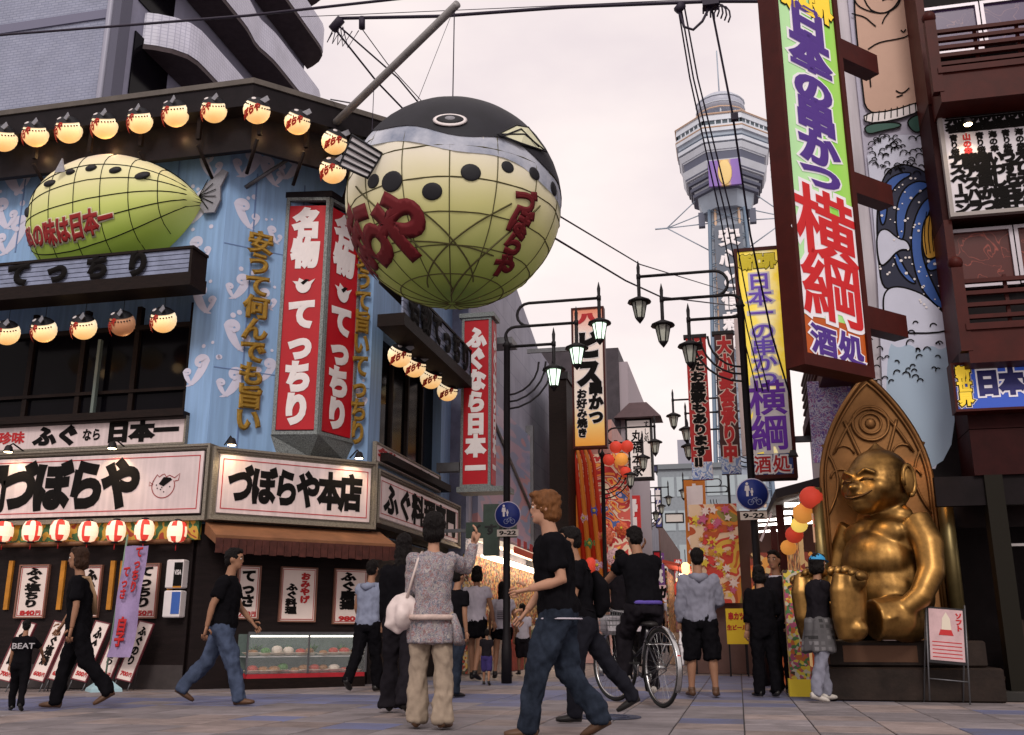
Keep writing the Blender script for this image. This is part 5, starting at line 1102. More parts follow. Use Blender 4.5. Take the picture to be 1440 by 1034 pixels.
for k in range(4): c = wp(1003 + k * 5, 14, 12); q.tube([c + Vector((.11 * cos(a) - .03, 0, .16 * sin(a) - .03 * k)) for a in [j * .6 - .8 for j in range(8)]], .012, 4)
q.tube([wp(953, 10, 12), wp(962, 38, 12), wp(975, 42, 12), wp(988, 30, 12), wp(1000, 6, 12)], .02, 5); q.tube([wp(952, 16, 12), wp(960, 6, 12)], .06, 6); q.box(*[v for pr in zip(tuple(wp(996, 4, 12) + Vector((-.08, -.08, -.08))), tuple(wp(996, 4, 12) + Vector((.14, .08, .1)))) for v in pr])
tag(q.build('cable_joint', CABLE), 'knot of looped cables at the top right of the sky', 'cable joint')
MB_ = MB(); c = wp(1033, 165, 12.6); MB_.box(c.x - .05, c.x + .05, c.y - .04, c.y + .04, c.z - .05, c.z + .05); tag(MB_.build('cable_clamp', CABLE), 'small dark clamp on the single cable near the tower dome', 'clamp')
cable('long wire sagging from the balloon side towards the tower', [wp(780, 300, 12.5), wp(900, 372, 18), wp(1030, 412, 30)], .013); cable('lower wire sagging from the balloon towards right lamp', [wp(780, 335, 12.5), wp(880, 395, 16), wp(930, 418, 18), wp(1030, 430, 24)], .016)
cable('thin wire between the lower signs on the left', [wp(690, 352, 20), wp(700, 360, 20)], .01)
# ================= CLUTTER FURTHER DOWN THE STREET =================
cols = [('crimson', (.4, .02, .02)), ('cream', (.55, .45, .32)), ('navy', (.03, .04, .15)), ('green', (.04, .16, .07)), ('yellow', (.6, .42, .04)), ('orange', (.5, .16, .02)), ('pale pink', (.55, .35, .36)), ('black', (.01, .01, .012)), ('white', (.6, .56, .56)), ('purple', (.15, .05, .2))]
words = ['寿司', '酒場', '串かつ', '将棋', 'たこ焼', '喫茶', '麺', '鍋', 'ホルモン', '食堂', '薬', '茶']
k_ = 0
for side in (-1, 1):
    for i in range(12):
        Y = (34 if side < 0 else 27) + i * 4.3 + random.uniform(-1, 1) + (side > 0) * 1.5; vert = i % 3 != 2; cn, cc_ = cols[(i * 3 + (side > 0) * 5) % 10]; wd_ = random.uniform(.45, .8) if vert else random.uniform(1.0, 1.6); hh_ = random.uniform(1.4, 2.6) if vert else random.uniform(.4, .6)
        x_ = (-4.6 + random.uniform(0, .9)) if side < 0 else (-1.5 + random.uniform(0, .6)); z_ = random.uniform(2.3, 4.6) if vert else random.uniform(2.1, 2.9)
        if side > 0: z_ = min(z_, 3.2)
        t = thing('far_sign', f'{cn} {"blade" if vert else "fascia"} sign on the {"left" if side < 0 else "right"} side, {ordn[i].replace("leftmost", "nearest") if i < 9 else ("tenth", "eleventh", "farthest")[i - 9]} of its row', 'sign', (x_, Y, z_))
        mm_ = mat('far_' + cn.replace(' ', '_'), cc_, .6, var=.15, emit=.06 if i % 2 else .2); MB().box(0, wd_, 0, .2, 0, hh_).build('panel', mm_, t)
        text(t, words[(i + 5 * (side > 0)) % 12], wd_ / 2, hh_ / 2, wd_ * .75, hh_ * .85, WHITE if sum(cc_) < .8 else INK, .08, vert=vert, y=-.02); MB().box(-.5 if side < 0 else wd_, 0 if side < 0 else wd_ + .8, .08, .13, hh_ * .6, hh_ * .66).build('bracket', LAMPBLK, t)

BLB = mat('warm_bulb', (1, .8, .5), emit=2.2, ecol=(1, .55, .22))
for i in range(22):
    side = -1 if i % 2 else 1; Y = 21.5 + i * 1.35; x_ = (-4.0 if side < 0 else -1.25) + random.uniform(-.15, .15); z_ = random.uniform(1.5, 2.5)
    t = thing('paper_lantern', f'small warm lit lantern on the {"left" if side < 0 else "right"} of the narrow street, {ordn[i // 2].replace("leftmost", "nearest") if i < 18 else ("tenth", "farthest")[i // 20]} of its side', 'lantern', (x_, Y, z_), 0, 'warm lanterns down the street')
    MB().lathe([(.05, -.16), (.1, -.1), (.11, .1), (.05, .16)], 8).build('paper_body', BLB if i % 3 else RLG, t); MB().tube([(0, 0, .16), (0, 0, .5)], .01, 4).build('hanger', LAMPBLK, t)
# ================= RIGHT SIDE =================
# green billboard, turned 45 degrees
GP = (.85, 10.7, 45); x0, x1, z0, z1 = R4(GP, (1092, 0), (1166, 0), (1217, 511), (1131, 500)); x0 = L(1131, 500, GP)[0]; x1 = L(1217, 505, GP)[0]; z0 = L(1131, 497, GP)[1]; z1 = 9.2
gs = thing('green_blade_sign', 'huge green and orange vertical sign with purple and red letters in red frame', 'sign', W3(GP, x0, z0), 45); w = x1 - x0; h = z1 - z0
GRN = ramp_mat('billboard_green', 'X', 0, w, [(0, (.36, .6, .3)), (.45, (.42, .66, .34)), (.7, (.22, .55, .06)), (1, (.3, .55, .1))], .45, emit=.25, var=.25)
zo = L(1150, 447, GP)[1] - z0
MB().box(0, w, -.02, .15, zo + .001, h).build('green_panel', GRN, gs); MB().box(0, w, -.02, .15, 0, zo).build('orange_panel', mat('billboard_orange', (.42, .08, .01), .5, emit=.15), gs)
b = MB(); b.box(-.06, -.001, -.05, .22, -.14, h + .1); b.box(w + .001, w + .08, -.05, .22, -.14, h + .1); b.box(-.001, w + .001, -.05, .22, -.14, -.001); b.build('frame', BROWNRED, gs)
MB().box(0, w, .151, .19, -.0, h).build('back_panel', BROWNRED, gs)
PUR = mat('purple_print', (.07, .025, .22), .5, emit=.06); WHG = mat('billboard_white', (.7, .66, .7), .5, emit=.2); RDP = mat('billboard_red', (.5, .012, .015), .5, emit=.12)
gz = lambda px_, py_: L(px_, py_, GP)[1] - z0
sp = [(1131, 50), (1137, 96), (1141, 118), (1146, 152), (1150, 196), (1155, 240)]
def gl(c, pyt, pyb, wd, m=PUR, cx=.5, bd=.07, nm='letter'):
    zt = gz(1150, pyt); zb_ = gz(1150, pyb); text(gs, c, w * cx, (zt + zb_) / 2, w * wd, (zt - zb_) * 1.02, WHG, bd + .04, y=-.026, name='letter_outline', tilt=-.1, fill=1.0); text(gs, c, w * cx, (zt + zb_) / 2, w * wd, (zt - zb_) * 1.02, m, bd - .01, y=-.033, name=nm, tilt=-.1, fill=1.0)
for c, a, b_ in (('日', 20, 68), ('本', 58, 108), ('一', 88, 122), ('の', 112, 154), ('串', 146, 194), ('か', 190, 236), ('つ', 232, 268)): gl(c, a, b_, .66, PUR, .5)
gl('横', 272, 366, .98, RDP, .5, .034); gl('綱', 358, 452, .98, RDP, .52, .03)
gl('酒', 460, 500, .4, PUR, .3, .05); gl('処', 462, 504, .4, PUR, .74, .05)
YEL = mat('yellow_print', (.8, .55, .04), .5, emit=.3); zt = gz(1130, 2)
text(gs, '新世界', w * .5, zt, w * .92, .42, INK, .14, y=-.026, name='letter_outline', tilt=-.1); text(gs, '新世界', w * .5, zt, w * .92, .42, YEL, .09, y=-.033, name='letter', tilt=-.1)
# red brackets from the sign to the building
for px_, py_ in ((1185, 75), (1190, 255), (1228, 440)):
    z = L(1200, py_, GP)[1] - z0; MB().box(w + .081, w + .85, .0, .2, z - .14, z + .14).build('bracket', BROWNRED, gs)
# yellow sign
YS = 18; pl = (0, YS, 0); a = S(1036, 356, pl); c = S(1112, 667, pl); x_l = (S(1036, 356, pl).x + S(1058, 668, pl).x) / 2; x_r = (S(1095, 353, pl).x + S(1113, 664, pl).x) / 2
ys = thing('yellow_blade_sign', 'yellow vertical sign with purple letters down the street right side', 'sign', (x_l, YS, c.z)); w = x_r - x_l; h = a.z - c.z
z_b = S(1085, 638, pl).z - c.z
YPN = ramp_mat('billboard_yellow', 'X', 0, w, [(0, (.75, .55, .05)), (.35, (.78, .6, .1)), (.6, (.78, .66, .36)), (1, (.72, .5, .04))], .45, emit=.5, var=.3)
MB().box(0, w, -.02, .3, z_b + .001, h).build('yellow_panel', YPN, ys); MB().box(0, w, -.02, .3, 0, z_b).build('navy_panel', mat('billboard_navy', (.03, .05, .2), .45), ys); frame(ys, -.07, w + .07, -.07, h + .07, .068, -.05, .32, BROWNRED)
def yl(c, pyt, pyb, wd, m, mo=WHITE, cx=.5):
    zt, zb_ = S(1085, pyt, pl).z - ys.location.z, S(1085, pyb, pl).z - ys.location.z
    text(ys, c, w * cx, (zt + zb_) / 2, w * wd, (zt - zb_), mo, .09, y=-.026, name='letter_outline', fill=1.02); text(ys, c, w * cx, (zt + zb_) / 2, w * wd, (zt - zb_), m, .022, y=-.033, name='letter', fill=.96)
PUL = mat('violet_print', (.16, .08, .5), .5, emit=.1)
for i, c in enumerate('日本一の串かつ'): yl(c, 383 + i * 22.5 + (i > 2) * 3, 408 + i * 22.5 + (i > 2) * 3, .62, PUL)
yl('横', 535, 586, .92, mat('deep_purple', (.12, .02, .3), .5, emit=.1)); yl('綱', 584, 636, .92, MATS['deep_purple']); yl('酒', 641, 666, .42, REDINK, cx=.28); yl('処', 641, 666, .42, REDINK, cx=.73)
text(ys, '新世界', w * .5, S(1066, 371, pl).z - c.z if False else h - .22, w * .9, .28, mat('yl_letter', (.75, .6, .02), .5), .1, y=-.033, name='letter'); text(ys, '新世界', w * .5, h - .22, w * .9, .28, INK, .15, y=-.026, name='letter_outline')
for z in (.6, 2.2, 3.6): MB().box(w + .072, w + .9, .08, .2, z, z + .1).build('bracket', STEEL, ys)
# two-column banners
pl = (0, 22, 0)
RBN = mat('banner_red', (.36, .015, .015), .6, var=.2, emit=.04); DBN = mat('banner_dark', (.05, .012, .012), .6)
WVP = paint_mat('banner_wave', [(.1, .15, .4), (.5, .55, .65), (.2, .28, .5), (.6, .6, .66), (.08, .1, .3)], 2.5, dist=2.5)
for lab, tl, br, m, s, lm, om in (('red vertical banner with black letters outlined pale and blue wave foot', (964, 476), (1003, 674), RBN, 'としたお座敷もあります‼', INK, mat('banner_pale', (.6, .45, .4), .6)), ('dark vertical banner with red letters right of the red banner', (1004, 471), (1043, 666), DBN, '大小宴会承り中', REDINK, mat('banner_pale', (.6, .45, .4), .6))):
    a = S(*tl, pl); c = S(*br, pl); w = c.x - a.x; h = a.z - c.z; t = thing('street_banner', lab, 'banner', (a.x, 22, c.z)); MB().box(0, w, 0, .15, 0, h).build('panel', m, t); MB().box(0.002, w - .002, -.006, -.001, .0, h * .12).build('wave_foot', WVP, t)
    n = len(s); text2(t, s, w * .5, h * .53, w * .72, h * .9, lm, om, .07, .13, vert=True, y=-.008); MB().box(-.05, w + .02, -.02, .17, h, h + .08).build('top_bar', LAMPBLK, t)
wsp = thing('white_strip_sign', 'narrow white strip sign beside the dark red banner', 'sign', S(1046, 640, (0, 22.2, 0))); MB().box(-.03, .12, 0, .2, 0, 3.2).build('panel', SIGNW, wsp)
# picture board, yellow board
pl = (0, 20, 0); a = S(968, 710, pl); c = S(1044, 848, pl); pb = thing('picture_board', 'orange picture board crowded with painted flowers and maple leaves', 'picture', (a.x, 20, c.z)); w = c.x - a.x; h = a.z - c.z
MB().box(0, w, 0, .08, 0, h).build('panel', paint_mat('leaf_print', [(.5, .12, .02), (.6, .35, .05), (.5, .05, .03), (.65, .45, .3), (.4, .07, .02), (.6, .2, .03), (.25, .2, .05)], 1.6, emit=.06, dist=.5), pb)
for k in range(70):
    cx_, cz_, r_ = random.uniform(.08, w - .08), random.uniform(.1, h - .1), random.uniform(.04, .12); q = MB(); nn = random.choice((5, 7, 8)); q.flat([(cx_ + (r_ if j % 2 == 0 else r_ * .5) * cos(j * pi / nn), cz_ + (r_ if j % 2 == 0 else r_ * .5) * sin(j * pi / nn)) for j in range(2 * nn)][::-1], -.001 - .0008 * k, .001)
    ci = k % 5; q.build('painted_leaf', mat(f'leaf_paint{ci}', ((.7, .5, .05), (.6, .05, .04), (.75, .6, .55), (.55, .25, .03), (.5, .1, .2))[ci], .5), pb)
for sx in (-.02, w): MB().box(sx, sx + .05, .02, .07, -c.z, -.001).build('stand_leg', LAMPBLK, pb)
pl = (0, 19, 0); a = S(1020, 856, pl); c = S(1053, 906, pl); yb = thing('yellow_board', 'small yellow notice board standing on the street below the picture board', 'sign', (a.x, 19, 0)); MB().box(0, c.x - a.x, 0, .05, c.z, a.z).build('panel', mat('board_yellow', (.6, .4, .02), .5, emit=.08), yb)
text(yb, '串カツ', (c.x - a.x) / 2, a.z - .14, .3, .14, REDINK, .06); text(yb, '生ビール', (c.x - a.x) / 2, a.z - .34, .36, .1, REDINK, .05); MB().box(.02, .05, .01, .04, 0, c.z).build('stand_leg', LAMPBLK, yb); MB().box(c.x - a.x - .05, c.x - a.x - .02, .01, .04, 0, c.z).build('stand_leg', LAMPBLK, yb)

# ---- right building ----
RX, RY = 2.10, 13.2
rb = thing('mural_building', 'tall corner building with wrestler mural and blue wave mural', 'building', (RX, RY, 0))
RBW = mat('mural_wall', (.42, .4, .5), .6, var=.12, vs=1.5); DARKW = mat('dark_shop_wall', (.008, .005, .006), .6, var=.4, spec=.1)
MB().box(0, 6, 0, .3, 2.6, 16).build('front_wall', RBW, rb)
MB().box(-.25, -.001, .05, 9.5, 2.9, 16).build('side_wall', mat('side_cladding_white', (.5, .46, .5), .6, var=.2, vs=2, stretch=(3, 3, .3)), rb); MB().box(-.25, 6, 9.5, 9.9, 0, 16).build('rear_wall', RBW, rb)
BCL = mat('blue_cladding', (.1, .14, .3), .6)
for k in range(7): MB().box(-.275, -.251, .3 + k * 1.2, .9 + k * 1.2, 4.6 + .1 * k, 6.4).build('side_panel', (PUL, RBW, BCL)[k % 3], rb)
# side balconies seen as slatted rails left of the corner
for z in (4.45, 8.0):
    for k in range(6): MB().tube([(-.7, .1, z + k * .14), (-.7, 5, z + k * .14)], .03, 5).build('side_rail', BROWNRED, rb)
    MB().box(-.75, -.252, .1, 5, z - .25, z - .08).build('side_balcony_slab', BROWNRED, rb)
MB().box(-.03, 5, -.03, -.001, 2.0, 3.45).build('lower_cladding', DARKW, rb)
# wrestler mural: flat paint, layered
MPL = (RX, RY, 0)
def mp_(pts): return [(L(x, y, MPL)[0], L(x, y, MPL)[1]) for x, y in pts]
def smooth(pts, it=2, closed=True):
    for _ in range(it):
        o_ = []
        n = len(pts)
        for i in range(n if closed else n - 1):
            a, c = pts[i], pts[(i + 1) % n]; o_ += [(a[0] * .75 + c[0] * .25, a[1] * .75 + c[1] * .25), (a[0] * .25 + c[0] * .75, a[1] * .25 + c[1] * .75)]
        pts = o_ if closed else [pts[0]] + o_ + [pts[-1]]
    return pts
mu = thing('wrestler_mural', 'painted mural of a bare bellied wrestler in white fringed belt', 'mural', (RX, RY - .03, 0))
SKM = mat('mural_skin', (.52, .33, .25), .6, var=.06, vs=2)
def mpoly(parent, name, pts, m, lay, sm_=2, ol=True):
    pts = smooth(mp_(pts), sm_); 
    ar = sum(pts[i][0] * pts[(i + 1) % len(pts)][1] - pts[(i + 1) % len(pts)][0] * pts[i][1] for i in range(len(pts)))
    if ar > 0: pts = pts[::-1]
    q = MB(); q.flat(pts, -.0 - .004 * lay, .003); 
    # outline
    cl = pts + [pts[0]]; q2 = MB(); q2.strip(cl, .022, -.004 * lay - .0035, .0015); 
    o_ = q.build(name, m, parent)
    if ol: q2.build('ink_line', INK, parent)
    return o_
def mline(parent, pts, wd=.02, lay=3):
    q = MB(); q.strip(smooth(mp_(pts), 2, False), wd, -.004 * lay - .004, .002); q.build('ink_line', INK, parent)
mpoly(mu, 'mural_body', [(1196, -330), (1290, -330), (1296, 30), (1300, 80), (1297, 118), (1293, 148), (1260, 158), (1217, 163), (1212, 120), (1205, 60), (1200, 0)], SKM, 1)
mpoly(mu, 'mural_head', [(1200, -60), (1208, -140), (1250, -170), (1275, -110), (1270, -20), (1262, 10), (1240, 24), (1215, 12)], SKM, 2)
mpoly(mu, 'mural_belt', [(1214, 162), (1255, 158), (1293, 145), (1296, 158), (1256, 172), (1216, 176)], WHITE, 2, 1)
for k in range(9): mline(mu, [(1219 + k * 8.4, 162 - k * 1.9 + (k > 3) * 0), (1217 + k * 8.8, 175 - k * 1.7)], .014)
GRM = mat('mural_green', (.03, .09, .07), .6)
mpoly(mu, 'mural_sash', [(1214, 177), (1260, 173), (1270, 180), (1240, 186), (1218, 192)], GRM, 1); mpoly(mu, 'mural_sash', [(1272, 172), (1296, 160), (1298, 185), (1285, 190)], GRM, 1)
mline(mu, [(1197, 22), (1215, 26), (1225, 35), (1231, 40)]); mline(mu, [(1220, 72), (1235, 62), (1260, 58), (1276, 54), (1284, 44), (1282, 25)]); mline(mu, [(1240, 36), (1243, 28), (1250, 20)]); mline(mu, [(1259, 130), (1266, 134), (1272, 132), (1278, 126)]); mline(mu, [(1260, 139), (1269, 136)]); mline(mu, [(1266, 45), (1270, 49), (1273, 44)])
mline(mu, [(1200, 0), (1206, 12), (1225, 20), (1245, 22), (1262, 12), (1266, 0)]); mline(mu, [(1240, 4), (1246, 1), (1255, 2)]); mline(mu, [(1221, 95), (1224, 125)])
mu2 = thing('wave_mural', 'painted mural of dark blue curling sea waves with white foam and ochre patch', 'mural', (RX, RY - .03, 0))
NAV = mat('mural_navy', (.012, .014, .04), .6); MBL = mat('mural_blue', (.03, .09, .32), .6, var=.1); MBG = mat('mural_sky', (.55, .56, .68), .6, var=.05); OCH = mat('mural_ochre', (.5, .26, .03), .6, var=.1); PLB = mat('mural_paleblue', (.36, .46, .58), .6)
mpoly(mu2, 'wave_ground', [(1216, 195), (1296, 190), (1318, 200), (1338, 420), (1338, 660), (1245, 660), (1236, 440), (1228, 300)], MBG, 1, 1, False)
mpoly(mu2, 'dark_water', [(1240, 250), (1262, 232), (1285, 236), (1302, 245), (1316, 262), (1320, 330), (1330, 400), (1338, 445), (1320, 440), (1290, 412), (1262, 404), (1240, 410), (1234, 360), (1232, 300)], NAV, 2)
for pts in ([(1238, 320), (1234, 285), (1246, 255), (1268, 244), (1285, 246), (1262, 258), (1248, 282), (1245, 315)], [(1262, 340), (1258, 300), (1268, 268), (1290, 255), (1310, 262), (1286, 276), (1272, 302), (1271, 338)], [(1290, 400), (1280, 355), (1282, 318), (1296, 285), (1316, 275), (1304, 305), (1294, 340), (1298, 372), (1318, 415), (1330, 440), (1310, 428)], [(1254, 350), (1262, 360), (1275, 385), (1290, 402), (1276, 398), (1260, 378)], [(1300, 372), (1318, 362), (1332, 355), (1334, 372), (1318, 380), (1305, 384)]): mpoly(mu2, 'blue_wave', pts, MBL, 3)
mpoly(mu2, 'ochre_patch', [(1297, 316), (1306, 302), (1322, 292), (1330, 320), (1332, 352), (1312, 366), (1300, 366), (1295, 342)], OCH, 4)
for k in range(6): mline(mu2, [(1302 + k * 5, 300 + k * 2), (1298 + k * 5.5, 330), (1302 + k * 5, 360 - k * 2)], .012, 5)
mpoly(mu2, 'snow_slope', [(1240, 425), (1246, 408), (1262, 404), (1285, 410), (1305, 420), (1336, 452), (1336, 470), (1246, 470)], MBG, 3); mpoly(mu2, 'pale_water', [(1247, 480), (1262, 492), (1278, 484), (1292, 496), (1310, 486), (1322, 495), (1336, 484), (1345, 660), (1244, 660)], PLB, 2, 2, False)
mpoly(mu2, 'foam', [(1232, 330), (1245, 322), (1262, 338), (1275, 340), (1281, 355), (1268, 352), (1258, 358), (1250, 368), (1238, 378), (1233, 360)], MBG, 4)
foq = MB()
for k in range(95):
    u = random.random(); px_ = 1236 + u * 90; py_ = random.uniform(245, 435)
    if px_ > 1294 and py_ < 368: continue
    if py_ > 395 and px_ < 1290: continue
    x, z = L(px_, py_, MPL); r_ = random.uniform(.008, .022); q = MB(); q.flat([(x + r_ * cos(j), z + r_ * sin(j)) for j in [i * pi / 3 for i in range(6)]][::-1], -.0245, .001)
    foq.add(q.v, q.f)
foq.build('foam_dots', WHITE, mu2, kind='stuff')
for k in range(110):
    px_ = random.uniform(1222, 1325); py_ = random.choice((random.uniform(196, 245), random.uniform(455, 550), random.uniform(196, 250)))
    if py_ < 300 and px_ < 1218 + (py_ - 190) * .1: continue
    s_ = random.uniform(3, 6); a0 = random.uniform(-.5, .7); mline(mu2, [(px_ + s_ * cos(a0 + t * .75), py_ - s_ * sin(a0 + t * .75)) for t in range(5)], .016, 5)

# projecting bay with windows (front plane Y=12.5)
BY = 12.5; BPL = (2.85, BY, 0)
bx = thing('restaurant_annex', 'dark red lacquered restaurant front with balconies and windows on the right', 'building', (2.85, BY, 0))
zL = lambda px_, py_: L(px_, py_, BPL)[1]
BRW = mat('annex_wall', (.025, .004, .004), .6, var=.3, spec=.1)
xj = L(1322, 300, BPL)[0]
def bbox(nm, m, xa, xb, za, zb_, y0=0, y1=.2): return MB().box(xa, xb, y0, y1, za, zb_).build(nm, m, bx)
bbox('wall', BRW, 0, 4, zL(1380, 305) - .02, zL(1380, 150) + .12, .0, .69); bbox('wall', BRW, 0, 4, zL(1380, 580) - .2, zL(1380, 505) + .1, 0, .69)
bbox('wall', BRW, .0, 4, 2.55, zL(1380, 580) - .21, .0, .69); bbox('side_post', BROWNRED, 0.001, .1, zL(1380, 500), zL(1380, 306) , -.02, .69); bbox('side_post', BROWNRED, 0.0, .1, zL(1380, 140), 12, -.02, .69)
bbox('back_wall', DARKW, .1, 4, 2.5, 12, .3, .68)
def window(px, m):
    xa, xb, za, zb_ = R4(BPL, *px); f = MB(); t = .045
    f.box(xa, xb, .14, .22, zb_ - t, zb_); f.box(xa, xb, .14, .22, za, za + t); f.box(xa, xa + t, .14, .22, za + t, zb_ - t); f.box(xb - t, xb, .14, .22, za + t, zb_ - t); w_ = f.build('window', mat('window_alu', (.33, .3, .33), .4, .5), bx)
    MB().box(xa + t, xb - t, .18, .19, za + t, zb_ - t).build('pane', m, w_)
def winmat(name, base, line):
    m = mat(name, base, .3); t = m.node_tree; b_ = t.nodes['Principled BSDF']; c = t.nodes.new('ShaderNodeTexCoord'); n = t.nodes.new('ShaderNodeTexNoise'); n.inputs['Scale'].default_value = 2.5; n.inputs['Distortion'].default_value = 1.5; t.links.new(c.outputs['Object'], n.inputs['Vector'])
    r = t.nodes.new('ShaderNodeValToRGB'); e = r.color_ramp.elements; e[0].position = .44; e[0].color = (*base, 1); e[1].position = .56; e[1].color = (*base, 1)
    for p_, k_ in ((.495, base), (.505, line), (.515, base)): x = e.new(p_); x.color = (*k_, 1)
    t.links.new(n.outputs[0], r.inputs[0]); t.links.new(r.outputs[0], b_.inputs['Base Color']); return m
window([(1291, 5), (1382, -8), (1384, 58), (1302, 72)], winmat('pane_purple', (.06, .03, .1), (.22, .12, .15))); window([(1384, -8), (1480, -20), (1480, 45), (1386, 57)], MATS['pane_purple'])
window([(1336, 318), (1428, 310), (1438, 392), (1347, 402)], winmat('pane_red', (.07, .008, .006), (.3, .06, .04))); window([(1430, 310), (1500, 304), (1510, 388), (1440, 392)], MATS['pane_red'])
def railing(pyt, pyb, px0, n, slabs, knob=True):
    za, zb_ = zL(1370, pyb), zL(1370, pyt); q0 = L(px0, (pyt + pyb) / 2, BPL)[0]
    for k in range(n):
        z = za + (zb_ - za) * (k + .5) / n; MB().box(q0, 4, -.5, -.44, z - .025, z + .025).build('rail', BROWNRED, bx)
    MB().box(q0 - .08, q0 + .05, -.53, -.41, za - .35, zb_ + .1).build('newel_post', BROWNRED, bx); MB().ell((q0 - .015, -.47, zb_ + .17), (.09, .09, .09), 12, 8).build('post_knob', BROWNRED, bx)
    MB().box(q0, 4, -.52, -.001, za - .5, za - .08).build('balcony_base', BROWNRED, bx); MB().box(q0, 4, -.55, -.521, za - .1, za - .02).build('balcony_trim', BROWNRED, bx)
    for k in range(5): MB().box(q0 + .5 + k * .5, q0 + .54 + k * .5, -.44, -.40, za - .08, zb_).build('baluster', BROWNRED, bx)
railing(62, 118, 1303, 5, 0); railing(405, 470, 1340, 4, 0)
# menu board of the annex
th, w, h = board('menu_sign', 'large white menu panel full of black vertical lettering with a small lamp', 'sign', (2.85, BY - .08, 0), [(1322, 163), (1500, 143), (1500, 293), (1332, 306)], mat('menu_panel_white', (.6, .57, .62), .5), mat('panel_frame', (.3, .27, .26), .5), .05, .06)
cols_ = ['元祖青り焙アスベーコン', '元祖山の幸豚アスハラ', '元祖青り焙角煮串かつ', '元祖海の幸いわし梅肉', '元祖青り焙うずら玉子', '元祖海の幸えび天ぷら', '元祖山の幸れんこん串', '元祖青り焙ささみ大葉']
for i, s_ in enumerate(cols_):
    cx_ = .16 + i * (w - .2) / 8.0
    text(th, s_[:2], cx_ + .02, h - .16, .19, .24, INK, .09, vert=True); text(th, s_[2:5], cx_, h - .45, .1, .3, REDINK if i == 1 else INK, .06, vert=True); text(th, s_[5:], cx_, h * .31, .17, h * .56, INK, .085, vert=True, fill=1.05)
p = S(1361, 172, (0, BY - .3, 0)); t = thing('sign_lamp', 'small lit lamp over the white menu panel on the right', 'lamp', p); MB().lathe([(.03, .05), (.06, 0), (.07, -.03)], 10).build('shade', LAMPBLK, t); MB().ell((0, 0, -.03), (.05, .05, .02), 10, 6).build('bulb', MATS['bulb'], t)
spot('sign_lamp_light', p - Vector((0, 0, .07)), p + Vector((0, .25, -1)), 7, 100, r=.03)
# blue sign
th, w, h = board('shop_sign', 'blue shop sign with yellow and white outlined lettering on the right', 'sign', (2.85, BY - .2, 0), [(1336, 516), (1520, 497), (1520, 573), (1344, 579)], mat('sign_strong_blue', (.03, .08, .42), .45, emit=.25), BROWNRED, .03, .2)
text(th, '新世界', .13, h * .52, .16, h * .82, WHITE, .2, vert=True, y=-.006, name='letter_outline'); text(th, '新世界', .13, h * .52, .16, h * .82, INK, .14, vert=True, y=-.011, name='letter_outline'); text(th, '新世界', .13, h * .52, .16, h * .82, YEL, .07, vert=True, y=-.017)
text2(th, '日本一の串', .24 + .68, h * .56, 1.32, h * .52, mat('navy_print', (.02, .02, .14), .5), WHG, .08, .15)
# ground floor of the annex: recess with dark frames, lit objects
gf = thing('dark_shopfront', 'dark shop entrance under the blue sign with faint interior lights', 'shop', (2.4, 12.6, 0))
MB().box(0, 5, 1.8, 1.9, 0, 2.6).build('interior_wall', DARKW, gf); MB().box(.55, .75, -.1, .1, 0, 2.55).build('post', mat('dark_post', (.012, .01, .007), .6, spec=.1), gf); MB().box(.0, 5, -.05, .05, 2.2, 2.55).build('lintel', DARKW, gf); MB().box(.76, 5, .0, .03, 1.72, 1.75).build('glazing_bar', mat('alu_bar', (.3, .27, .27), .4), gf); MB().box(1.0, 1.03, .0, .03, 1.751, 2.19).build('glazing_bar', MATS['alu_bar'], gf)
MB().box(1.02, 1.35, .25, .35, 1.55, 1.68).build('lamp_tube', mat('cool_tube', (1, .95, .85), emit=4, ecol=(1, .9, .75)), gf); q = S(1418, 800, (0, 13, 0)); MB().box(q.x - 2.4 - .07, q.x - 2.4 + .05, .4, .45, q.z - .25, q.z + .25).build('price_card', mat('card_green', (.3, .35, .06), .5, emit=.15), gf)
q = S(1438, 680, (0, 12.9, 0)); t = thing('ball_lantern', 'red lantern cut by the right edge inside the dark shop', 'lantern', q); MB().lathe([(.03, -.16), (.13, -.08), (.13, .08), (.03, .16)], 12).build('paper_body', RLG, t)
MB().cbox(.3, 2.4, -.25, .2, 0, .11).build('step', mat('dark_step', (.02, .018, .016), .6, var=.3), gf)
for k in range(6): MB().box(.85 + k * .28, 1.05 + k * .28, 1.0, 1.2, .0, .9 + .15 * (k % 3)).build('stock_shelf', mat(f'stock_{k%3}', ((.02, .01, .005), (.03, .02, .01), (.012, .012, .015))[k % 3], .6, var=.5, vs=9), gf)
t = thing('street_mat', 'pale board lying on the paving below the dark shop entrance', 'board', GR(1372, 986)); MB().cbox(-.25, .25, -.08, .1, 0, .02).build('panel', mat('pale_board', (.25, .26, .28), .4), t)
t = thing('small_bench', 'low pale plank bench at the right edge before the dark shop', 'bench', GR(1420, 975)); MB().cbox(-.18, .25, -.1, .1, .16, .2).build('seat', mat('plank', (.16, .14, .12), .6), t)
for sx in (-.15, .2): MB().box(sx, sx + .03, -.08, .08, 0, .16).build('leg', LAMPBLK, t)

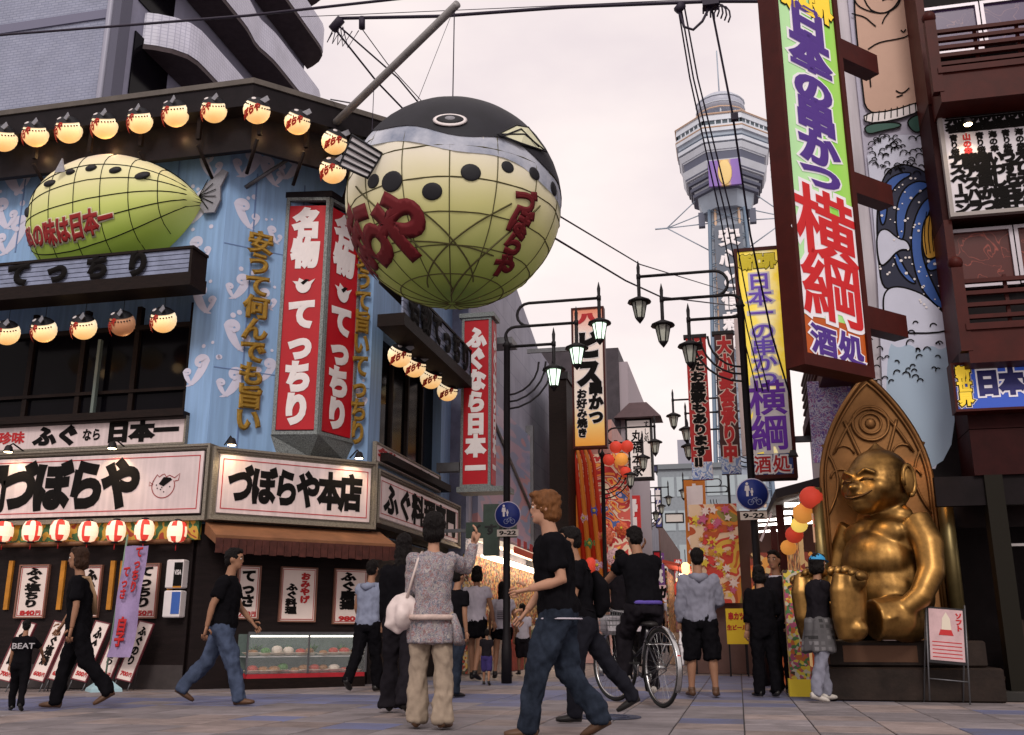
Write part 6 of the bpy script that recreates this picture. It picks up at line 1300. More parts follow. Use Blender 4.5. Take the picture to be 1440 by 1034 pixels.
# covered shop left of the statue
cs_ = thing('covered_shop', 'lit shop under a dark awning left of the golden statue', 'shop', (1.2, 14.2, 0))
q = MB(); q.extr([(-.62, -.9, 2.45), (.1, -1.1, 2.6), (.8, -.6, 3.0), (.9, 6, 3.2), (-.62, 6, 2.8)], (0, 0, .12)); q.build('awning', mat('black_awning', (.012, .008, .01), .7), cs_)
MB().box(.7, .8, -.9, 9, 0, 2.6).build('interior_wall', paint_mat('bazaar_goods', [(.25, .05, .02), (.05, .02, .01), (.4, .17, .04), (.14, .03, .02), (.35, .22, .1), (.03, .02, .02), (.35, .07, .02)], 11, emit=.8, kind='voronoi'), cs_)  # goods colour glows, standing in for the tube light on the stock
TUB = mat('cool_shop_tube', (1, .95, .9), emit=8, ecol=(1, .9, .82))
for i, (y, z) in enumerate(((.4, 2.55), (1.6, 2.58), (3.2, 2.6))): MB().box(-.45, .6, y, y + .07, z - .05, z).build('lamp_tube', TUB, cs_)
GDS = MATS['bazaar_goods']; MB().box(-.28, -.22, .6, 6.0, .1, 2.2).build('goods_wall', GDS, cs_); MB().box(-.9, .65, 6.05, 6.1, .1, 2.3).build('goods_wall', GDS, cs_)
for i, (y, z) in enumerate(((1.9, 2.46), (3.0, 2.5), (4.6, 2.55))): MB().extr([(-.8, y, z), (-.3, y - .25, z), (-.3, y - .19, z), (-.8, y + .06, z)], (0, 0, .03)).build('lamp_tube', TUB, cs_)
for i in range(5): MB().cbox(-.62, -.34, 1.0 + i * .9, 1.5 + i * .9, 0, .75 + .12 * (i % 2), .02).build('goods_box', mat(f'bazaar_{i%4}', ((.5, .12, .04), (.55, .4, .08), (.45, .4, .3), (.3, .05, .08))[i % 4], .5, var=.4, vs=9, emit=.12), cs_)
for y in (-.2, 2.5): MB().box(-.6, -.5, y, y + .1, 0, 2.45).build('post', BROWNRED, cs_)
MB().box(-.2, .0, .2, .3, 0, 1.75).build('brown_pillar', mat('brown_pillar', (.13, .08, .035), .5, var=.3), cs_)
for k in range(9): MB().box(-.4 + (k % 3) * .3, -.15 + (k % 3) * .3, .8 + k * .5, 1.05 + k * .5, .0, .7 + .2 * (k % 3)).build('goods_box', mat(f'bazaar_{k%4}', ((.5, .12, .04), (.55, .4, .08), (.45, .4, .3), (.3, .05, .08))[k % 4], .5, var=.4, vs=9, emit=.12), cs_)
for i, (px_, py_, m_, r_) in enumerate(((1141, 700, RLG, .14), (1130, 722, OLG, .13), (1124, 738, YLG, .1), (1117, 752, RLG, .11), (1109, 770, OLG, .1))): ball_lantern(px_, py_, 12.9 + i * .25, r_, m_, f'{("red","orange","yellow","smaller red","smallest orange")[i]} lantern in the string beside the statue niche')
p = S(1147, 722, (0, 12.85, 0)); t = thing('hanging_tag', 'long narrow red and cream sign tag hanging below the red lantern', 'sign', (p.x, 12.85, p.z)); MB().box(-.05, .05, 0, .015, -.36, 0).build('panel', mat('tag_cream', (.5, .3, .2), .5), t); text(t, 'おみくじ', 0, -.18, .07, .32, REDINK, .06, vert=True, y=-.004)
p = S(1075, 790, (0, 15, 0)); t = thing('leaning_spear_sign', 'thin slanted pale strip sign hanging in front of the shop', 'sign', S(1068, 760, (0, 14.6, 0))); MB().extr([(0, 0, 0), (.03, 0, -.02), (.2, 0, .36), (.19, 0, .4)], (0, .02, 0)).build('panel', SIGNW, t)
# bright goods rack between pillar and statue
t = thing('goods_rack', 'bright rack of colourful souvenirs left of the statue', 'rack', (S(1122, 900, (0, 12.9, 0)).x, 12.9, 0)); MB().box(-.12, .12, 0, .3, .2, 1.5).build('stock', paint_mat('rack_goods', [(.5, .33, .03), (.4, .1, .03), (.42, .36, .28), (.06, .14, .05), (.3, .06, .12), (.5, .38, .05), (.05, .03, .02)], 26, emit=.12, kind='voronoi'), t); MB().box(-.14, .14, -.01, .31, 0, .2).build('base', mat('rack_yellow', (.6, .42, .03), .5, emit=.15), t)
q = S(1152, 560, (0, 16, 0)); bn2 = thing('purple_hanging', 'purple and white printed hangings behind the green sign', 'banner', (S(1150, 600, (0, 14.5, 0)).x, 14.5, 3.1)); MB().box(-.1, .5, 0, .03, 0, 1.2).build('cloth', paint_mat('purple_print_cloth', [(.4, .38, .5), (.15, .08, .3), (.5, .48, .6), (.3, .1, .25), (.2, .15, .4)], 9, dist=2.5), bn2)

# ================= GOLDEN STATUE =================
BRZ_ = mat('bronze_gold', (.3, .165, .05), .42, 1.0, var=.65, vs=2.6, dark=(.05, .026, .01), bump=.08, bs=14)
BRD = mat('bronze_groove', (.1, .05, .02), .5, .9)
NY = 12.95; NP = (0, NY, 0)
n0 = S(1240, 900, NP); nz0 = .66
nb = thing('gothic_niche', 'tall pointed bronze niche panel with carved tracery behind the statue', 'niche', (S(1254, 900, NP).x, NY, nz0), 4)
hw_, hs, ht = .67, 1.85, 3.3
def arch(sc, base=0, n=14):
    pts = [(-hw_ * sc, base)]
    for i in range(n + 1):
        t = i / n; pts.append((-hw_ * sc * cos(t * pi / 2) ** .85, hs + (ht - hs) * sc * (t ** .95) - (1 - sc) * .1))
    pts += [(-x, z) for x, z in pts[-2::-1]]
    return pts
WDB = mat('niche_bronze', (.22, .105, .038), .45, .8, var=.35, vs=1.6, bump=.1)
q = MB(); q.extr([(x, 0, z) for x, z in arch(1)][::-1], (0, .14, 0)); q.build('back_panel', WDB, nb)
for sc, r_ in ((.985, .035), (.93, .02)): MB().tube([(x, -.02, z) for x, z in arch(sc)], r_, 6).build('arch_moulding', WDB, nb)
def ringm(cx_, cz_, r_, t_): MB().tube([(cx_ + r_ * cos(a), -.02, cz_ + r_ * sin(a)) for a in [k * pi / 12 for k in range(24)]], t_, 6, closed=True).build('tracery_ring', WDB, nb)
ringm(0, 2.66, .22, .022); ringm(0, 2.66, .13, .016); MB().ell((0, -.01, 2.66), (.07, .03, .07), 12, 6).build('tracery_boss', WDB, nb)
for s_ in (-1, 1):
    MB().tube([(s_ * .7 * hw_ * (1 - t * .0) - s_ * t * .5 * 1, -.02, 2.3 - 0 + .55 * sin(t * pi * .55)) for t in [k / 8 for k in range(9)]], .02, 6).build('tracery_rib', WDB, nb)
    MB().tube([(s_ * (.02 + .30 * t ** .8), -.02, 1.95 + .75 * t) for t in [k / 8 for k in range(9)]], .024, 6).build('tracery_rib', WDB, nb)
    MB().tube([(s_ * (.62 - .0 * t + -.16 * sin(t * pi)), -.02, 1.5 + .9 * t) for t in [k / 8 for k in range(9)]], .018, 6).build('tracery_rib', WDB, nb)
    for cx_, cz_ in ((.36, 2.25), (.42, 1.95)): MB().tube([(s_ * cx_ + .13 * cos(a), -.02, cz_ + .13 * sin(a)) for a in [k * pi / 9 + (.2 if s_ > 0 else .2) for k in range(9)]], .015, 5).build('tracery_foil', WDB, nb)
MB().tube([(-hw_ * 1.1, -.02, -.0), (-hw_ * 1.1, -.02, hs)], .07, 10).build('side_column', mat('niche_column', (.16, .12, .05), .4, .7, var=.3), nb)
MB().tube([(hw_ + .09, -.1, 0), (hw_ + .09, -.1, hs)], .09, 10).build('side_column', MATS['niche_column'], nb)
ped_ = thing('statue_pedestal', 'dark stone pedestal with a ledge under the golden statue', 'pedestal', (1.85, 12.75, 0)); PDM = mat('pedestal_stone', (.022, .014, .011), .5, spec=.15, var=.5, vs=5, bump=.1)
MB().cbox(-.85, .82, -.55, .6, .37, .655, .02).build('upper_block', PDM, ped_); MB().cbox(-.95, .95, -.65, .6, 0, .365, .02).build('lower_block', PDM, ped_); MB().box(-.7, .1, -.557, -.551, .42, .6).build('name_plate', mat('plate_bronze', (.1, .05, .03), .4, .6), ped_)

def remesh(mb_list, name, mats, parent, voxel, smooth_=3, post=None, facemat=None):
    q = MB()
    for m_ in mb_list: q.add(m_.v, m_.f)
    me = q.mesh('tmp', []); me.materials.clear(); o_ = bpy.data.objects.new('tmp', me); COL.objects.link(o_)
    md = o_.modifiers.new('r', 'REMESH'); md.mode = 'VOXEL'; md.voxel_size = voxel; md.use_smooth_shade = True
    if smooth_: ms = o_.modifiers.new('s', 'SMOOTH'); ms.iterations = smooth_; ms.factor = .5
    dg = bpy.context.evaluated_depsgraph_get(); dg.update(); ev = o_.evaluated_get(dg); nm = bpy.data.meshes.new_from_object(ev); bpy.data.objects.remove(o_); bpy.data.meshes.remove(me)
    nm.materials.clear()
    for m_ in (mats if isinstance(mats, (list, tuple)) else [mats]): nm.materials.append(m_)
    if post:
        n = len(nm.vertices)
        no_ = [v.normal.copy() for v in nm.vertices]
        for i, v in enumerate(nm.vertices): v.co = post(v.co, no_[i])
    for p_ in nm.polygons: p_.use_smooth = True
    if facemat:
        for p_ in nm.polygons: p_.material_index = facemat(p_.center)
    nm.update(); ob = bpy.data.objects.new(name, nm); COL.objects.link(ob); ob.parent = parent; return ob
# seated figure, local: -y forwards
st = thing('golden_statue', 'large bronze gold statue of a laughing seated bald figure with soles forward', 'statue', (S(1254, 900, (0, 12.5, 0)).x, 12.5, .656), -48); st.scale = (1.08, 1.08, 1.12)
P_ = []
def E_(c, r, M=None): q = MB(); q.ell(c, r, 20, 12, M=M); P_.append(q)
def T_(path, r, n=14): q = MB(); q.tube(path, r, n); P_.append(q)
E_((0, .05, .52), (.50, .40, .55)); E_((0, -.08, .45), (.46, .38, .42)); E_((0, .05, 1.0), (.46, .3, .36)); E_((-.17, -.12, 1.08), (.24, .13, .16)); E_((.17, -.12, 1.08), (.24, .13, .16)); E_((0, -.1, .8), (.42, .33, .34)); E_((0, .08, 1.28), (.36, .2, .16))
for s_ in (-1, 1):
    T_([(s_ * .42, .05, 1.2), (s_ * .58, .02, .95), (s_ * .64, -.06, .66), (s_ * .60, -.22, .42), (s_ * .5, -.36, .3)], [.17, .16, .14, .12, .1]); E_((s_ * .46, -.4, .26), (.1, .16, .07))
    T_([(s_ * .25, .0, .2), (s_ * .38, -.35, .22), (s_ * .3, -.62, .2)], [.24, .22, .2]); 
    for k in range(4): T_([(s_ * .46 + (k - 1.5) * .045, -.5, .25), (s_ * .45 + (k - 1.5) * .045, -.62, .2)], [.03, .022], 8)
E_((0, .02, 1.62), (.37, .36, .34)); E_((0, .06, 1.72), (.33, .34, .30)); E_((0, .05, 1.93), (.12, .12, .13)); E_((0, .05, 2.03), (.045, .045, .07))
E_((0, -.2, 1.5), (.26, .16, .17)); E_((.18, -.19, 1.56), (.13, .12, .11)); E_((-.18, -.19, 1.56), (.13, .12, .11)); E_((0, -.35, 1.565), (.075, .09, .055)); E_((0, -.22, 1.38), (.15, .13, .09)); E_((0, -.33, 1.49), (.15, .06, .03)); E_((0, -.31, 1.42), (.12, .06, .03))
for s_ in (-1, 1): T_([(s_ * .03, -.33, 1.70), (s_ * .14, -.33, 1.755), (s_ * .24, -.27, 1.70)], [.022, .03, .02], 8)
body = remesh(P_, 'body', BRZ_, st, .014, 26)
for s_ in (-1, 1):
    q = MB(); q.ell((s_ * .39, .06, 1.62), (.05, .10, .17), 14, 8); q.tube([(s_ * .42, .02 + .09 * cos(a), 1.62 + .16 * sin(a)) for a in [k * pi / 8 - pi / 2 for k in range(14)]], .026, 6); q.build('ear', BRZ_, st)
    MB().tube([(s_ * .06, -.335, 1.635), (s_ * .13, -.345, 1.655), (s_ * .22, -.295, 1.635)], .011, 6).build('eyelid', BRD, st)
MB().tube([(-.19, -.30, 1.52), (-.11, -.375, 1.468), (0, -.402, 1.452), (.11, -.375, 1.468), (.19, -.30, 1.52)], [.008, .014, .017, .014, .008], 6).build('mouth', BRD, st)
MB().ell((0, -.465, .5), (.025, .012, .03), 8, 6).build('navel', BRD, st)
for s_ in (-1, 1):
    f = []; q = MB()
    q.tube([(s_ * .23, -.78, .02), (s_ * .23, -.80, .2), (s_ * .24, -.80, .42), (s_ * .245, -.78, .55)], [(.16, .1), (.19, .12), (.205, .12), (.18, .09)], 16); f.append(q)
    q = MB(); q.ell((s_ * .23, -.79, .1), (.17, .12, .12)); f.append(q); q = MB(); q.ell((s_ * .24, -.78, .5), (.2, .1, .1)); f.append(q)
    fo_ = remesh(f, 'foot', BRZ_, st, .014, 3); fo_.scale = (1.12, 1.12, 1.12)
    for k in range(5):
        x = s_ * .24 + (k - 2) * .082; z = .6 - .012 * (k - (0 if s_ > 0 else 4)) ** 2 * .3
        MB().ell((x, -.79, z + (.01 if k == 2 else 0)), (.042, .08, .05), 10, 8).build('toe', BRZ_, fo_)
bo = S(1257, 880, (0, 12.05, 0)); ob_ = thing('offering_box', 'small black box with a pale slot standing on the pedestal edge', 'box', (bo.x, 12.25, .656)); MB().cbox(-.1, .1, -.06, .06, .035, .3, .008).build('case', BLACK, ob_); MB().box(-.1, .1, -.07, .06, 0, .034).build('pale_base', SIGNW, ob_)
spot('statue_lamp_light', (.75, 11.9, 2.72), (1.7, 12.4, 1.7), 24, 95, (1, .72, .42), .06)
t = thing('sign_lamp', 'small lamp under the dark awning lighting the golden statue', 'lamp', (.75, 11.9, 2.78)); MB().lathe([(.03, .05), (.05, 0), (.06, -.03)], 10).build('shade', LAMPBLK, t)
spot('niche_lamp_light', (2.45, 12.45, 3.1), (2.15, 12.9, 1.9), 12, 90, (1, .45, .12), .05)
# sandwich board
p = GR(1320, 984); p.y -= .15; sw = thing('sandwich_board', 'folding metal stand with pink poster in front of the dark shop', 'sign', (p.x - .05, 11.75, 0)); sw.rotation_euler = (radians(-8), radians(5), 0)
MB().box(-.2, .2, 0, .02, .42, 1.02).build('back_panel', LAMPBLK, sw); MB().box(-.175, .175, -.006, -.001, .45, 1.0).build('poster', mat('poster_pink', (.5, .33, .34), .5, var=.2, vs=6), sw)
q = MB(); q.flat([(-.05, .78), (.05, .78), (.04, .9), (0, .97), (-.04, .9)], -.007, .003); q.flat([(-.08, .72), (.07, .72), (.05, .78), (-.06, .78)], -.007, .003, 1); q.build('ice_cream', [mat('cream_white', (.6, .52, .42), .5), REDINK], sw); text(sw, 'ソフト', .13, .87, .07, .2, REDINK, .07, vert=True, y=-.007)
for k in range(5): MB().box(-.15, .15, -.0085, -.0065, .48 + k * .04, .49 + k * .04).build('text_line', REDINK, sw)
q = MB()
for x in (-.2, .2): q.tube([(x, 0, .02), (x, 0, 1.06)], .009, 6); q.tube([(x, .02, 1.0), (x, .35, .02)], .009, 6)
q.tube([(-.2, 0, .25), (.2, 0, .25)], .007, 5); q.build('stand', STEEL, sw)
# base goods cloth on the sidewalk below board
# ================= PEOPLE =================
SKIN = mat('skin', (.27, .135, .08), .6, var=.08, vs=9); SKIN2 = mat('skin_pale', (.38, .2, .13), .6, var=.08, vs=9)
def cl(name, c, var=.22, bump=.25, bs=14): return mat(name, c, .9, var=var, vs=7, bump=bump, bs=bs, spec=.04)
CB = cl('cloth_black', (.0055, .005, .0065)); CDK = cl('cloth_charcoal', (.013, .011, .014)); JEAN = cl('denim_blue', (.055, .072, .12), .4); JEAND = cl('denim_dark', (.02, .026, .04), .6); KHA = cl('cloth_khaki', (.30, .235, .18)); CW_ = cl('cloth_white', (.5, .46, .52), .1)
CG_ = cl('cloth_grey', (.2, .2, .25), .15); CGB = cl('cloth_greyblue', (.2, .22, .3), .15); HBK = mat('hair_black', (.007, .005, .005), .6, spec=.12, var=.4, vs=30, bump=1, bs=90, stretch=(1, 1, .12)); HBR = mat('hair_brown', (.035, .015, .008), .6, spec=.15, var=.4, vs=30, bump=1, bs=90, stretch=(1, 1, .12)); HGI = mat('hair_ginger', (.13, .05, .016), .6, spec=.15, var=.4, vs=30, bump=.5, bs=60, stretch=(1, 1, .2))
SHB = mat('shoe_brown', (.09, .045, .025), .5, var=.3); SHK = mat('shoe_black', (.015, .013, .013), .4); SHW = mat('shoe_white', (.5, .46, .42), .5)
FLO = paint_mat('floral_blouse', [(.22, .2, .2), (.33, .29, .28), (.13, .13, .16), (.28, .24, .26), (.2, .11, .11), (.3, .28, .27)], 26, .9, dist=1.2)
PLA = tile_mat('plaid_shirt', (.012, .012, .012), (.2, .19, .2), (.09, .085, .09), .06, .06, .012, .9, .1, 0)
def rot2(v, yaw): return Vector((v.x * cos(yaw) - v.y * sin(yaw), v.x * sin(yaw) + v.y * cos(yaw), v.z))
def hand(q, w, d, up, side, s, curl=62):
    """five fingers on a palm; w wrist, d direction, up = back-of-hand normal"""
    d = d.normalized(); up = (up - d * up.dot(d)).normalized(); sd = d.cross(up) * side
    q.tube([w - d * .01 * s, w + d * .03 * s, w + d * .08 * s, w + d * .092 * s], [(.026 * s, .018 * s), (.036 * s, .017 * s), (.04 * s, .016 * s), (.036 * s, .013 * s)], 10)
    for k in range(4):
        b0 = w + d * .085 * s + sd * (k - 1.5) * .019 * s; ln = (.062, .074, .07, .054)[k] * s; pts = [b0]; dd = d.copy()
        for j in range(3):
            a = radians(curl * (.6 + .3 * j)); dd = (dd * cos(a * .5) - up * sin(a * .5)).normalized(); pts.append(pts[-1] + dd * ln / 2.6)
        q.tube(pts, [.0092 * s, .009 * s, .0085 * s, .0068 * s], 6)
    t0 = w + d * .02 * s - sd * .03 * s; t1 = t0 + (d * .6 - sd * .7 - up * .3).normalized() * .04 * s; t2 = t1 + (d * .9 - sd * .1 - up * .4).normalized() * .03 * s; q.tube([t0, t1, t2], [.014 * s, .011 * s, .008 * s], 6)
def person(label, foot, head_py, rz, top=CB, bot=CB, hair=HBK, skin=SKIN, shoe=SHK, legs=((4, 2), (-4, 2)), arms=((5, 6, 10), (-3, 6, 10)), lean=3, hstyle='short', sleeve=.45, pant=1.0, tunic=0, flare=0, vox=.022, build=1.0, h=None, hd=(0, 0), loc=None, extra=None, skirt=0, spread=0):
    if loc is None: loc = GR(*foot)
    loc = Vector(loc)
    auto = h is None
    if h is None: h = S(foot[0], head_py, (0, loc.y, 0)).z * .965
    t = thing('person', label, 'person', loc, rz); k = h / 1.7; wd = build
    ln = radians(lean)
    def up_(x, y, z):  # torso point relative to pelvis with lean
        return Vector((x * cos(ln) + z * sin(ln), y, -x * sin(ln) + z * cos(ln)))
    hipz = 0; pel = Vector((0, 0, 0)); J = {}
    low = 0
    for i, s_ in enumerate((1, -1)):
        hp, kn = (radians(a) for a in legs[i][:2]); ab = radians(legs[i][2] if len(legs[i]) > 2 else spread)
        H0 = Vector((0, s_ * .088, -.03)) * k; K0 = H0 + Vector((sin(hp) * cos(ab), s_ * sin(ab), -cos(hp) * cos(ab))) * .405 * k
        sh = hp - kn; A0 = K0 + Vector((sin(sh), s_ * sin(ab) * .5, -cos(sh))) * .40 * k
        ft = sh * .75 if sh < 0 else sh * .25; fd = Vector((cos(ft), s_ * .18, sin(ft)))
        J[i] = (H0, K0, A0, fd.normalized()); low = min(low, A0.z - .085 * k + min(0, fd.z * .14 * k) * 1.0)
    O = Vector((0, 0, -low))
    for i in J: J[i] = tuple(v + O for v in J[i][:3]) + (J[i][3],)
    sk, tp_, bt = [], [], []
    def tb(lst, p, r, n=12): q = MB(); q.tube(p, r, n); lst.append(q)
    def el(lst, c, r, M=None): q = MB(); q.ell(c, r, 14, 9, M=M); lst.append(q)
    T = lambda x, y, z: O + up_(x * k, y * k, z * k)
    w_ = wd * k
    ring_ = [(-.05, .155, .115), (.02, .165, .12), (.12, .145, .105), (.24, .15, .11), (.36, .17, .12), (.45, .165, .105), (.50, .11, .08), (.53, .065, .06)]
    tb(sk, [T(0, 0, z) for z, a, c in ring_], [(a * .9 * w_, c * .9 * w_) for z, a, c in ring_]); tb(sk, [T(0, 0, .5), T(.012, 0, .6), T(.02, 0, .66)], [.06 * w_, .052 * w_, .05 * w_])
    off = .014
    zt0 = -.06 - tunic * .2
    rr = [(zt0, .165 + tunic * .05, .125 + tunic * .04)] + [x for x in ring_[1:]] if tunic else ring_
    tb(tp_, [T(0, 0, z) for z, a, c in rr], [((a + off) * w_, (c + off) * w_) for z, a, c in rr])
    tb(bt, [T(0, 0, z) for z in (-.12, -.05, .03, .09)], [(.15 * w_, .115 * w_), (.165 * w_, .128 * w_), (.165 * w_, .125 * w_), (.145 * w_, .11 * w_)])
    hands = []
    for i, s_ in enumerate((1, -1)):
        a = arms[i]; pt, ab, el_ = (radians(v) for v in a[:3]); inw = radians(a[3]) if len(a) > 3 else radians(8)
        S0 = T(-.005, s_ * .165 * wd, .46); dU = Vector((sin(pt) * cos(ab), s_ * sin(ab), -cos(pt) * cos(ab))); E0 = S0 + dU * .275 * k
        fa = pt + el_; dF = Vector((sin(fa) * cos(ab * .4), s_ * (sin(ab * .4) - sin(inw) * abs(sin(el_))), -cos(fa) * cos(ab * .4))).normalized(); W0 = E0 + dF * .245 * k
        el(sk, S0, (.055 * w_,) * 3); tb(sk, [S0, S0.lerp(E0, .5), E0, E0.lerp(W0, .35), W0], [.048 * w_, .045 * w_, .037 * w_, .036 * w_, .024 * w_]); el(tp_, S0, (.066 * w_, .068 * w_, .068 * w_))
        if sleeve <= 1: E1 = S0.lerp(E0, sleeve * 1.25 if sleeve < .8 else 1); tb(tp_, [S0, S0.lerp(E1, .5), E1], [.064 * w_, .062 * w_, .064 * w_])
        if sleeve > .8: tb(tp_, [S0, S0.lerp(E0, .5), E0, E0.lerp(W0, .5), E0.lerp(W0, .93 if sleeve > 1 else .3)], [.063 * w_, .058 * w_, .052 * w_, .046 * w_, .04 * w_])
        hands.append((W0, dF, s_, dU))
    for i, s_ in enumerate((1, -1)):
        H0, K0, A0, fd = J[i]
        tb(sk, [H0, H0.lerp(K0, .5), K0, K0.lerp(A0, .35), K0.lerp(A0, .8), A0], [.08 * w_, .068 * w_, .052 * w_, .052 * w_, .036 * w_, .034 * w_])
        el(bt, H0, (.098 * w_,) * 3)
        if pant >= 1: tb(bt, [H0, H0.lerp(K0, .5), K0, K0.lerp(A0, .4), K0.lerp(A0, .85), A0 + Vector((0, 0, -.035 * k))], [.1 * w_, .088 * w_, .07 * w_, (.067 + flare * .012) * w_, (.062 + flare * .03) * w_, (.062 + flare * .045) * w_])
        elif pant > .45: tb(bt, [H0, H0.lerp(K0, .5), K0, K0.lerp(A0, .12)], [.105 * w_, .098 * w_, .09 * w_, .09 * w_])
        else: tb(bt, [H0, H0.lerp(K0, .45)], [.105 * w_, .1 * w_])
        q = MB(); hl = A0 + Vector((0, 0, -.045 * k)) - fd * .055 * k; nx = fd
        q.tube([hl - nx * .01 * k + Vector((0, 0, .005)), hl + nx * .04 * k + Vector((0, 0, .01)), hl + nx * .12 * k, hl + nx * .19 * k - Vector((0, 0, .006)), hl + nx * .225 * k - Vector((0, 0, .008))], [(.032 * k, .036 * k), (.041 * k, .04 * k), (.045 * k, .034 * k), (.045 * k, .026 * k), (.022 * k, .016 * k)], 12)
        q.tube([A0 + Vector((0, 0, .03 * k)), A0 - Vector((0, 0, .03 * k))], .043 * k, 10)
        q.build('shoe', shoe, t)
    if skirt: tb(bt, [T(0, 0, z) for z in (.05, -.1, -.1 - skirt)], [(.15 * w_, .115 * w_), (.18 * w_, .14 * w_), (.215 * w_, .18 * w_)])
    # head
    yw, pi_ = (radians(a) for a in hd); HC = T(.03, 0, .735); M = Matrix.Rotation(yw, 3, 'Z') @ Matrix.Rotation(-pi_ + ln, 3, 'Y')
    hp_ = lambda x, y, z: HC + M @ (Vector((x, y, z)) * k)
    def eh(lst, c, r): el(lst, hp_(*c), tuple(v * k for v in r), M)
    eh(sk, (-.008, 0, .015), (.095, .075, .1)); eh(sk, (.022, 0, -.055), (.068, .058, .065)); eh(sk, (.055, 0, .02), (.045, .055, .07)); eh(sk, (.09, 0, -.012), (.018, .013, .026)); eh(sk, (.104, 0, -.024), (.012, .015, .011)); eh(sk, (.065, 0, -.09), (.028, .03, .022)); eh(sk, (.082, 0, -.058), (.014, .026, .012)); eh(sk, (.082, 0, .028), (.014, .05, .011))
    for s_ in (1, -1): eh(sk, (-.008, s_ * .077, -.008), (.02, .01, .032))
    body = remesh(sk, 'body', skin, t, min(vox, .016) * max(.7, k), 2)
    hq = MB()
    for W0, dF, s_, dU in hands:
        upn = Vector((0, s_, 0)) if abs(dF.y) < .8 else Vector((0, 0, 1)); hand(hq, W0, dF, upn, -s_, k)
    # the fingers join the body mesh
    bm = bpy.data.meshes; me = body.data; vs = [tuple(v.co) for v in me.vertices]; fs = [tuple(p.vertices) for p in me.polygons]; q = MB(); q.add(vs, fs, 0, True); q.add(hq.v, hq.f, 0, True); body.data = q.mesh('body', skin); bm.remove(me)
    for s_ in (1, -1):
        e_ = MB(); e_.ell(hp_(.083, s_ * .032, .008), (.011 * k, .014 * k, .009 * k), 8, 6, M=M); e_ = e_.build('eye', mat('eye_white', (.6, .57, .54), .3), t)
        p_ = MB(); p_.ell(hp_(.0915, s_ * .032, .008), (.004 * k, .007 * k, .007 * k), 8, 6, M=M); p_.build('iris', INK, e_)
        b_ = MB(); b_.tube([hp_(.094, s_ * .015, .03), hp_(.092, s_ * .035, .034), hp_(.08, s_ * .052, .028)], .004 * k, 5); b_.build('eyebrow', hair, t)
    m_ = MB(); m_.tube([hp_(.083, -.022, -.058), hp_(.096, 0, -.06), hp_(.083, .022, -.058)], .0045 * k, 5); m_.build('lips', mat('lip', (.3, .1, .08), .5), t)
    fold = lambda amp: (lambda co, n_: co + n_ * (amp * .45 + amp * noise.noise(Vector((co.x * 14, co.y * 14, co.z * 6)) + loc) + amp * .6 * noise.noise(Vector((co.x * 34, co.y * 34, co.z * 18)) + loc)))
    remesh(tp_, 'shirt' if not tunic else 'blouse', top, t, vox * max(.7, k), 3, fold(.02 * k)); remesh(bt, 'trousers' if pant >= 1 else 'shorts', bot, t, vox * max(.7, k), 2, fold(.024 * k))
    hr = []
    if hstyle != 'none':
        eh(hr, (-.022, 0, .035), (.1, .086, .1)); eh(hr, (-.045, 0, -.02), (.068, .076, .075)); eh(hr, (.035, 0, .095), (.055, .065, .035))
        if hstyle == 'bob': eh(hr, (-.05, 0, -.06), (.07, .092, .085)); eh(hr, (-.01, .07, -.04), (.05, .022, .09)); eh(hr, (-.01, -.07, -.04), (.05, .022, .09))
        if hstyle == 'long': eh(hr, (-.055, 0, -.1), (.06, .088, .16)); eh(hr, (-.075, 0, -.2), (.045, .08, .15)); eh(hr, (-.01, .07, -.04), (.045, .02, .09)); eh(hr, (-.01, -.07, -.04), (.045, .02, .09))
        if hstyle == 'full': eh(hr, (-.02, 0, .05), (.115, .098, .1)); eh(hr, (-.045, 0, -.03), (.085, .09, .085)); eh(hr, (.05, 0, .1), (.06, .07, .035)); eh(hr, (.0, 0, .0), (.05, .088, .07))
        if hstyle == 'puffy': eh(hr, (-.03, 0, .04), (.115, .105, .12)); eh(hr, (-.05, 0, -.04), (.085, .1, .09))
        remesh(hr, 'hair', hair, t, .013 * max(.7, k), 1, lambda co, n_: co + n_ * .012 * k * noise.noise(co * 40 + loc))
    if hstyle == 'cap': pass
    info = dict(t=t, T=T, hp=hp_, k=k, J=J, hands=hands, M=M, O=O)
    if extra: extra(info)
    return info
A_BACK = 102.6; A_R = 12.6; A_L = 192.6
def ex_beat(I):
    o = text(I['t'], 'BEAT', 0, 0, .2, .055, mat('print_grey', (.4, .38, .4), .7), .02, y=0); o.rotation_euler = (0, 0, -pi / 2); c = I['T'](-.165, 0, .33); o.location = c
def ex_strap(I):
    k = I['k']; MB().tube([I['T'](-.14, -.12, .1), I['T'](-.15, -.02, .3), I['T'](-.1, .09, .5), I['T'](.04, .11, .5)], [(.03, .008)] * 4, 6).build('bag_strap', mat('strap_tan', (.4, .25, .14), .6), I['t'])
person('woman in black with brown hair walking left and holding the hand of a child', (97, 997), 770, 205, CB, CB, HBR, SKIN, SHB, ((-22, 18), (14, 4)), ((-5, 12, 10), (18, 22, 12)), 4, 'bob', .6, extra=ex_strap, vox=.02)
person('small child in black shirt lettered BEAT at the left edge', (22, 1000), 872, 185 - 60, CB, CB, HBK, SKIN, SHK, ((18, 25), (-16, 12)), ((5, 8, 10), (32, 35, 8)), 4, 'short', .6, extra=ex_beat, vox=.022)
person('man in black shirt and blue jeans striding right past the price boards', (306, 992), 768, 14, CB, JEAN, HBK, SKIN, SHB, ((-26, 16), (22, 6)), ((20, 8, 22), (-22, 10, 12)), 3, 'short', .55, vox=.018, build=1.08)
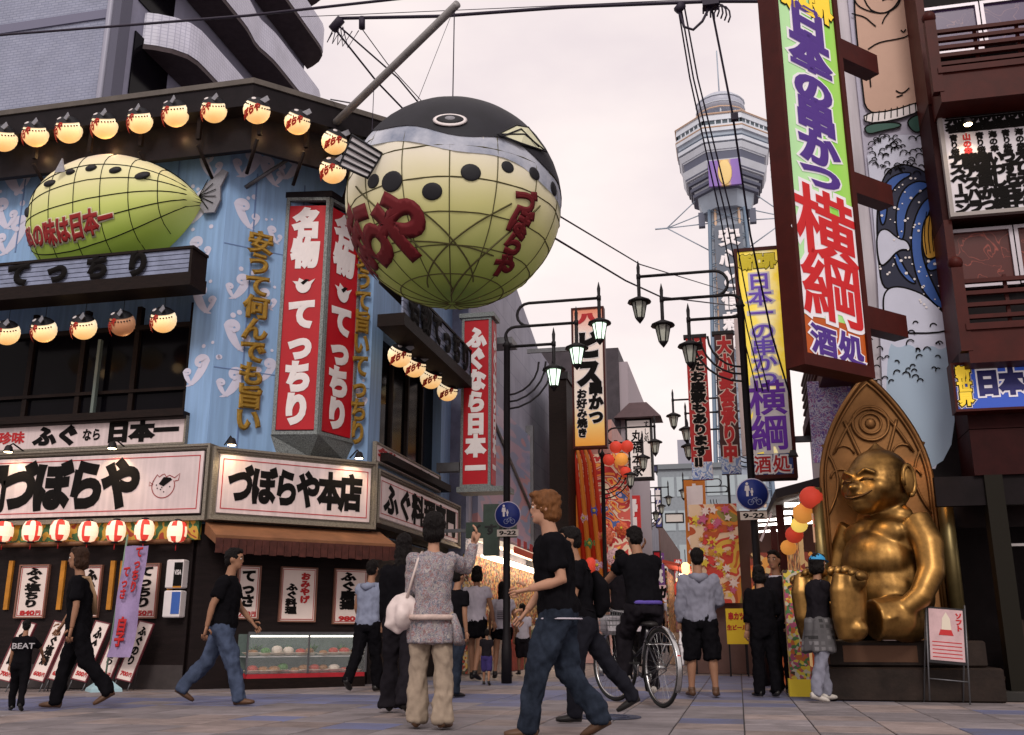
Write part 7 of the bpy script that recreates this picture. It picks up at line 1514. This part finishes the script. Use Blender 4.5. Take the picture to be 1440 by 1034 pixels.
person('boy in grey sleeveless hooded top facing the menu boards', (514, 973), 787, 82, CGB, CB, HBK, SKIN, SHK, ((-16, 22), (14, 6)), ((10, 14, 30), (25, 18, 85, 30)), 4, 'short', .2, vox=.018, extra=lambda I: MB().tube([I['T'](-.11, a * .09, .5 - abs(a) * .02) if False else I['T'](-.12 + .05 * abs(a), a * .1, .47 + .03 * abs(a)) for a in (-1, -.5, 0, .5, 1)], [.03, .045, .055, .045, .03], 10).build('hood', CGB, I['t']))
person('long haired person all in black beside the woman in floral blouse', (560, 1004), 752, 98, CB, CDK, HBK, SKIN, SHK, ((12, 4, 3), (-14, 10, 3)), ((0, 5, 15), (5, 5, 20)), 2, 'long', 1.2, flare=1, vox=.02)
def ex_bag(I):
    k = I['k']; q = []
    b = MB(); T = I['T']; b.tube([T(-.02, .2, -.1), T(-.02, .235, -.05), T(-.02, .235, .06), T(-.02, .22, .14), T(0, .2, .17)], [(.03, .1), (.075, .17), (.075, .15), (.05, .1), (.015, .04)], 16); b.ell(T(-.02, .235, 0), (.17 * k, .085 * k, .13 * k), 16, 10)
    bag = thing('shoulder_bag', 'white leather shoulder bag hanging at the side of the woman in floral blouse', 'bag', I['t'].location, math.degrees(I['t'].rotation_euler.z)); remesh([b], 'pouch', mat('bag_white', (.62, .52, .5), .5, var=.1, vs=6, bump=.1), bag, .014, 3, lambda co, n_: co + n_ * .012 * noise.noise(co * 14))
    MB().tube([T(.05, .21, .13), T(.06, .13, .42), T(.0, .1, .535), T(-.08, .12, .46), T(-.07, .21, .14)], .011, 6).build('strap', mat('bag_strap_w', (.55, .45, .42), .5), bag)
    MB().tube([I['T'](-.0, 0, .0 - .0) + Vector((.17 * cos(a), .185 * sin(a), -.02)) for a in [j * pi / 12 for j in range(24)]], .022, 8, closed=True).build('waist_sash', mat('sash_pink', (.5, .38, .34), .8, var=.3, vs=20), I['t'])
    MB().tube([T(-.02, -.18, 0), T(-.03, -.22, -.1), T(-.05, -.25, -.24)], [(.03, .06), (.035, .08), (.045, .1)], 10).build('sash_end', FLO, I['t'])
person('woman in floral blouse and khaki trousers pointing up towards the street', (604, 1026), 728, 98, FLO, KHA, HBK, SKIN2, SHB, ((3, 2, 3), (-3, 2, 3)), ((12, 8, 35), (78, 22, 95, -6)), 1, 'puffy', 1.2, tunic=.85, flare=.6, vox=.014, build=.97, extra=ex_bag)
person('person in jeans half hidden behind the woman in floral blouse', (638, 981), 800, 60, CB, JEAND, HBK, SKIN, SHK, vox=.024)
person('girl in white t-shirt and dark skirt seen from behind near the left lamp post', (668, 957), 797, 85, CW_, CB, HBK, SKIN, SHK, ((10, 4), (-12, 14)), ((-4, 10, 6), (10, 16, 8)), 3, 'bob', .35, skirt=.16, pant=.4, vox=.022)
person('little child in dark clothes between two girls in white t-shirts', (684, 964), 886, 100, CDK, mat('cloth_navy_print', (.03, .02, .1), .9), HBK, SKIN, SHK, ((8, 4), (-10, 10)), hstyle='short', pant=.6, vox=.022)
person('long haired girl in printed white t-shirt and black shorts', (706, 955), 820, 95, CW_, CB, HBK, SKIN, SHK, ((-8, 10, 2), (10, 4, 2)), ((-5, 14, 20), (10, 16, 25)), 2, 'long', .35, pant=.4, vox=.022, extra=lambda I: [MB().box(-.0, .002, -.07, .07, -.006, .006).build('shirt_print', CDK, I['t'], loc=I['T'](-.152, 0, .30 - .035 * j)) for j in range(5)])
person('small child in white t-shirt left of the ginger haired man', (735, 950), 850, 110, CW_, CDK, HBK, SKIN, SHK, hstyle='short', sleeve=.5, pant=.6, vox=.024)
def ex_hem(I):
    T = I['T']; MB().tube([T(.0, 0, -.07) + Vector((.165 * cos(a), .2 * sin(a), 0)) for a in [j * pi / 12 for j in range(24)]], .006, 5, closed=True).build('hem_piping', CW_, I['t'])
def ex_pack(I):
    T = I['T']; b = MB(); b.tube([T(-.14, 0, -.0), T(-.2, 0, .1), T(-.205, 0, .28), T(-.16, 0, .42)], [(.11, .04), (.15, .075), (.15, .075), (.09, .03)], 14); p = remesh([b], 'backpack', CB, I['t'], .018, 3)
    for s_ in (1, -1): MB().tube([T(-.12, s_ * .1, .42), T(.02, s_ * .11, .52), T(.13, s_ * .11, .4), T(.12, s_ * .15, .15), T(-.1, s_ * .14, .05)], [(.022, .007)] * 5, 6).build('backpack_strap', CDK, I['t'])
person('ginger haired man in black t-shirt and jeans striding left in the foreground', (787, 1042), 704, 192, CB, JEAND, HGI, SKIN2, SHB, ((22, 12), (-10, 26)), ((-12, 8, 88, 8), (8, 8, 30, 8)), 5, 'full', .55, vox=.014, build=1.12, h=1.68, hd=(0, 4), extra=ex_hem)
person('dark haired person in black with backpack striding close behind the ginger haired man', (822, 1016), 730, 194, CB, mat('cloth_dark_trousers', (.012, .012, .017), .9, spec=.04), HBK, SKIN, SHK, ((10, 6), (-32, 6)), ((12, 10, 20), (-6, 8, 12)), 6, 'short', .55, vox=.016, h=1.58, extra=ex_pack)
def ex_hood(I):
    T = I['T']; MB().tube([T(-.13 + .07 * abs(a), a * .1, .475 + .04 * abs(a)) for a in (-1, -.6, 0, .6, 1)], [.03, .05, .062, .05, .03], 10).build('hood', CG_, I['t'])
hm = person('man in grey hooded top and black shorts standing with a white carrier bag', (990, 981), 773, 98, CG_, CB, HBK, SKIN, SHB, ((2, 2, 5), (-2, 2, 5)), ((2, 10, 12), (12, 14, 62, 30)), 1, 'short', 1.2, pant=.7, vox=.016, build=1.12, extra=ex_hood)
hw = hm['t'].matrix_basis @ hm['hands'][0][0]; pbg = thing('carrier_bag', 'white plastic carrier bag with red dot held by the man in grey', 'bag', hw - Vector((0, 0, .08)), 98)
b = MB(); b.tube([(0, 0, -.42), (0, 0, -.38), (0, 0, -.2), (0, 0, -.08), (0, .0, .0)], [(.03, .09), (.04, .11), (.035, .1), (.018, .05), (.01, .014)], 14); remesh([b], 'bag_body', mat('plastic_white', (.6, .56, .58), .35, var=.1, bump=.3, bs=25), pbg, .012, 1, lambda co, n_: co + n_ * .014 * noise.noise(co * 22))
MB().ell((-.03, .04, -.22), (.02, .012, .035), 10, 6).build('red_dot', REDINK, pbg)
person('black haired person in dark clothes standing left of the man with white collar', (1080, 981), 797, 112, CB, CB, HBK, SKIN, SHK, ((2, 2, 2), (-3, 2, 2)), ((0, 8, 15), (5, 10, 40, 30)), 2, 'bob', .9, vox=.02, build=1.05)
person('man with white collar shirt turning towards the lit shop', (1104, 976), 777, 240, CDK, CB, HBK, SKIN, SHK, ((2, 2, 2), (-3, 2, 2)), ((5, 8, 20), (-4, 10, 20)), 2, 'short', .5, vox=.02, hd=(10, 0), extra=lambda I: MB().tube([I['T'](.0, 0, .5) + Vector((.075 * cos(a), .085 * sin(a), .02)) for a in [j * pi / 8 for j in range(16)]], .02, 6, closed=True).build('collar', CW_, I['t']))
def ex_cap(I):
    k = I['k']; hp = I['hp']; M = I['M']; c = MB(); vs = []; n = 18
    for i in range(6):
        ph = radians(84) * i / 5
        for j in range(n): a = 2 * pi * j / n; vs.append(hp(-.012 + .108 * sin(ph) * cos(a), .094 * sin(ph) * sin(a), .038 + .092 * cos(ph)))
    c.add(vs, [(i * n + j, (i + 1) * n + j, (i + 1) * n + (j + 1) % n, i * n + (j + 1) % n) for i in range(5) for j in range(n)], 0, True)
    q = [hp(.07 + .085 * cos(a) * .9, .078 * sin(a), .045 - .012 * cos(a)) for a in [-pi / 2 + j * pi / 8 for j in range(9)]]; c.add(q + [p - Vector((0, 0, .008)) for p in q], [tuple(range(9)), tuple(range(17, 8, -1))], 0, False); c.build('cap', mat('cap_blue', (.03, .25, .5), .6), I['t'])
    T = I['T']; s_ = MB(); s_.tube([T(0, 0, z) for z in (.06, -.05, -.2, -.34)], [(.17, .135), (.19, .15), (.2, .165), (.2, .17)], 18); remesh([s_], 'plaid_skirt', PLA, I['t'], .018, 1, lambda co, n_: co + n_ * .03 * noise.noise(Vector((co.x * 14, co.y * 14, co.z * 3))))
    for s2 in (1, -1): MB().tube([T(.0, s2 * .165, .46), T(.0, s2 * .06, .5)], [.04, .03], 8).build('raglan_shoulder', CGB, I['t'])
person('woman in blue cap with checked shirt tied round her waist facing the statue', (1160, 988), 781, 35, CDK, CG_, HBK, SKIN, SHW, ((10, 4), (-10, 8)), ((10, 8, 40, 10), (32, 10, 48, 0)), 3, 'bob', 1.2, vox=.018, build=.95, extra=ex_cap)
person('distant man in white shirt and dark trousers facing down the street', (948, 922), 832, 282, CW_, CB, HBK, SKIN, SHK, vox=.03)
person('distant person in dark clothes behind the cyclist with one arm raised', (878, 948), 775, 110, CDK, CB, HBK, SKIN, SHK, ((2, 2), (-2, 2)), ((5, 8, 15), (150, 12, 50, -40)), 2, 'short', .5, vox=.026)
for lab, px_, py_, hh, tp, rz_ in (('distant woman in red top walking among the far stalls', 925, 915, 1.6, cl('cloth_red', (.3, .03, .03)), 282), ('distant man in charcoal clothes by the far stalls on the left', 912, 912, 1.7, CDK, 100), ('distant person in pale grey shirt beside the yellow board', 1006, 914, 1.65, CG_, 100), ('distant person in white by the left shopfront', 770, 935, 1.6, CW_, 120)):
    person(lab, (px_, py_), 0, rz_, tp, CB, HBK, SKIN, SHK, h=hh, vox=.035)
for i_, (px_, py_, hh, tp, rz_, ds_) in enumerate(((925, 925, 1.6, CW_, 100, 'white top'), (938, 919, 1.7, CB, 282, 'black coat'), (958, 926, 1.55, cl('cloth_pink', (.4, .18, .2)), 90, 'pink top'), (967, 918, 1.65, CDK, 110, 'dark jacket'), (915, 930, 1.7, CGB, 270, 'blue grey shirt'), (942, 912, 1.6, cl('cloth_tan', (.25, .17, .1)), 100, 'tan coat'), (900, 938, 1.5, CW_, 60, 'white blouse'), (975, 934, 1.62, CB, 280, 'black dress'))):
    person(f'{("small", "tiny")[i_ % 2]} far pedestrian in a {ds_} down the narrow street', (px_, py_), 0, rz_, tp, (CB, JEAND)[i_ % 2], HBK, SKIN, SHK, ((8, 4), (-10, 8)), h=hh, vox=.035)
# ================= BICYCLE =================
CHR = mat('chrome', (.5, .5, .5), .25, 1.0); TYR = mat('tyre_rubber', (.012, .012, .012), .7); FRM = mat('bike_frame', (.03, .03, .035), .35, .3); WIC = mat('basket_wire', (.25, .25, .26), .4, .7)
def bicycle(label, rear, rz, group=None, steer=0, R=.355):
    t = thing('bicycle', label, 'bicycle', rear, rz, group); wb = 1.16
    def wheel(x, yaw=0):
        w_ = MB(); w_.tube([(R * cos(a), 0, R * sin(a)) for a in [j * pi / 20 for j in range(40)]], .019, 8, closed=True); w = w_.build('wheel', TYR, t); w.location = (x, 0, R + .019); w.rotation_euler = (0, 0, yaw)
        MB().tube([((R - .026) * cos(a), 0, (R - .026) * sin(a)) for a in [j * pi / 20 for j in range(40)]], [(.012, .008)] * 40, 6, closed=True).build('rim', CHR, w); MB().lathe([(.022, -.05), (.022, .05)], 10, ax='y').build('hub', CHR, w)
        q = MB()
        for j in range(28): a = j * pi / 14; q.tube([(.02 * cos(a + .9), .025 * (-1) ** j, .02 * sin(a + .9)), ((R - .03) * cos(a), 0, (R - .03) * sin(a))], .0016, 3, caps=False)
        q.build('spoke', CHR, w, kind='stuff'); return w
    wheel(0); wheel(wb, steer)
    z0 = R + .019; bb = (.44, 0, .29); st_ = (.3, 0, .80); hdp = (.9, 0, .82); hb = (.93, 0, .66)
    q = MB(); q.tube([(0, 0, z0), bb], .013, 6); q.tube([(0, .05, z0), (.32, .02, .7)], .009, 6); q.tube([(0, -.05, z0), (.32, -.02, .7)], .009, 6); q.tube([bb, st_], .017, 8); q.tube([bb, (.6, 0, .34), hb], .02, 8); q.tube([(.34, 0, .62), (.6, 0, .5), hb], .016, 8); q.tube([hb, hdp], .02, 8)
    for s_ in (-1, 1): q.tube([(.93, s_ * .0, .66), (.98, s_ * .05, .6), (wb, s_ * .05, z0)], .011, 6)
    q.build('bike_frame', FRM, t)
    q = MB(); q.tube([hdp, (.88, 0, .96)], .013, 6); q.tube([(.7, .27, .98), (.8, .26, 1.0), (.9, .12, .98), (.88, 0, .96), (.9, -.12, .98), (.8, -.26, 1.0), (.7, -.27, .98)], .011, 6); q.build('handlebar', CHR, t)
    for s_ in (-1, 1): MB().tube([(.68, s_ * .272, .975), (.78, s_ * .262, 1.0)], .017, 8).build('grip', TYR, t)
    b = MB(); b.tube([(.13, 0, .82), (.22, 0, .83), (.38, 0, .83), (.46, 0, .82)], [(.05, .02), (.09, .03), (.045, .022), (.02, .015)], 12); b.build('saddle', SHK, t); MB().tube([st_, (.3, 0, .7)], .014, 6).build('seat_post', CHR, t)
    for x, a0, a1 in ((0, 10, 215), (wb, -20, 160)):
        MB().tube([(x + (R + .035) * cos(radians(a)), 0, z0 + (R + .035) * sin(radians(a))) for a in range(a0, a1 + 1, 12)], [(.03, .004)] * len(range(a0, a1 + 1, 12)), 6).build('mudguard', CHR, t)
    q = MB(); q.lathe([(.075, -.004), (.075, .004)], 20, (.44, -.06, .29), ax='y'); q.tube([(.44, -.06, .29), (.52, -.09, .15)], .01, 6); q.tube([(.44, .06, .29), (.36, .09, .43)], .01, 6); q.build('crank', CHR, t)
    MB().box(.47, .57, -.17, -.09, .135, .155).build('pedal', TYR, t); MB().box(.31, .41, .09, .17, .42, .44).build('pedal', TYR, t); MB().tube([(0, -.06, z0 + .03), (.44, -.06, .365), (.44, -.06, .215), (0, -.06, z0 - .03)], .006, 4, closed=True).build('chain', STEEL, t)
    q = MB(); x0_, x1_, y0_, y1_, za, zb_ = .98, 1.24, -.18, .18, .72, .98
    for k in range(6): z = za + (zb_ - za) * k / 5; e = .03 * (1 - k / 5); q.tube([(x0_ + e, y0_ + e, z), (x1_ - e, y0_ + e, z), (x1_ - e, y1_ - e, z), (x0_ + e, y1_ - e, z)], .005 if k < 5 else .008, 4, closed=True, sm=False)
    for k in range(9):
        for y in (y0_, y1_): x = x0_ + (x1_ - x0_) * k / 8; q.tube([(x, y * .86, za), (x, y, zb_)], .003, 3)
        for x in (x0_, x1_): y = y0_ + (y1_ - y0_) * k / 8; q.tube([(x + (.03 if x == x0_ else -.03), y * .86, za), (x, y, zb_)], .003, 3)
    q.build('basket', WIC, t, kind='stuff'); MB().cbox(1.0, 1.22, -.14, .14, .73, .93, .03).build('basket_load', mat('load_white', (.45, .42, .45), .7, var=.2), t)
    q = MB(); q.tube([(-.32, .07, .62), (.25, .07, .64)], .007, 5); q.tube([(-.32, -.07, .62), (.25, -.07, .64)], .007, 5); q.tube([(-.25, .07, .62), (0, .06, z0)], .007, 5); q.tube([(-.25, -.07, .62), (0, -.06, z0)], .007, 5)
    for k in range(4): q.tube([(-.3 + .16 * k, -.07, .62), (-.3 + .16 * k, .07, .62)], .006, 4)
    q.build('carrier_rack', CHR, t); MB().tube([(-.38, 0, .5), (-.395, 0, .5)], .025, 10).build('reflector', RED, t)
    return t
rr_ = GR(932, 996); fr_ = GR(848, 978); ang = math.degrees(atan2(fr_.y - rr_.y, fr_.x - rr_.x)); ang = ang + 8
bk = bicycle('city bicycle with front basket ridden by the man in black', (rr_.x, rr_.y, 0), ang, steer=radians(14), R=.375)
cyp = bk.matrix_basis @ Vector((.33, 0, 0))
person('cyclist in dark clothes sitting on the bicycle in mid street seen from behind', (0, 0), 0, ang, CB, CDK, HBK, SKIN, SHW, ((46, 50, 4), (18, 12, 4)), ((58, 10, 8, 4), (52, 10, 10, 4)), 14, 'short', .5, vox=.018, h=1.74, build=1.1, loc=(cyp.x, cyp.y, .11),
       extra=lambda I: MB().tube([I['T'](0, 0, .02) + Vector((.15 * cos(a), .178 * sin(a), 0)) for a in [j * pi / 12 for j in range(24)]], .022, 8, closed=True).build('waist_bag', cl('cloth_purple', (.1, .07, .3)), I['t']))
bicycle('parked bicycle beside the yellow board down the street', tuple(GR(1062, 921)), 100)
